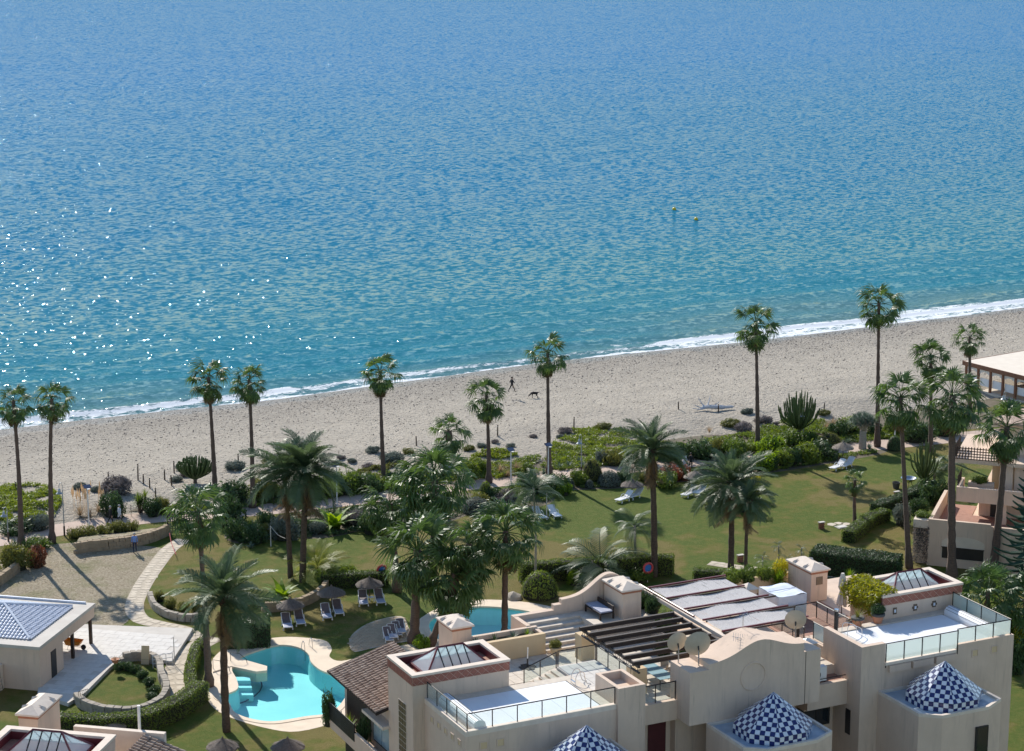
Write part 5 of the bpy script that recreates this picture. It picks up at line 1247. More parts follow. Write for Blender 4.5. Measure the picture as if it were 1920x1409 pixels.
for x, y, w_, h_ in ((438, 948, 66, 40), (492, 938, 66, 38), (545, 940, 62, 36), (596, 934, 66, 38), (648, 926, 66, 38), (690, 922, 58, 34), (745, 915, 60, 36), (872, 902, 58, 42), (1150, 872, 50, 26), (1205, 868, 50, 30), (1262, 866, 56, 32), (1318, 858, 60, 34)):
    S('loose', rng.choice(['leaf_hedge', 'leaf_olive', 'leaf_dark']), x, y, w_, h_, sea_hedge, 'promenade shrub row')
for x, y, w_, h_ in ((1432, 880, 54, 32), (1470, 874, 54, 34), (1512, 866, 54, 32), (1440, 850, 62, 34), (1490, 842, 66, 34), (1380, 862, 60, 34)):
    S('loose', rng.choice(['leaf_hedge', 'leaf_bright', 'leaf_hedge']), x, y, w_, h_, 'mixed green shrub in the bed bordering the big lawn', 'lawn border shrubs')
S('loose', 'leaf_grey', 74, 994, 46, 26, 'round grey-blue shrub by the promenade next to yellow ground cover')
S('loose', 'leaf_dark', 213, 968, 64, 46, 'dark green shrub behind the strolling couple')
S('spiky', 'leaf_lilac', 218, 930, 66, 30, 'leafless grey twiggy shrub at the sand edge')
S('loose', 'leaf_dark', 288, 968, 44, 30, 'dark shrub between yucca and lattice screen')
S('loose', 'leaf_olive', 300, 962, 36, 28, 'tan-green shrub beside the roped beach path')
S('loose', 'leaf_olive', 30, 1068, 66, 42, 'reddish-olive bush in front of the slanting palm'); S('loose', 'leaf_red', 66, 1062, 50, 34, 'brownish bush between the two tall promenade palms')
S('loose', 'leaf_hedge', 70, 1026, 56, 22, 'low bush touching the straight promenade palm'); S('loose', 'leaf_dark', 28, 1000, 70, 26, 'dark low shrub under the left lamp')
for w_, (x, y) in zip(('first', 'second', 'third', 'fourth', 'fifth'), ((142, 1008), (168, 1004), (196, 1001), (222, 998), (244, 996))): S('loose', 'leaf_olive', x, y, 38, 19, w_+' flowering verge shrub counted from the swan-neck lamp', 'flowering verge shrubs')
for x, y, w_, h_ in ((432, 985, 66, 60), (446, 1010, 56, 40), (480, 1018, 48, 36), (500, 985, 40, 26)): S('loose', 'leaf_dark', x, y, w_, h_, 'dark dense shrub in the bed between screen and twin date palms', 'dark bed shrubs')
S('loose', 'leaf_grey', 532, 1012, 58, 42, 'grey-leaved shrub at the foot of the twin date palms'); S('loose', 'leaf_lilac', 670, 985, 56, 28, 'dry purplish shrub beside the bright banana-leaf plant'); S('loose', 'leaf_dark', 700, 1000, 60, 36, 'dark shrub in the shade of the palm clump')
S('dome', 'leaf_hedge', 911, 938, 30, 34, 'drum-shaped clipped bush by the promenade', name='clipped_bush'); S('dome', 'leaf_grey', 893, 960, 58, 26, 'low clipped silver-grey bush below the drum-shaped one', name='clipped_bush'); S('dome', 'leaf_grey', 964, 950, 24, 22, 'small blue-grey ball bush near the slim feather palm', name='clipped_bush')
S('dome', 'leaf_olive', 1110, 902, 42, 40, 'tall olive-brown clipped ball bush by the lamp', name='clipped_bush'); S('dome', 'leaf_grey', 1142, 910, 46, 26, 'wide grey-green clipped mound beside the olive ball', name='clipped_bush'); S('dome', 'leaf_grey', 1105, 915, 18, 15, 'tiny clipped ball bush between two larger ones', name='clipped_bush'); S('dome', 'leaf_grey', 1066, 914, 24, 18, 'small grey ball bush at the lawn edge', name='clipped_bush')
S('loose', 'leaf_dark', 1036, 925, 64, 34, 'dark shrub at the corner of the big lawn'); S('loose', 'leaf_bright', 1056, 928, 34, 20, 'bright green low shrub at the lawn corner'); S('loose', 'leaf_dark', 990, 925, 60, 36, 'dark shrub behind the slim feather palm'); S('loose', 'leaf_lilac', 945, 945, 50, 26, 'brownish dry shrub left of the slim feather palm')
S('loose', 'leaf_red', 1262, 898, 60, 26, 'reddish-brown shrub beside the walker in white'); S('loose', 'leaf_hedge', 1246, 912, 60, 26, 'green agapanthus-like shrub on the lawn border near the red shrub'); S('loose', 'leaf_grey', 1222, 905, 40, 28, 'grey-green shrub behind the lawn date palm')
S('loose', 'leaf_olive', 1348, 955, 58, 40, 'yellow-green bush under the feathery date palm'); S('loose', 'leaf_vine', 1412, 935, 36, 40, 'orange-yellow shrub right of the feathery date palm'); S('loose', 'leaf_dark', 1395, 958, 60, 36, 'dark shrub beside the thin date palm')
S('dome', 'leaf_olive', 1556, 840, 48, 28, 'yellow-green clipped mound near the dragon tree', name='clipped_bush'); S('dome', 'leaf_dark', 1677, 844, 30, 26, 'dark green clipped ball bush by the promenade', name='clipped_bush'); S('loose', 'leaf_dark', 1546, 858, 60, 30, 'dark shrub below the yellow-green mound')
S('loose', 'leaf_hedge', 1600, 812, 60, 30, 'green shrub behind the dragon tree'); S('loose', 'leaf_dark', 1720, 828, 70, 36, 'dark shrub at the far end of the promenade'); S('loose', 'leaf_dark', 1770, 815, 70, 36, 'dark shrub before the restaurant porch'); S('loose', 'leaf_dark', 1752, 945, 56, 46, 'glossy dark shrub beside the planter wall'); S('loose', 'leaf_grey', 1692, 985, 44, 36, 'grey-green shrub by the garden hedge end'); S('loose', 'leaf_dark', 1722, 965, 40, 30, 'dark shrub between hedge and planter wall')
S('loose', 'leaf_vine', 1912, 1225, 50, 46, 'yellow-green bush right of the glazed roof pool'); S('loose', 'leaf_dark', 1905, 1262, 50, 70, 'tall dark shrub behind the right pool tower'); S('loose', 'leaf_hedge', 1890, 1200, 60, 40, 'green shrub behind the low glossy fan palm')
S('dome', 'leaf_hedge', 1012, 1118, 72, 46, 'big clipped dome bush on the pool lawn', name='clipped_bush'); S('loose', 'leaf_bright', 1078, 1096, 36, 26, 'bright leafy shrub before the long lawn hedge'); S('loose', 'leaf_hedge', 1200, 1090, 60, 22, 'low green shrub behind the curved gable'); S('loose', 'leaf_bright', 790, 1215, 36, 20, 'bright low shrub at the foot of the clump'); S('loose', 'leaf_hedge', 650, 1092, 40, 30, 'shrub beside the twin palm trunks'); S('loose', 'leaf_hedge', 610, 1098, 48, 34, 'round leafy shrub above the curved stone wall')
for w_, (x, y) in zip(('first', 'second', 'third', 'fourth'), ((300, 1128), (318, 1142), (345, 1150), (368, 1150))): S('loose', 'leaf_olive', x, y, 26, 20, w_+' dry plant from the garden path in the walled palm bed', 'dry bed plants')
for w_, (x, y) in zip(('first', 'second', 'third', 'fourth', 'fifth', 'sixth', 'seventh'), ((225, 1256), (240, 1257), (255, 1262), (268, 1272), (280, 1285), (288, 1300), (285, 1313))): S('loose', 'leaf_dark', x, y, 26, 14, w_+' leafy border plant from the clay bowl along the oval wall', 'oval lawn border plants')
dune = 'low scrubby plant on the dune sand'
g = random.Random(5)
for x, y, w_ in ((345, 880, 30), (330, 905, 26), (440, 880, 40), (505, 868, 34), (640, 862, 18), (660, 868, 20), (622, 872, 22), (735, 868, 46), (700, 852, 30), (765, 850, 28), (835, 845, 30), (880, 848, 24), (905, 842, 22), (928, 832, 16), (958, 838, 18), (1060, 812, 26), (1130, 805, 30), (1050, 822, 18), (1395, 802, 34), (1370, 795, 36), (1430, 790, 34), (1400, 775, 24), (1455, 792, 14), (1545, 775, 26), (690, 880, 24), (585, 880, 26), (150, 918, 30), (180, 925, 24), (90, 925, 18), (350, 895, 26), (1000, 820, 16)):
    S('spiky', g.choice(['leaf_grey', 'leaf_lilac', 'leaf_grey', 'leaf_olive']), x, y+4, w_*1.05, w_*.36, dune, 'dune scrub')
gb_ = random.Random(31); BED = [(x, y) for x, y in ((470, 948), (520, 936), (572, 938), (622, 930), (668, 922), (715, 916), (775, 905), (838, 898), (900, 886), (990, 886), (1130, 868), (1180, 864), (1232, 862), (1290, 858), (1350, 856), (1402, 850), (1455, 848), (1520, 836), (1570, 818), (1640, 815), (1672, 812), (900, 952), (930, 940), (975, 930), (1010, 922), (1085, 908), (1165, 905), (1205, 903), (1280, 898), (1330, 892), (1360, 890), (1395, 886), (1450, 880), (1490, 872), (460, 1005), (500, 1002), (560, 998), (590, 1000), (650, 985), (720, 978), (750, 968))]
for x, y in BED:
    w_ = gb_.uniform(26, 46); S(gb_.choice(['loose', 'loose', 'spiky']), gb_.choice(['leaf_dark', 'leaf_hedge', 'leaf_olive', 'leaf_grey', 'leaf_dark']), x+gb_.uniform(-6, 6), y, w_, w_*gb_.uniform(.45, .75), '', 'promenade shrub row')
# rosettes
def RO(kind, x, y, px_, label, name, **kw):
    b = at(x, y); return rosette(kind, b, px2m(b, px_), label, name, **kw)
RO('yucca', 262, 962, 22, 'bushy yucca with several heads by the sand edge', 'yucca', stem=1.5, heads=7)
RO('yucca', 1592, 1095, 20, 'bright yucca beside the folded parasol terrace', 'yucca', stem=.8, heads=3, leaf='leaf_bright')
RO('banana', 628, 992, 62, 'bright broad-leaved banana plant beside the promenade', 'banana_plant', leaf='leaf_bright'); RO('banana', 528, 1128, 56, 'big-leaved strelitzia above the curved stone wall', 'strelitzia')
RO('yucca', 470, 1000, 26, 'spiky yucca left of the twin date palms', 'yucca', stem=.5)
for x, y in ((1050, 880), (1066, 876), (1092, 876), (1120, 872), (1086, 868), (1020, 890), (1590, 832), (1630, 842), (1575, 836), (1345, 868), (1705, 818), (1690, 812), (470, 1028), (28, 1022)): RO('agave', x, y, 15, near_label('grey-green agave', at(x, y)), 'agave', group='agaves along the promenade')
RO('yucca', 1322, 838, 22, 'yellowish yucca at the dune edge', 'yucca', leaf='leaf_bright')
for x, y, s_ in ((150, 968, 34), (185, 962, 34), (168, 972, 30)): RO('grass', x, y, s_, 'tan pampas grass clump behind the solar lamp', 'pampas_grass', group='pampas clumps by the solar lamp')
for x, y, s_ in ((938, 888, 34), (968, 884, 34), (952, 895, 28), (1562, 800, 30), (1550, 806, 26), (1330, 812, 22)): RO('grass', x, y, s_, 'dry tan ornamental grass clump at the dune edge', 'ornamental_grass', group='dry grass at the dune edge')
def plumes(x, y, n, hpx, label):
    b = at(x, y); t = thing('pampas_plumes', label, 'plant', b); H = px2m(b, hpx)
    for i in range(n):
        q = Vector((rng.uniform(-1.3, 1.3), rng.uniform(-.7, .7), 0)); h = H*rng.uniform(.65, 1); l_ = Vector((rng.uniform(-.2, .2), rng.uniform(-.2, .2), 0)); MB().tube([q, q+l_*.5+Vector((0, 0, h*.6)), q+l_+Vector((0, 0, h*.8)), q+l_*1.2+Vector((0, 0, h))], [.012, .02, .09, .02], 5).build('plume', 'plume', t)
plumes(168, 962, 22, 62, 'tall pale pampas plumes beside the solar lamp')
groundcover('ice_plant', [(-40, 935), (0, 918), (60, 912), (100, 922), (118, 950), (92, 985), (40, 995), (-40, 1000)], 'leaf_ice', 'yellow-green ice plant carpet behind the two leftmost promenade palms', 6500, .16, .5, seed=2)
groundcover('ice_plant', [(1015, 862), (1040, 835), (1075, 812), (1130, 806), (1200, 815), (1262, 835), (1250, 862), (1130, 872), (1060, 872)], 'leaf_ice', 'yellow-green ice plant carpet below the central lamp', 7000, .16, .4, seed=3)
groundcover('ice_plant', [(860, 885), (880, 862), (925, 852), (990, 858), (985, 885), (930, 900)], 'leaf_ice', 'yellow-green ice plant patch by the medium fan palm', 3500, .16, .45, seed=4)
groundcover('ice_plant', [(1395, 838), (1425, 805), (1470, 792), (1545, 788), (1580, 800), (1560, 830), (1480, 842)], 'leaf_ice', 'yellow-green ice plant carpet around the forked candelabra cactus', 6000, .16, .45, seed=6)
groundcover('ice_plant', [(640, 905), (690, 885), (760, 880), (770, 900), (700, 918)], 'leaf_olive', 'olive ground cover strip behind the promenade shrub row', 3000, .16, .4, seed=7)
groundcover('bed_plants', [(300, 968), (420, 958), (640, 934), (900, 900), (1090, 880), (1250, 864), (1480, 842), (1690, 824), (1800, 812), (1800, 800), (1640, 805), (1480, 800), (1250, 838), (1090, 850), (900, 872), (640, 905), (420, 930), (300, 945)], 'leaf_hedge', 'low mixed ground plants filling the bed on the sea side of the promenade', 16000, .17, .5, seed=21)
groundcover('bed_plants', [(455, 985), (560, 965), (690, 950), (860, 925), (900, 950), (820, 985), (700, 990), (660, 1000), (600, 1010), (520, 1010), (450, 1020), (420, 1005)], 'leaf_dark', 'low dark plants filling the bed behind the twin date palms', 6000, .16, .45, seed=22)
groundcover('bed_plants', [(880, 938), (960, 918), (1060, 903), (1180, 895), (1320, 883), (1480, 870), (1640, 845), (1645, 850), (1480, 880), (1400, 890), (1300, 900), (1180, 912), (1060, 918), (1030, 940), (960, 955), (890, 958)], 'leaf_hedge', 'low green plants edging the big lawn', 6000, .15, .4, seed=23)
groundcover('ice_plant', [(1625, 812), (1680, 800), (1740, 808), (1720, 828), (1650, 830)], 'leaf_ice', 'ice plant patch beyond the dragon tree', 2500, .16, .4, seed=8)
candelabra(at(366, 912), px2m(at(366, 912), 74), px2m(at(366, 912), 58), .9, 75, 'dense dome-shaped candelabra cactus at the sand edge', True, 1)
candelabra(at(1497, 826), px2m(at(1497, 826), 86), px2m(at(1497, 826), 94), 1.3, 52, 'forked candelabra cactus tree with crowded upright arms', False, 2)
candelabra(at(1732, 930), px2m(at(1732, 930), 58), px2m(at(1732, 930), 108), 1.8, 26, 'slender candelabra cactus on the lawn beside the grill', False, 3)
def dragon():
    b = at(1617, 842); t = thing('dragon_tree', 'dragon tree with umbrella crown beside the tallest palm', 'tree', b); H = px2m(b, 58); MB().tube([(0, 0, -.1), (0, 0, H*.62)], [.42, .34], 9).build('trunk', 'trunk_smooth', t)
    for i in range(26):
        an = i*2.4; q = math.sqrt((i+.5)/26)*px2m(b, 24); e = Vector((math.cos(an)*q, math.sin(an)*q, H*(1.08-.22*(i/26)))); MB().tube([(0, 0, H*.58), e*.5+Vector((0, 0, H*.36)), e], [.14, .10, .06], 5).build('branch', 'trunk_smooth', t)
        o = link('leaves', ROS['yucca'], t); o.location = e; o.scale = (.75,)*3; o.material_slots[0].link = 'OBJECT'; o.material_slots[0].material = M('leaf_agave')
dragon()
# hedges
def H(line, w_, h_, leaf, label, **kw): return hedge([tuple(at(u, v)[:2]) for u, v in line], w_, h_, leaf, label, **kw)
H([(92, 1374), (200, 1380), (272, 1372), (332, 1346), (378, 1312)], 1.3, 1.45, 'leaf_hedge', 'clipped hedge curving below the oval lawn', seed=1)
H([(362, 1312), (356, 1275), (368, 1232), (382, 1218)], .8, 1.0, 'leaf_hedge', 'narrow hedge along the pool-side path', seed=2)
H([(424, 1208), (505, 1205)], 2.6, 2.0, 'leaf_dark', 'big square-clipped dark hedge block at the pool corner', seed=3, lsize=.12)
H([(600, 1102), (660, 1100), (728, 1098)], 1.2, 1.25, 'leaf_hedge', 'clipped hedge behind the lounger lawn', seed=4)
H([(975, 1092), (1060, 1086), (1150, 1082), (1218, 1076), (1262, 1078)], 1.3, 1.7, 'leaf_hedge', 'long clipped hedge between pool garden and big lawn', seed=5)
H([(470, 1140), (500, 1136), (545, 1135)], .9, .7, 'leaf_hedge', 'low hedge on top of the curved stone wall', seed=6)
H([(1525, 1068), (1600, 1078), (1685, 1088)], 2.6, 2.0, 'leaf_dark', 'thick glossy hedge beside the terraced building garden', seed=7, lsize=.13)
H([(1590, 1018), (1632, 985), (1660, 975)], 1.3, 1.1, 'leaf_hedge', 'clipped hedge running beside the drain cover on the lawn', seed=8)
H([(1300, 1088), (1380, 1092), (1440, 1103), (1490, 1118)], 1.2, 1.0, 'leaf_hedge', 'low hedge below the young palms', seed=9)
H([(1640, 962), (1700, 940), (1745, 915)], 1.2, .9, 'leaf_dark', 'low dark hedge edging the lawn by the brick pier', seed=10)
def ivy():
    g_ = np.random.default_rng(4); P_ = []; N_ = []
    rot = Matrix.Rotation(RZR, 4, 'Z'); nrm = rot@Vector((-1, -.2, 0))
    for i in range(1500):
        y = g_.uniform(-.3, 2.0); z = g_.uniform(0, 3.7); x = -1.15-abs(g_.normal(0, .10)); P_.append(tuple(rot@Vector((x, y+.3, z))+oR)); N_.append(tuple(nrm))
    for i in range(900):
        x = g_.uniform(-1.1, .1); z = 3.4*g_.random()**.6; P_.append(tuple(rot@Vector((x, .38-abs(g_.normal(0, .08))-(.42 if x > -.02 else 0), z))+oR)); N_.append(tuple(rot@Vector((0, -1, 0))))
    vs, fs = leaf_cards(P_, N_, .10, 3); b = at(1700, 1062); t = thing('ivy', 'bare twining ivy covering the corner planter pier', 'climber', b); mb = MB(); mb.add([tuple(Vector(v)-b) for v in vs], fs); mb.build('foliage', 'leaf_lilac', t, kind='stuff')
ivy()
def conifer():
    b = at(1925, 1110); t = thing('norfolk_pine', 'norfolk pine with tiered drooping branches before the stepped balconies', 'tree', b); H_ = 10.5; MB().tube([(0, 0, 0), (0, 0, H_)], [.22, .04], 7).build('trunk', 'bark', t); r = random.Random(2)
    for k in range(13):
        z = 1.2+k*.74; L_ = 3.1*(1-k/14)+.3
        for j in range(6):
            an = j*math.pi/3+k*.5; d = Vector((math.cos(an), math.sin(an), 0)); mb = MB(); pts = [Vector((0, 0, z))+d*L_*s+Vector((0, 0, -.10*L_*math.sin(s*3)+.25*s*s)) for s in (0, .25, .5, .75, 1)]; mb.tube(pts, [.09, .08, .07, .06, .03], 5)
            for s in np.arange(.15, 1.0, .035):
                i = min(3, int(s*4)); p = pts[i].lerp(pts[i+1], s*4-i); sd_ = Vector((-d.y, d.x, 0))
                for sg in (-1, 1): e = p+sd_*sg*.42*(1.15-s)+d*.16+Vector((0, 0, .12)); mb.tube([p, e], [.075, .03], 3, cap=False)
            mb.build('branch', 'leaf_conifer', t)
conifer()
# ---------------------------------------------------------------- garden furniture
def make_lounger(label, sling):
    t = thing('sun_lounger', label, 'sun lounger')
    for s in (-1, 1):
        m_ = MB(); y = s*.31; m_.tube(smooth_line([(-.95, y, .30), (-.2, y, .30), (.35, y, .33), (.95, y, .80)], 4), .035, 5); m_.tube(smooth_line([(-.1, y*1.08, .31), (.12, y*1.12, .52), (.38, y*1.12, .55), (.52, y*1.08, .42)], 4), .03, 5); m_.build('side_frame', 'white_plastic', t)
        for x in (-.75, .25):
            m_ = MB(); m_.tube(smooth_line([(x, y, .30), (x+.06, y*1.1, .12), (x, y*1.12, 0)], 3), [.05]*3+[.05]*3+[.04], 6); m_.build('leg', 'white_plastic', t)
    def panel(nm, pts, mat, th=.03):
        m_ = MB()
        for (x0, z0), (x1, z1) in zip(pts, pts[1:]):
            m_.add([(x0, -.29, z0), (x1, -.29, z1), (x1, .29, z1), (x0, .29, z0), (x0, -.29, z0-th), (x1, -.29, z1-th), (x1, .29, z1-th), (x0, .29, z0-th)], [(0, 1, 2, 3), (7, 6, 5, 4), (0, 4, 5, 1), (2, 6, 7, 3), (1, 5, 6, 2), (3, 7, 4, 0)])
        return m_.build(nm, mat, t)
    panel('seat', [(-.94, .335), (.33, .345)], 'white_plastic' if not sling else 'cloth_pale'); panel('backrest', [(.36, .36), (.65, .57), (.94, .82)], 'grey_sling' if sling else 'white_plastic')
    if sling: panel('cushion', [(-.05, .38), (.34, .385)], 'grey_sling', .02)
    m_ = MB(); m_.tube([(.95, -.31, .80), (.99, 0, .83), (.95, .31, .80)], .035, 5); m_.build('head_bar', 'white_plastic', t); m_ = MB(); m_.tube([(-.95, -.31, .30), (-1.0, 0, .30), (-.95, .31, .30)], .035, 5); m_.build('foot_bar', 'white_plastic', t)
    return t
L0 = make_lounger('white lounger with grey sling back under the parasol by the curved stone wall', True); first = True
def place(src, state, x, y, face_px, label, group, z=0.0, sc=1.05):
    p = at(x, y, z); h = at(*face_px, z); d = h-p; rz = math.atan2(d.y, d.x)
    if not state: state.append(1); src.location = p; src.rotation_euler = (0, 0, rz); src.scale = (sc,)*3; src['label'] = label; src['group'] = group; return src
    return dup(src, p, rz, label, group, sc)
st = []
place(L0, st, 538, 1176, (530, 1155), 'grey-backed lounger, left of the two under the parasol by the square hedge', 'grey-backed pool loungers'); place(L0, st, 562, 1169, (554, 1150), 'grey-backed lounger, right of the two under the parasol by the square hedge', 'grey-backed pool loungers')
place(L0, st, 612, 1158, (604, 1138), 'grey-backed lounger, left of the pair under the parasol by the curved stone wall', 'grey-backed pool loungers'); place(L0, st, 634, 1150, (626, 1132), 'grey-backed lounger, right of the pair under the parasol by the curved stone wall', 'grey-backed pool loungers')
place(L0, st, 681, 1132, (677, 1113), 'grey-backed lounger, left of the pair under the parasol by the clipped hedge', 'grey-backed pool loungers'); place(L0, st, 712, 1130, (703, 1112), 'grey-backed lounger, right of the pair under the parasol by the clipped hedge', 'grey-backed pool loungers')
for k in range(4): place(L0, st, 728+8*k, 1200-5*k, (722+8*k, 1188-6*k), ('first', 'second', 'third', 'last')[k]+' grey-backed lounger of the brick patio row, counted from the pool', 'loungers crowded on the patio', z=.0+.13*(k % 2), sc=.95)
L1 = make_lounger('white plastic lounger', False); st1 = []
for x, y, fx, fy, lb in ((1170, 940, 1182, 936, 'under the parasol nearest the clipped mounds, by the small feather palm'), (1190, 934, 1204, 929, 'under the parasol nearest the clipped mounds, farther from the small feather palm'), (1292, 930, 1304, 925, 'left of the pair under the parasol by the walker in white'), (1312, 926, 1322, 920, 'right of the pair under the parasol by the walker in white'), (1012, 972, 1002, 966, 'in palm shade beside the bare pole, nearer the palm clump'), (1040, 969, 1030, 962, 'in palm shade beside the bare pole, farther from the palm clump'), (1570, 880, 1582, 876, 'under the parasol below the yellow-green mound'), (1588, 876, 1600, 871, 'beside the parasol below the yellow-green mound')):
    place(L1, st1, x, y, (fx, fy), 'white plastic lounger '+lb, 'white lawn loungers')
def parasol(x, y, hpx, wpx, label, mat='thatch', z=0.0):
    b = at(x, y, z); t = thing('thatched_parasol', label, 'parasol', b); H_ = px2m(b, hpx); Rr = px2m(b, wpx)/2; MB().tube([(0, 0, 0), (0, 0, H_)], .05, 7).build('pole', 'wood_post', t)
    m_ = MB(); n = 30; rg = [(.03, H_+.12), (Rr*.5, H_-.14), (Rr*.97, H_-.42), (Rr*1.03, H_-.52)]; r = random.Random(int(x))
    vs = []; 
    for (q, zz) in rg:
        for k in range(n): an = 2*math.pi*k/n; j = 1+(r.uniform(-.05, .05) if q > .1 else 0); vs.append((q*j*math.cos(an), q*j*math.sin(an), zz+r.uniform(-.02, .02)))
    m_.add(vs, [(i*n+k, i*n+(k+1) % n, (i+1)*n+(k+1) % n, (i+1)*n+k) for i in range(3) for k in range(n)]); m_.build('canopy', mat, t)
    st_ = MB()
    for k in range(260):
        an = r.uniform(0, 6.283); q0 = Rr*r.uniform(.05, .8); q1 = min(Rr*1.06, q0+Rr*r.uniform(.2, .35)); zf = lambda q: H_+.13-.5*(q/Rr)**1.15
        da = .016; st_.add([(q0*math.cos(an), q0*math.sin(an), zf(q0)+.012), (q1*math.cos(an-da), q1*math.sin(an-da), zf(q1)+.02), (q1*math.cos(an+da), q1*math.sin(an+da), zf(q1)+.02)], [(0, 1, 2)])
    st_.build('straw', mat, t, kind='stuff')
    MB().tube([(0, 0, H_-.02), (0, 0, H_+.16), (.0, 0, H_+.26)], [.10, .08, .03], 7).build('top_knot', mat, t)
parasol(545, 1164, 40, 52, 'thatched parasol beside the square-clipped hedge block'); parasol(622, 1146, 46, 52, 'thatched parasol against the curved stone wall'); parasol(693, 1126, 42, 50, 'thatched parasol in front of the clipped lawn hedge')
parasol(212, 1378, 34, 58, 'thatched parasol in front of the curving hedge', 'thatch_light'); parasol(418, 1418, 32, 60, 'dark thatched parasol below the big date palm'); parasol(540, 1420, 34, 62, 'dark thatched parasol on the grass below the pool')
parasol(1185, 930, 30, 42, 'thatched parasol in front of the grey clipped mound'); parasol(1303, 922, 38, 42, 'thatched parasol beside the walker in white', 'thatch_light'); parasol(1580, 868, 38, 40, 'thatched parasol below the yellow-green mound', 'thatch_light'); parasol(1110, 1088, 32, 40, 'pale thatched parasol half hidden by the stemless palm', 'thatch_light')
def side_table(x, y):
    b = at(x, y); t = thing('side_table', 'small white plastic side table between two grey-backed loungers', 'table', b); MB().lathe([(.25, .40), (.25, .43)], n=14).build('top', 'white_plastic', t)
    for k in range(4): an = k*1.57+.78; MB().tube([(math.cos(an)*.17, math.sin(an)*.17, .4), (math.cos(an)*.22, math.sin(an)*.22, 0)], .02, 5).build('leg', 'white_plastic', t)
side_table(696, 1129)
# ---------------------------------------------------------------- lamps, posts, signs
def lamp(x, y, hpx, kind, label):
    b = at(x, y); t = thing('street_lamp', label, 'lamp', b); H_ = px2m(b, hpx)
    if kind == 'swan':
        MB().tube([(0, 0, 0), (0, 0, .9)], .085, 8).build('base', 'wood_post', t); MB().tube([(0, 0, .9), (0, 0, H_*.86)], .05, 8).build('pole', 'lamp_metal', t)
        MB().tube(smooth_line([(0, 0, H_*.86), (0, 0, H_*.95), (-.14, -.05, H_), (-.30, -.1, H_*.96), (-.31, -.1, H_*.90)], 4), .028, 6).build('swan_neck', 'lamp_metal', t)
        MB().lathe([(.06, .0), (.13, -.18), (.15, -.32), (.30, -.46), (.30, -.49)], (-.31, -.1, H_*.90), 12).build('lamp_shade', 'lamp_metal', t)
    else:
        MB().tube([(0, 0, 0), (0, 0, H_)], [.07, .055], 8).build('pole', 'white_paint', t); m_ = MB(); m_.add([(-.34, -.25, H_), (.34, -.25, H_), (.34, .30, H_+.18), (-.34, .30, H_+.18), (-.34, -.25, H_+.04), (.34, -.25, H_+.04), (.34, .30, H_+.22), (-.34, .30, H_+.22)], [(3, 2, 1, 0), (4, 5, 6, 7), (0, 1, 5, 4), (1, 2, 6, 5), (2, 3, 7, 6), (3, 0, 4, 7)]); m_.build('solar_panel', 'screen_panel', t)
        MB().box(-.12, .12, -.5, -.26, H_-.06, H_).build('lamp_head', 'white_paint', t)
lamp(121, 1005, 104, 'swan', 'swan-neck lamp beside the straight promenade palm'); lamp(167, 990, 78, 'solar', 'white solar lamp by the pampas grass'); lamp(16, 1016, 68, 'swan', 'lamp post at the leftmost end of the promenade verge'); lamp(632, 948, 78, 'solar', 'white solar lamp behind the bright banana plant'); lamp(1090, 892, 80, 'swan', 'swan-neck lamp beside the olive clipped ball'); lamp(1506, 826, 62, 'swan', 'swan-neck lamp in front of the forked cactus tree'); lamp(1677, 836, 58, 'solar', 'white lamp post behind the dark ball bush'); lamp(1882, 800, 68, 'swan', 'swan-neck lamp in front of the restaurant porch'); lamp(1028, 900, 66, 'solar', 'solar lamp post by the palm near the dog'); lamp(958, 905, 62, 'solar', 'solar lamp among the dry grass clumps')
for x, y, h_, lb in ((30, 926, 18, 'left of the tall palms'), (204, 908, 20, 'behind the grey twiggy shrub'), (259, 905, 32, 'beside the bushy yucca'), (269, 912, 18, 'first of the roped beach path'), (281, 922, 20, 'second of the roped beach path'), (292, 938, 18, 'third of the roped beach path'), (309, 906, 20, 'at the seaward turn of the path rope'), (322, 918, 20, 'by the dome cactus'), (327, 892, 24, 'seaward of the dome cactus'), (447, 874, 20, 'between two tall palms'), (781, 839, 19, 'beside the short stout palm'), (933, 823, 20, 'beside the medium palm'), (1076, 807, 20, 'above the central lamp'), (1272, 778, 15, 'beside the lawn date palm crown'), (1347, 777, 16, 'by the driftwood'), (1417, 772, 18, 'behind the heavy-crowned palm'), (1545, 772, 16, 'right of the forked cactus')):
    b = at(x, y); b.z = beach_z(b.x, b.y) if shore_b(b.x)-b.y < 44 else 0; t = thing('wooden_post', 'weathered wooden beach post '+lb, 'post', b, 0, 'beach posts'); H_ = px2m(b, h_); MB().tube([(0, 0, -.3), (rng.uniform(-.04, .04), 0, H_)], [.075, .065], 7).build('shaft', 'wood_post', t); MB().tube([(0, 0, H_*.86), (0, 0, H_*.90)], .08, 7).build('rope_ring', 'canvas', t)
def ropes():
    for a_, b_, lb in (((269, 896), (281, 904), 'rope between first and second posts of the beach path'), ((281, 904), (292, 921), 'rope between second and third posts of the beach path'), ((309, 888), (322, 900), 'rope from the seaward turn to the cactus-side post')):
        p, q = at(*a_, .8), at(*b_, .8); m_ = (p+q)/2-Vector((0, 0, .3)); MB().tube(smooth_line([p, m_, q], 6), .025, 4).build('rope', 'canvas', label=lb, category='rope')
ropes()
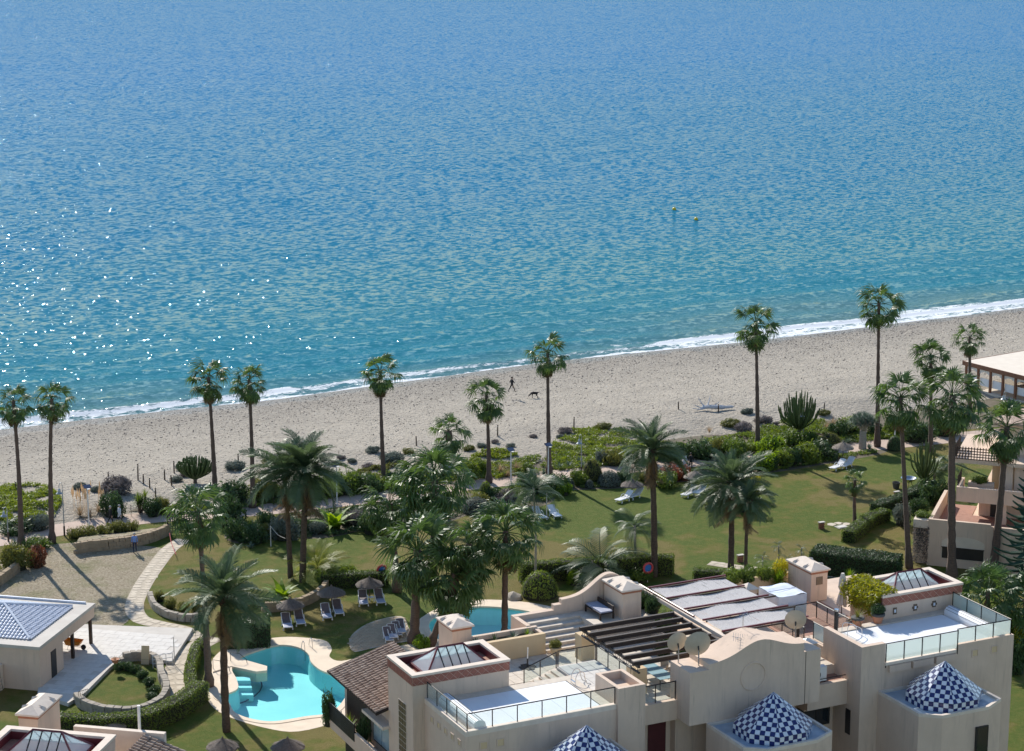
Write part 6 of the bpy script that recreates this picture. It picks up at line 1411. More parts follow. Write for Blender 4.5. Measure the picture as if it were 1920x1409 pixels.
def lattice_screen():
    p, q = at(315, 1003), at(378, 1001); d = q-p; L_ = d.length; t = thing('lattice_screen', 'dark brown wooden lattice screen at the garden gate', 'fence', p, math.atan2(d.y, d.x)); n = 14; H_ = 2.1
    for i in range(n+1): MB().box(L_*i/n-.035, L_*i/n+.035, 0, .03, .1, H_).build('slat', 'dark_wood', t)
    for k in range(10): MB().box(0, L_, -.032, -.002, .12+k*.215, .19+k*.215).build('rail', 'dark_wood', t)
    for x in (0, L_): MB().box(x-.08, x+.08, -.05, .09, 0, H_+.08).build('post', 'dark_wood', t)
lattice_screen()
def tape():
    pts = [(318, 1000, 1.0), (322, 1020, .6), (330, 1040, .4)]; pp = [at(u, v, z) for u, v, z in pts]; 
    MB().tube(smooth_line(pp, 5), .03, 4).build('barrier_tape', 'red_paint', label='red and white barrier tape hanging from the lattice screen', category='tape')
tape()
def fence_mesh():
    for (x0, y0), (x1, y1), lb in (((170, 978), (246, 968), 'thin green wire fence behind the strolling couple'), ((246, 968), (316, 968), 'thin green wire fence in front of the yucca'), ((420, 962), (560, 950), 'thin green wire fence behind the twin date palms')):
        p, q = at(x0, y0), at(x1, y1); d = q-p; t = thing('wire_fence', lb, 'fence', p, math.atan2(d.y, d.x)); L_ = d.length; n = max(2, int(L_/2))
        for i in range(n+1): MB().tube([(L_*i/n, 0, 0), (L_*i/n, 0, 1.1)], .025, 5).build('post', 'iron', t)
        for k in range(6): MB().tube([(0, 0, .15+.18*k), (L_, 0, .15+.18*k)], .006, 3).build('wire', 'iron', t)
fence_mesh()
for x, y, lb in ((1540, 992, 'brick pier standing alone on the big lawn'), (1388, 1054, 'yellowish brick pier beside the paved path'), (1681, 934, 'brick pier beside the grill')):
    b = at(x, y); t = thing('brick_pier', lb, 'pier', b); 
    me = MB().box(-.13, .13, -.06, .06, 0, .085).mesh('brick', 'red_brick')
    for k in range(6):
        for sx in (-1, 1):
            o = link('brick', me, t); o.location = (sx*.14, 0, .1*k) if k % 2 else (0, sx*.14, .1*k); o.rotation_euler = (0, 0, 0 if k % 2 else R(90)*0)
            if not k % 2: o.location = (0, sx*.07, .1*k); o.scale = (2.0, 1.1, 1)
    MB().box(-.30, .30, -.17, .17, .60, .66).build('cap', 'concrete', t)
for x, y, lb in ((1578, 989, 'pale concrete drain cover slab in front of the small lone fan palm'), (1664, 938, 'grey drain cover beside the brick pier')):
    b = at(x, y); t = thing('drain_cover', lb, 'drain cover', b); MB().box(-.55, .55, -.4, .4, 0, .06).build('frame', 'concrete', t); MB().box(-.42, .42, -.3, .3, .061, .10).build('lid', 'white_deck', t)
for k, (x, y) in enumerate(((1560, 984), (1572, 982), (1586, 983), (1598, 986), (1610, 984))):
    b = at(x, y); m_ = MB(); m_.prism([(b.x+.5*rng.uniform(.7, 1.1)*math.cos(t), b.y+.45*rng.uniform(.7, 1.1)*math.sin(t)) for t in [j*1.05 for j in range(6)]], -.01, .03); m_.build('stepping_stone', 'flagstone', label=('first', 'second', 'third', 'fourth', 'fifth')[k]+' flat stepping stone towards the small lone fan palm', category='stepping stone', group='stepping stones by the drain cover')
def shower():
    b = at(445, 1210); t = thing('pool_shower', 'white pool shower pole in front of the square hedge', 'shower', b); MB().tube(smooth_line([(0, 0, 0), (0, 0, 1.9), (-.05, -.1, 2.05), (-.1, -.3, 2.05)], 4), .035, 6).build('pipe', 'white_paint', t); MB().lathe([(.02, 0), (.09, -.06)], (-.1, -.3, 2.05), 10).build('shower_head', 'steel', t); MB().box(-.4, .4, -.5, .3, 0, .05).build('tray', 'pool_coping', t)
shower()
def bare_pole():
    b = at(1025, 972); t = thing('parasol_pole', 'bare pole between two white loungers in palm shade', 'pole', b); MB().tube([(0, 0, 0), (0, 0, 2.4)], .045, 6).build('shaft', 'canvas', t); MB().lathe([(.22, 0), (.22, .06), (.07, .1)], n=12).build('foot', 'concrete', t)
bare_pole()
def goal():
    b = at(508, 1025); t = thing('volleyball_post', 'thin lawn post with slack line left of the twin date palms', 'post', b); H_ = px2m(b, 40); MB().tube([(0, 0, 0), (0, 0, H_)], .045, 6).build('shaft', 'canvas', t); q = at(535, 1010, 1.4)-b; MB().tube(smooth_line([(0, 0, H_), Vector((q.x*.5, q.y*.5, H_*.75)), q], 5), .02, 4).build('line', 'canvas', t)
goal()
def lifebuoy(x, y, z, label):
    b = at(x, y); t = thing('lifebuoy_stand', label, 'lifebuoy', b); MB().tube([(0, 0, 0), (0, 0, 1.5)], .04, 6).build('post', 'white_paint', t); pts = [(.42*math.cos(k*.3927), -.07, 1.25+.42*math.sin(k*.3927)) for k in range(17)]; MB().tube(pts, .095, 7, cap=False).build('ring', 'red_paint', t); MB().box(-.3, .3, -.045, -.02, .95, 1.55).build('board', 'blue_paint', t)
lifebuoy(1214, 1092, 0, 'red lifebuoy on a blue board behind the curved gable'); lifebuoy(716, 1096, 0, 'red lifebuoy stand beside the clipped lawn hedge')
def grill():
    b = at(1703, 915); t = thing('fire_bowl', 'large metal fire bowl on a stand by the slender cactus', 'grill', b); MB().lathe([(.1, .5), (.6, .75), (.75, 1.0), (.70, 1.0), (.5, .8), (.05, .62)], n=18).build('bowl', 'steel', t)
    for k in range(3): an = k*2.09; MB().tube([(math.cos(an)*.3, math.sin(an)*.3, .6), (math.cos(an)*.55, math.sin(an)*.55, 0)], .03, 5).build('leg', 'iron', t)
    b = at(1680, 916); t = thing('planter_tub', 'black tub on the lawn beside the fire bowl', 'tub', b); MB().lathe([(.28, 0), (.38, .62), (.34, .62), (.30, .45), (.02, .45)], n=16).build('tub', 'pot_grey', t); MB().tube([(-.36, 0, .5), (-.42, 0, .58), (-.36, 0, .62)], .02, 4).build('handle', 'pot_grey', t)
grill()
def driftwood():
    b = at(1325, 776); b.z = beach_z(b.x, b.y); t = thing('driftwood', 'bleached white driftwood tree lying on the sand', 'driftwood', b); s = px2m(b, 1)
    MB().tube(smooth_line([(-.4, .3, .35), (.6, 0, .35), (1.8, -.3, .25), (3.2, -.4, .2)], 4), [.2]*4+[.24]*5+[.16]*3+[.05], 7).build('trunk', 'driftwood', t)
    for d, h_ in (((-1.1, .5, 0), .7), ((-.4, .9, 0), 1.3), ((.7, .6, 0), 1.5), ((1.4, .1, 0), .8), ((-1.6, 0, 0), .5)): v = Vector(d); MB().tube(smooth_line([(0, .1, .3), v*.6+Vector((0, 0, h_*.5)), v*1.2+Vector((0, 0, h_))], 3), [.12, .1, .09, .07, .05, .04, .02], 5).build('branch', 'driftwood', t)
driftwood()
for x, y, lb in ((1264, 394, 'yellow mooring buoy on the sea, farther from shore'), (1305, 413, 'yellow mooring buoy on the sea, nearer the shore')):
    b = at(x, y, SEA_Z); t = thing('buoy', lb, 'buoy', b); MB().lathe([(.05, -.3), (.3, -.1), (.38, .2), (.25, .4), (.05, .5)], n=14).build('float', 'yellow_paint', t); MB().tube([(0, 0, .45), (0, 0, .7)], .04, 6).build('mast', 'yellow_paint', t)
def rock(x, y, r_, label):
    b = at(x, y); m_ = MB(); g_ = random.Random(int(x)); prof = []
    bm = bmesh.new(); bmesh.ops.create_icosphere(bm, subdivisions=2, radius=r_)
    for v in bm.verts: v.co *= 1+.28*mnoise.noise(v.co*2.5+Vector((x, y, 0))); v.co.z = max(v.co.z*.7, -.1)
    me = bpy.data.meshes.new('rock'); bm.to_mesh(me); bm.free(); me.materials.append(M('stone_grey')); o = link('rock', me, label=label, category='rock'); o.location = b
rock(963, 1122, .7, 'grey garden boulder beside the big dome bush'); rock(1330, 905, .5, 'boulder at the bed edge beside the lawn parasol'); rock(1525, 862, .5, 'boulder in the lawn border shrubs')
# ---------------------------------------------------------------- roof things
def dish(p, r_, az, label, back=False):
    t = thing('satellite_dish', label, 'satellite dish', p, az); H_ = .95; MB().tube([(0, 0, 0), (0, 0, H_)], .045, 7).build('mast', 'steel', t)
    m_ = MB(); n = 22; rings = 6; vs = []; fs = []; tilt = Matrix.Rotation(R(-76), 4, 'X')
    for i in range(rings+1):
        q = r_*i/rings
        for k in range(n): an = 2*math.pi*k/n; v = Vector((q*math.cos(an), q*math.sin(an)*1.05, .26*(q/r_)**2*r_)); vs.append(tilt@v+Vector((0, .10, H_+.25)))
    for i in range(rings):
        for k in range(n): fs.append((i*n+k, i*n+(k+1) % n, (i+1)*n+(k+1) % n, (i+1)*n+k))
    m_.add(vs, fs); m_.build('reflector', 'dish_beige', t, smooth=True); a_ = tilt@Vector((0, -r_*.9, .25*r_))+Vector((0, .10, H_+.25)); f_ = tilt@Vector((0, -.05, r_*1.1))+Vector((0, .10, H_+.25)); MB().tube([a_, f_], .018, 5).build('feed_arm', 'steel', t); MB().lathe([(.05, -.08), (.06, .06)], tuple(f_), 8).build('feed_horn', 'white_plastic', t); MB().tube([(0, 0, H_-.1), (0, .12, H_+.22)], .05, 5).build('bracket', 'iron', t)
dish((10.65, -.6, 12.302), .62, R(-8), 'smaller yellowish satellite dish at the end of the wavy parapet'); dish((11.5, -1.5, 12.302), .80, R(-14), 'largest satellite dish on the wavy parapet'); dish((18.9, -.5, 12.352), .66, R(-30), 'satellite dish at the far low end of the wavy parapet')
def antenna(p, az, label, lying=False):
    t = thing('tv_antenna', label, 'antenna', p, az)
    if lying: t.rotation_euler = (R(70), R(20), az)
    MB().tube([(0, 0, 0), (0, 0, 1.1 if not lying else .3)], .022, 5).build('mast', 'steel', t); z = 1.05 if not lying else .28; MB().tube([(-.6, 0, z), (.5, 0, z)], .016, 4).build('boom', 'steel', t)
    for k in range(6): x = -.5+.19*k; MB().tube([(x, -.26, z), (x, .26, z)], .010, 3).build('element', 'steel', t)
    MB().tube([(.45, -.25, z-.2), (.55, 0, z+.02), (.45, .25, z+.22)], .012, 3).build('reflector', 'steel', t)
antenna((15.3, -.25, 13.4), R(30), 'upright tv antenna on top of the wavy parapet'); antenna((14.3, -1.1, 13.42), R(10), 'fallen tv antenna lying on the wavy parapet', True)
def pot(p, s, kind, label, plant, leaf=None, mat='pot_terracotta'):
    t = thing('potted_plant', label, 'potted plant', p); MB().lathe([(.22*s, 0), (.34*s, .42*s), (.38*s, .50*s), (.38*s, .56*s), (.32*s, .56*s), (.30*s, .46*s), (.01, .45*s)], n=18).build('pot', mat, t, smooth=False); MB().lathe([(.381*s, .43*s), (.40*s, .47*s), (.40*s, .555*s), (.385*s, .57*s)], n=18).build('rim', 'pot_grey' if mat == 'pot_terracotta' else mat, t)
    if plant in ROS: o = link('leaves', ROS[plant], t); o.location = (0, 0, .5*s); o.scale = (s*.8,)*3
    else: o = link('foliage', SHRUB['loose'][0], t, kind='stuff'); o.location = (0, 0, .46*s); o.scale = (s*.48, s*.48, s*.62)
    if leaf: o.material_slots[0].link = 'OBJECT'; o.material_slots[0].material = M(leaf)
pot((26.25, 3.45, 10.862), 1.1, '', 'potted cycad standing nearer the black pipe on the right roof pool rim', 'yucca', 'leaf_olive'); pot((27.8, 3.42, 10.862), 1.15, '', 'potted bushy plant at the tower corner on the right roof pool rim', 'loose', 'leaf_dark'); pot((7.55, 9.25, 10.0), .95, '', 'round potted succulent at the foot of the roof steps', 'loose', 'leaf_olive', 'plaster_yellow')
def folded_parasol():
    p = Vector((27.9, 7.6, 10.0)); t = thing('folded_parasol', 'folded cream parasol on the right roof terrace', 'parasol', p); MB().tube([(0, 0, 0), (0, 0, 2.9)], .035, 6).build('pole', 'wood_post', t); MB().lathe([(.3, 0), (.3, .08), (.06, .12)], n=12).build('foot', 'concrete', t)
    m_ = MB(); n = 16; vs = []; lv = [(.10, 2.95), (.17, 2.6), (.22, 2.0), (.13, 1.75), (.25, 1.2), (.30, .75)]
    for i, (q, z) in enumerate(lv):
        for k in range(n): an = 2*math.pi*k/n; j = q*(1+(.30 if k % 2 else -.22)*(i > 0)); vs.append((j*math.cos(an), j*math.sin(an), z+(.12*math.sin(k*1.9) if i == len(lv)-1 else 0)))
    m_.add(vs, [(i*n+k, i*n+(k+1) % n, (i+1)*n+(k+1) % n, (i+1)*n+k) for i in range(len(lv)-1) for k in range(n)]+[tuple(range(n))]); m_.build('canopy', 'canvas', t)
folded_parasol()
def umbrella_base():
    t = thing('parasol_stand', 'dark parasol stand with bare stub pole on the left roof terrace', 'parasol stand', (5.0, 8.06, 10.0)); 
    for k in range(4): an = k*1.571; MB().box(math.cos(an)*.27-.24, math.cos(an)*.27+.24, math.sin(an)*.27-.24, math.sin(an)*.27+.24, 0+.002*k, .07+.002*k).build('weight', 'iron', t)
    MB().tube([(0, 0, .07), (0, 0, .6)], .05, 8).build('socket', 'iron', t); MB().tube([(0, 0, .6), (.02, 0, 1.3)], .035, 8).build('pole', 'white_plastic', t)
umbrella_base()
def ladder():
    t = thing('pool_ladder', 'curved steel ladder at the left roof pool', 'ladder', (5.7, 2.2, 10.7))
    for s in (0, .55): MB().tube(smooth_line([(-.45, s, -.1), (-.42, s, .55), (-.2, s, .9), (.1, s, .85), (.2, s, .45), (.35, s, .12), (.6, s, .05)], 4), .026, 6).build('rail', 'steel', t)
    for z in (0.05, .3): MB().box(-.50, -.42, .03, .52, z, z+.04).build('tread', 'steel', t)
    t = thing('pool_handrail', 'steel handrail at the right roof pool', 'handrail', (24.6, 2.6, 10.7))
    for s in (0, .6): MB().tube(smooth_line([(-.1, -s, 0), (-.1, -s, .75), (.15, -s, .9), (.9, -s, .6), (1.0, -s, .1)], 4), .024, 6).build('rail', 'steel', t)
ladder()
def white_box():
    t = thing('covered_furniture', 'furniture stack wrapped in white plastic sheet beside the reed pergola', 'covered furniture', (23.4, 8.3, 10.0)); m_ = MB(); n = 9; W, D, Hh = 2.2, 2.4, 1.7
    def pt(u, v, face):
        k = .05*mnoise.noise((u*3, v*3, face*7.0))+.03*math.sin(u*9+face)
        return k
    grid = [[(W*i/n+pt(i/n, j/n, 0)*.3, D*j/n, Hh+pt(i/n, j/n, 1)*1.6) for i in range(n+1)] for j in range(n+1)]; vs = [p for r_ in grid for p in r_]; m_.add(vs, [(j*(n+1)+i, j*(n+1)+i+1, (j+1)*(n+1)+i+1, (j+1)*(n+1)+i) for j in range(n) for i in range(n)])
    for f, (ux, o) in enumerate((((1, 0), (0, 0)), ((0, 1), (W, 0)), ((-1, 0), (W, D)), ((0, -1), (0, D)))):
        ln = W if f % 2 == 0 else D; vs = []
        for j in range(n+1):
            for i in range(n+1): s = ln*i/n; k = pt(i/n, j/n, f+3)*(1-j/n*.6); nx, ny = ux[1], -ux[0]; vs.append((o[0]+ux[0]*s+nx*k, o[1]+ux[1]*s+ny*k, Hh*(j/n)))
        m_.add(vs, [(j*(n+1)+i, j*(n+1)+i+1, (j+1)*(n+1)+i+1, (j+1)*(n+1)+i) for j in range(n) for i in range(n)])
    m_.build('plastic_sheet', 'plastic_sheet', t); MB().box(.1, W-.1, .1, D-.1, 0, Hh-.12).build('furniture', 'white_plastic', t); MB().tube([(0, D*.5, Hh+.05), (W, D*.5, Hh+.06)], .02, 4).build('cord', 'cloth_pale', t)
white_box()
def bench():
    t = thing('daybed', 'dark rattan daybed with glass-grey cushions against the curved gable', 'daybed', (11.5, 10.7, 11.2)); MB().box(0, 1.0, 0, 2.1, .38, .46).build('seat', 'dark_wood', t)
    for x in (.03, .97):
        for y in (.05, 2.05): MB().box(x-.05, x+.05, y-.05, y+.05, 0, .38).build('leg', 'dark_wood', t)
    for k in range(3): MB().box(.05, .95, .05+.69*k, .70+.69*k, .465, .56).build('cushion', 'cloth_pale', t)
    MB().box(.9, 1.0, .0, 2.1, .462, .85).build('back', 'dark_wood', t)
bench()
def dining():
    t = thing('glass_table', 'long glass-topped table under the dark pergola', 'table', (10.9, 1.0, 10.0)); MB().box(-.55, .55, 0, 3.0, .70, .73).build('top', 'glass_table', t)
    for x in (-.45, .45):
        for y in (.15, 2.85): MB().tube([(x, y, 0), (x, y, .70)], .04, 6).build('leg', 'iron', t)
    for k, (x, y, az, lb) in enumerate(((12.0, 1.5, 90, 'nearest the wavy parapet'), (12.0, 2.4, 90, 'second from the wavy parapet'), (12.0, 3.4, 90, 'third from the wavy parapet'), (9.8, 1.9, -90, 'on the railing side'))):
        c = thing('tub_chair', 'cream tub chair at the glass table, '+lb, 'chair', (x, y, 10.0), R(az)); MB().box(-.27, .27, -.27, .27, .36, .44).build('seat', 'dish_beige', c)
        m_ = MB(); n = 14; vs = []
        for z in (.40, .82):
            for i in range(n+1): an = math.pi*i/n; q = .30 if z < .5 else .36; vs.append((q*math.cos(an), -q*math.sin(an)*1.0+.05, z-(.14*abs(math.cos(an)) if z > .5 else 0)))
        m_.add(vs, [(i, i+1, n+2+i, n+1+i) for i in range(n)]); m_.build('backrest', 'dish_beige', c)
        for sx in (-.22, .22):
            for sy in (-.22, .22): MB().tube([(sx, sy, 0), (sx, sy, .36)], .02, 5).build('leg', 'steel', c)
dining()
def ac():
    t = thing('air_conditioner', 'white air conditioner unit on the ledge beside the wavy parapet', 'air conditioner', (20.0, -.7, 9.4)); MB().box(0, 1.15, 0, .42, .08, 1.0).build('casing', 'white_plastic', t); MB().tube([(.42, -.012, .5), (.42, -.002, .5)], .30, 18).build('fan_grille', 'dark_frame', t); MB().tube([(.42, -.03, .5), (.42, -.013, .5)], .10, 10).build('fan_hub', 'lamp_metal', t)
    for x in (.1, 1.05): MB().box(x-.05, x+.05, 0, .42, 0, .078).build('foot', 'iron', t)
    t = thing('vent_duct', 'grey metal duct box behind the air conditioner', 'vent', (20.3, .6, 9.97)); MB().box(0, .95, 0, .9, 0, 1.5).build('casing', 'plaster', t); MB().add([(-.08, -.08, 1.502), (1.03, -.08, 1.502), (1.03, .98, 1.502), (-.08, .98, 1.502), (.47, .45, 1.75)], [(0, 1, 4), (1, 2, 4), (2, 3, 4), (3, 0, 4), (3, 2, 1, 0)]).build('hood', 'lamp_metal', t)
    t = thing('flue_pipe', 'black flue pipe at the corner of the right roof pool', 'pipe', (24.5, 3.3, 10.7)); MB().tube([(0, 0, 0), (0, 0, 1.5)], .13, 12).build('pipe', 'dark_frame', t); MB().tube([(0, 0, 1.5), (0, 0, 1.62)], .15, 12).build('cap', 'steel', t)
ac()
def vine():
    g_ = np.random.default_rng(9); P_ = []; N_ = []
    for i in range(3600):
        a = 27.5+2.0*g_.random(); b = 3.75+3.6*g_.random(); z = 12.5+.30*g_.random() if a > 28.3 else 12.7-1.3*(28.3-a)*g_.random()**.5-.25*g_.random()
        if a > 28.4 and b < 4.4 and g_.random() < .6: continue
        P_.append((a, b, z)); N_.append((-.3, -.3, 1))
    for i in range(1600): P_.append((28.3-abs(g_.normal(0, .22)), g_.uniform(3.8, 7.2), g_.uniform(10.9, 12.6))); N_.append((-1, 0, 0))
    b0 = Vector((28.1, 5.5, 10.0)); vs, fs = leaf_cards(P_, N_, .15, 5); t = thing('climbing_vine', 'yellow-green climbing vine over the right skylight tower corner', 'climber', b0); mb = MB(); mb.add([tuple(Vector(v)-b0) for v in vs], fs); mb.build('foliage', 'leaf_vine', t, kind='stuff'); MB().tube([(0, 0, 0), (-.05, .1, 1.2), (.1, 0, 2.4)], [.06, .05, .03], 5).build('stem', 'bark', t)
vine()
def plaques():
    for k, a in enumerate((29.3, 30.9, 32.4)):
        t = thing('wall_plaque', ['square', 'cross-shaped', 'round'][k]+' dark ceramic wall ornament above the right roof pool', 'ornament', (a, 3.69, 11.35))
        MB().box(-.14, .14, -.04, -.003, -.22 if k != 2 else -.2, .22).build('plate', 'brown_glass', t); MB().box(-.07, .07, -.06, -.041, -.1, .1).build('relief', 'white_tile', t)
        if k: MB().box(-.22, .22, -.038, -.004, -.07, .07).build('arm', 'brown_glass', t)
plaques()
for x, y, k, w_ in ((2.6, 10.5, 'agave', 'fourth'), (3.9, 10.5, 'aloe', 'dark third'), (5.2, 10.5, 'agave', 'second'), (6.2, 10.5, 'spiky', 'bright first')): rosette(k, (x, y, 11.15), .55, w_+' succulent from the steps in the beige roof planter', 'succulent', group='roof planter succulents')
for x, y, lb in ((15.1, 8.2, 'in the low planter, nearer the dark beams'), (15.2, 9.0, 'in the low planter, nearer the curved gable'), (14.0, 4.5, 'under the middle of the dark pergola beams'), (14.2, 3.0, 'under the dark pergola behind the tub chairs'), (13.6, 6.2, 'under the dark pergola near the low planter'), (15.3, 10.6, 'beside the gable chimney shaft'), (15.4, 11.6, 'behind the gable chimney under the gutter')): shrub('loose', 'leaf_dark', (x, y, 10.0 if y < 7.5 else 10.7 if y < 9.8 else 11.2), .6, 1.1, 'dark leafy roof shrub '+lb, group='pergola shrubs')
for x, w_ in ((23.3, 'fourth'), (24.6, 'third'), (26.0, 'second'), (27.2, 'yellowish first')): shrub('loose', 'leaf_vine' if x > 26 else 'leaf_hedge', (x, 14.15, 10.9), .75, 1.1, w_+' shrub from the chimney in the roof planter behind the wrapped furniture', group='roof planter shrubs')
rosette('yucca', (26.6, 13.2, 10.0), 1.0, 'spiky yucca beside the right roof chimney', 'yucca', stem=1.0, leaf='leaf_bright', heads=3); rosette('yucca', (28.9, 13.0, 10.0), .9, 'spiky yucca behind the folded roof parasol', 'yucca', stem=1.1, heads=3)
shrub('loose', 'leaf_dark', (-5.25, 15.5, 5.3), .55, 2.3, 'dark clipped bush at the end of the slatted balcony screen'); rosette('spiky', (-4.8, 13.2, 5.7), .95, 'yellow-green spiky plant on the slatted balcony', 'balcony_plant', stem=.3); shrub('loose', 'leaf_dark', (-4.75, 11.2, 5.62), .5, 2.0, 'dark climbing plant under the tiled roof')
_rt = Matrix.Rotation(RZR, 4, 'Z')
for x, y, z, lb in ((-.6, 1.2, 3.9, 'leafy plants in the corner planter above the ivy'), (3.4, 6.6, 5.9, 'leafy plants in the middle balcony planter')): shrub('loose', 'leaf_hedge', _rt@Vector((x, y, 0))+oR+Vector((0, 0, z-.1)), .75, .6, lb, name='planter_plant')
# pavilion clutter
def clutter():
    rot = Matrix.Rotation(RZP, 4, 'Z'); W_ = lambda x, y, z=.3: rot@Vector((x, y, 0))+oP+Vector((0, 0, z))
    t = thing('ladder', 'aluminium ladder leaning on the pavilion side wall', 'ladder', W_(-2.6, -1.2, .1), RZP)
    for s in (0, .45): MB().tube([(0, s, 0), (-.22, s, 1.7)], .03, 5).build('rail', 'steel', t)
    for k in range(6): MB().tube([(-.03-.033*k, 0, .25+.26*k), (-.03-.033*k, .45, .25+.26*k)], .02, 4).build('rung', 'steel', t)
    t = thing('wheelbarrow', 'rusty wheelbarrow under the pavilion portico', 'wheelbarrow', W_(-1.0, 8.0), RZP); m_ = MB(); m_.add([(-.5, -.3, .35), (.5, -.25, .35), (.5, .25, .35), (-.5, .3, .35), (-.65, -.4, .75), (.7, -.35, .70), (.7, .35, .70), (-.65, .4, .75)], [(0, 3, 2, 1), (0, 1, 5, 4), (1, 2, 6, 5), (2, 3, 7, 6), (3, 0, 4, 7)]); m_.build('tray', 'orange_paint', t); MB().tube([(.8, -.05, .2), (.8, .05, .2)], .2, 14).build('wheel', 'cloth_black', t)
    for s in (-.28, .28): MB().tube([(.75, s*.3, .2), (-.3, s, .33), (-1.2, s, .6)], .02, 5).build('handle', 'steel', t); MB().tube([(-.3, s, .33), (-.4, s, 0)], .02, 5).build('leg', 'steel', t)
    b = at(216, 1243, .75); t = thing('clay_planter', 'clay bowl with dry plant on the oval wall end', 'planter', b); MB().lathe([(.18, 0), (.32, .3), (.28, .3), (.02, .22)], n=14).build('bowl', 'pot_terracotta', t); o = link('leaves', ROS['grass'], t); o.location = (0, 0, .2); o.scale = (.5,)*3
    b = at(272, 1246); t = thing('leaning_board', 'yellowish board leaning on the oval stone wall', 'board', b, R(-30)); MB().add([(-.3, 0, 0), (.3, 0, 0), (.3, .35, 1.35), (-.3, .35, 1.35), (-.3, -.04, 0), (.3, -.04, 0), (.3, .31, 1.36), (-.3, .31, 1.36)], [(3, 2, 1, 0), (4, 5, 6, 7), (0, 1, 5, 4), (1, 2, 6, 5), (2, 3, 7, 6), (3, 0, 4, 7)]).build('plank', 'plaster_yellow', t); MB().box(-.28, .28, .05, .12, .3, .36).build('batten', 'wood_post', t)
    b = at(148, 1322, .1); t = thing('gate_panel', 'small black iron gate panel at the oval lawn end', 'gate', b, R(20))
    for k in range(6): MB().tube([(k*.16, 0, 0), (k*.16, 0, 1.0)], .018, 4).build('bar', 'iron', t)
    for z in (.05, .98): MB().tube([(0, 0, z), (.8, 0, z)], .022, 4).build('rail', 'iron', t)
    b = at(324, 1248); t = thing('stair_rail', 'white metal stair rail at the terrace corner', 'railing', b, RZP)
    for k in range(4): MB().tube([(-.4*k, -.3*k, 0), (-.4*k, -.3*k, 1.0)], .025, 5).build('post', 'white_paint', t)
    for z in (.35, .65, .98): MB().tube([(0, 0, z), (-1.2, -.9, z)], .02, 4).build('rail', 'white_paint', t)
    MB().tube([(.1, .1, 0), (.1, .1, 2.2)], .035, 6).build('end_post', 'concrete', t)
clutter()
# ---------------------------------------------------------------- people and dog
def skinned(name, joints, edges, parent, matfn, mats, sub_=2):
    me = bpy.data.meshes.new(name+'_cage'); me.from_pydata([j[0] for j in joints], edges, []); o = bpy.data.objects.new(name, me); COL.objects.link(o)
    sk_ = o.modifiers.new('s', 'SKIN'); 
    for v, (p, r_) in zip(me.skin_vertices[0].data, joints): v.radius = (r_, r_) if not isinstance(r_, tuple) else r_
    me.skin_vertices[0].data[0].use_root = True; ss = o.modifiers.new('u', 'SUBSURF'); ss.levels = ss.render_levels = sub_
    dg = bpy.context.evaluated_depsgraph_get(); dg.update(); ev = o.evaluated_get(dg); m2 = bpy.data.meshes.new_from_object(ev); o.modifiers.clear(); o.data = m2; m2.name = name
    m2.materials.clear()
    for m_ in mats: m2.materials.append(M(m_))
    for p in m2.polygons: p.material_index = matfn(p.center); p.use_smooth = True
    o.parent = parent; return o
def person(px_, yaw, label, shirt, trousers, hair, stride=.0, arms=(.1, .1), coat=False, scale=1.0, forearm=None):
    b = at(*px_); b.z = max(0, beach_z(b.x, b.y)) if shore_b(b.x)-b.y < 44 else 0; t = thing('person', label, 'person', b, yaw); t.scale = (scale,)*3
    J = [((0, 0, .95), .14), ((0, 0, 1.15), .125), ((0, 0, 1.38), .145), ((0, .01, 1.50), .055), ((0, .02, 1.58), .06), ((0, .025, 1.66), .095), ((0, .02, 1.73), .075)]
    E = [(0, 1), (1, 2), (2, 3), (3, 4), (4, 5), (5, 6)]
    def add(parent, pts):
        for p, r_ in pts: J.append((p, r_)); E.append((parent, len(J)-1)); parent = len(J)-1
    for s in (-1, 1):
        k = stride*s; add(0, [((s*.10, 0, .88), .095), ((s*.11, k*.45, .50), .065), ((s*.11, k*.75-(.12 if k < 0 else 0), .12+(.06 if k < 0 else 0)), .045), ((s*.11, k*.75+.06-(.12 if k < 0 else 0), .045+(.06 if k < 0 else 0)), .045), ((s*.12, k*.75+.17-(.1 if k < 0 else 0), .035), .035)])
        a = arms[0 if s < 0 else 1]; el = (s*.24, -a*.6, 1.12); wr = (s*(.20 if forearm else .25), (a*.2+.25 if forearm else a*.3), 1.10 if forearm else .86)
        add(2, [((s*.19, 0, 1.42), .065), (el, .048), (wr, .034), ((wr[0], wr[1]+(.08 if forearm else .03), wr[2]-(0 if forearm else .09)), .038)])
    def mf(c):
        if c.z > 1.50: return 0
        if c.z < .09: return 3
        if abs(c.x) > .17 and c.z < .90: return 0
        if c.z > (.62 if coat else .96): return 1
        return 2
    skinned('body', J, E, t, mf, ['skin', shirt, trousers, 'cloth_black'])
    m_ = MB(); m_.lathe([(.101, -.03), (.108, .03), (.09, .09), (.05, .125), (.01, .135)], (0, .0, 1.665), 14); m_.v = [(x, y*1.1-.012, z) for x, y, z in m_.v]; m_.build('hair', hair, t, smooth=True); MB().add([(-.015, .115, 1.64), (.015, .115, 1.64), (0, .155, 1.635), (0, .12, 1.69)], [(0, 1, 2), (1, 3, 2), (3, 0, 2)]).build('nose', 'skin', t)
    for s in (-1, 1): MB().lathe([(.002, -.014), (.012, 0), (.002, .014)], (s*.035, .112, 1.675), 6).build('eye', 'hair_dark', t)
    return t
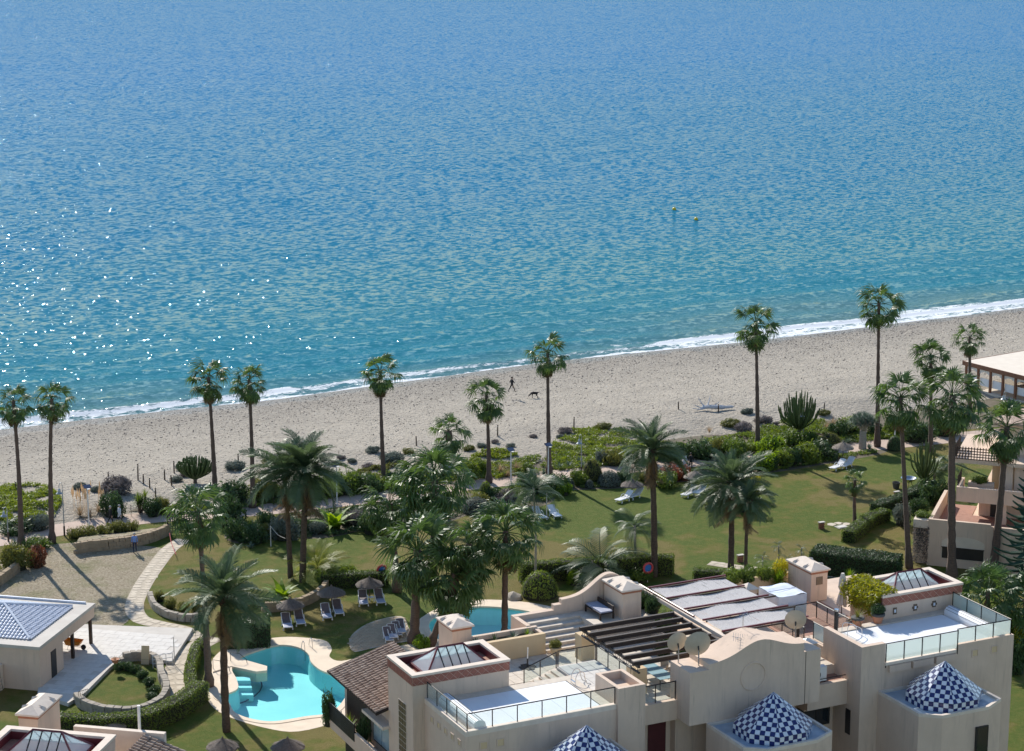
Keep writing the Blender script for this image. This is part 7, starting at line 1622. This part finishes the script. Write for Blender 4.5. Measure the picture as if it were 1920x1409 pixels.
person((960, 736), R(-90), 'person in black shorts and top striding along the beach', 'cloth_black', 'cloth_black', 'hair_dark', .42, (.3, -.3), forearm=True, scale=1.02)
person((208, 984), R(-80), 'person in black walking on the promenade', 'cloth_black', 'cloth_black', 'hair_grey', .25)
person((225, 982), R(-80), 'person in pale blue jacket walking on the promenade', 'cloth_white', 'cloth_navy', 'hair_grey', .25, coat=True)
person((253, 1036), R(160), 'person in blue shirt and dark trousers standing before the stone wall', 'cloth_blue', 'cloth_navy', 'hair_grey', .04, scale=1.0)
person((1283, 882), R(170), 'person in white top on the promenade beside the red-brown shrub', 'cloth_white', 'cloth_pale', 'hair_dark', .1, coat=True)
person((1295, 882), R(150), 'person in dark clothes on the promenade near the red-brown shrub', 'cloth_black', 'cloth_black', 'hair_dark', .1)
def dog():
    b = at(1003, 737); b.z = beach_z(b.x, b.y); t = thing('dog', 'black dog sniffing the sand ahead of the walker', 'dog', b, R(155)); t.scale = (.95, 1.1, 1.15)
    J = [((0, 0, .52), .13), ((.28, 0, .53), .15), ((.42, 0, .52), .10), ((.56, 0, .40), .07), ((.66, 0, .28), .075), ((.76, 0, .20), .045), ((.82, 0, .16), .035), ((-.24, 0, .52), .12), ((-.40, 0, .55), .04), ((-.58, 0, .62), .025)]; E = [(0, 1), (1, 2), (2, 3), (3, 4), (4, 5), (5, 6), (0, 7), (7, 8), (8, 9)]
    def add(parent, pts):
        for p, r_ in pts: J.append((p, r_)); E.append((parent, len(J)-1)); parent = len(J)-1
    for s in (-1, 1):
        add(1, [((.30, s*.10, .40), .06), ((.28, s*.10, .22), .038), ((.30, s*.10, .05), .028), ((.35, s*.10, .03), .03)]); add(7, [((-.22, s*.10, .42), .075), ((-.14, s*.10, .30), .05), ((-.32, s*.10, .18), .032), ((-.28, s*.10, .04), .028), ((-.23, s*.10, .03), .03)])
    skinned('body', J, E, t, lambda c: 0, ['dog_fur'])
    for s in (-1, 1): MB().add([(.60, s*.05, .34), (.66, s*.08, .33), (.63, s*.10, .22)], [(0, 1, 2)]).build('ear', 'dog_fur', t)
dog()
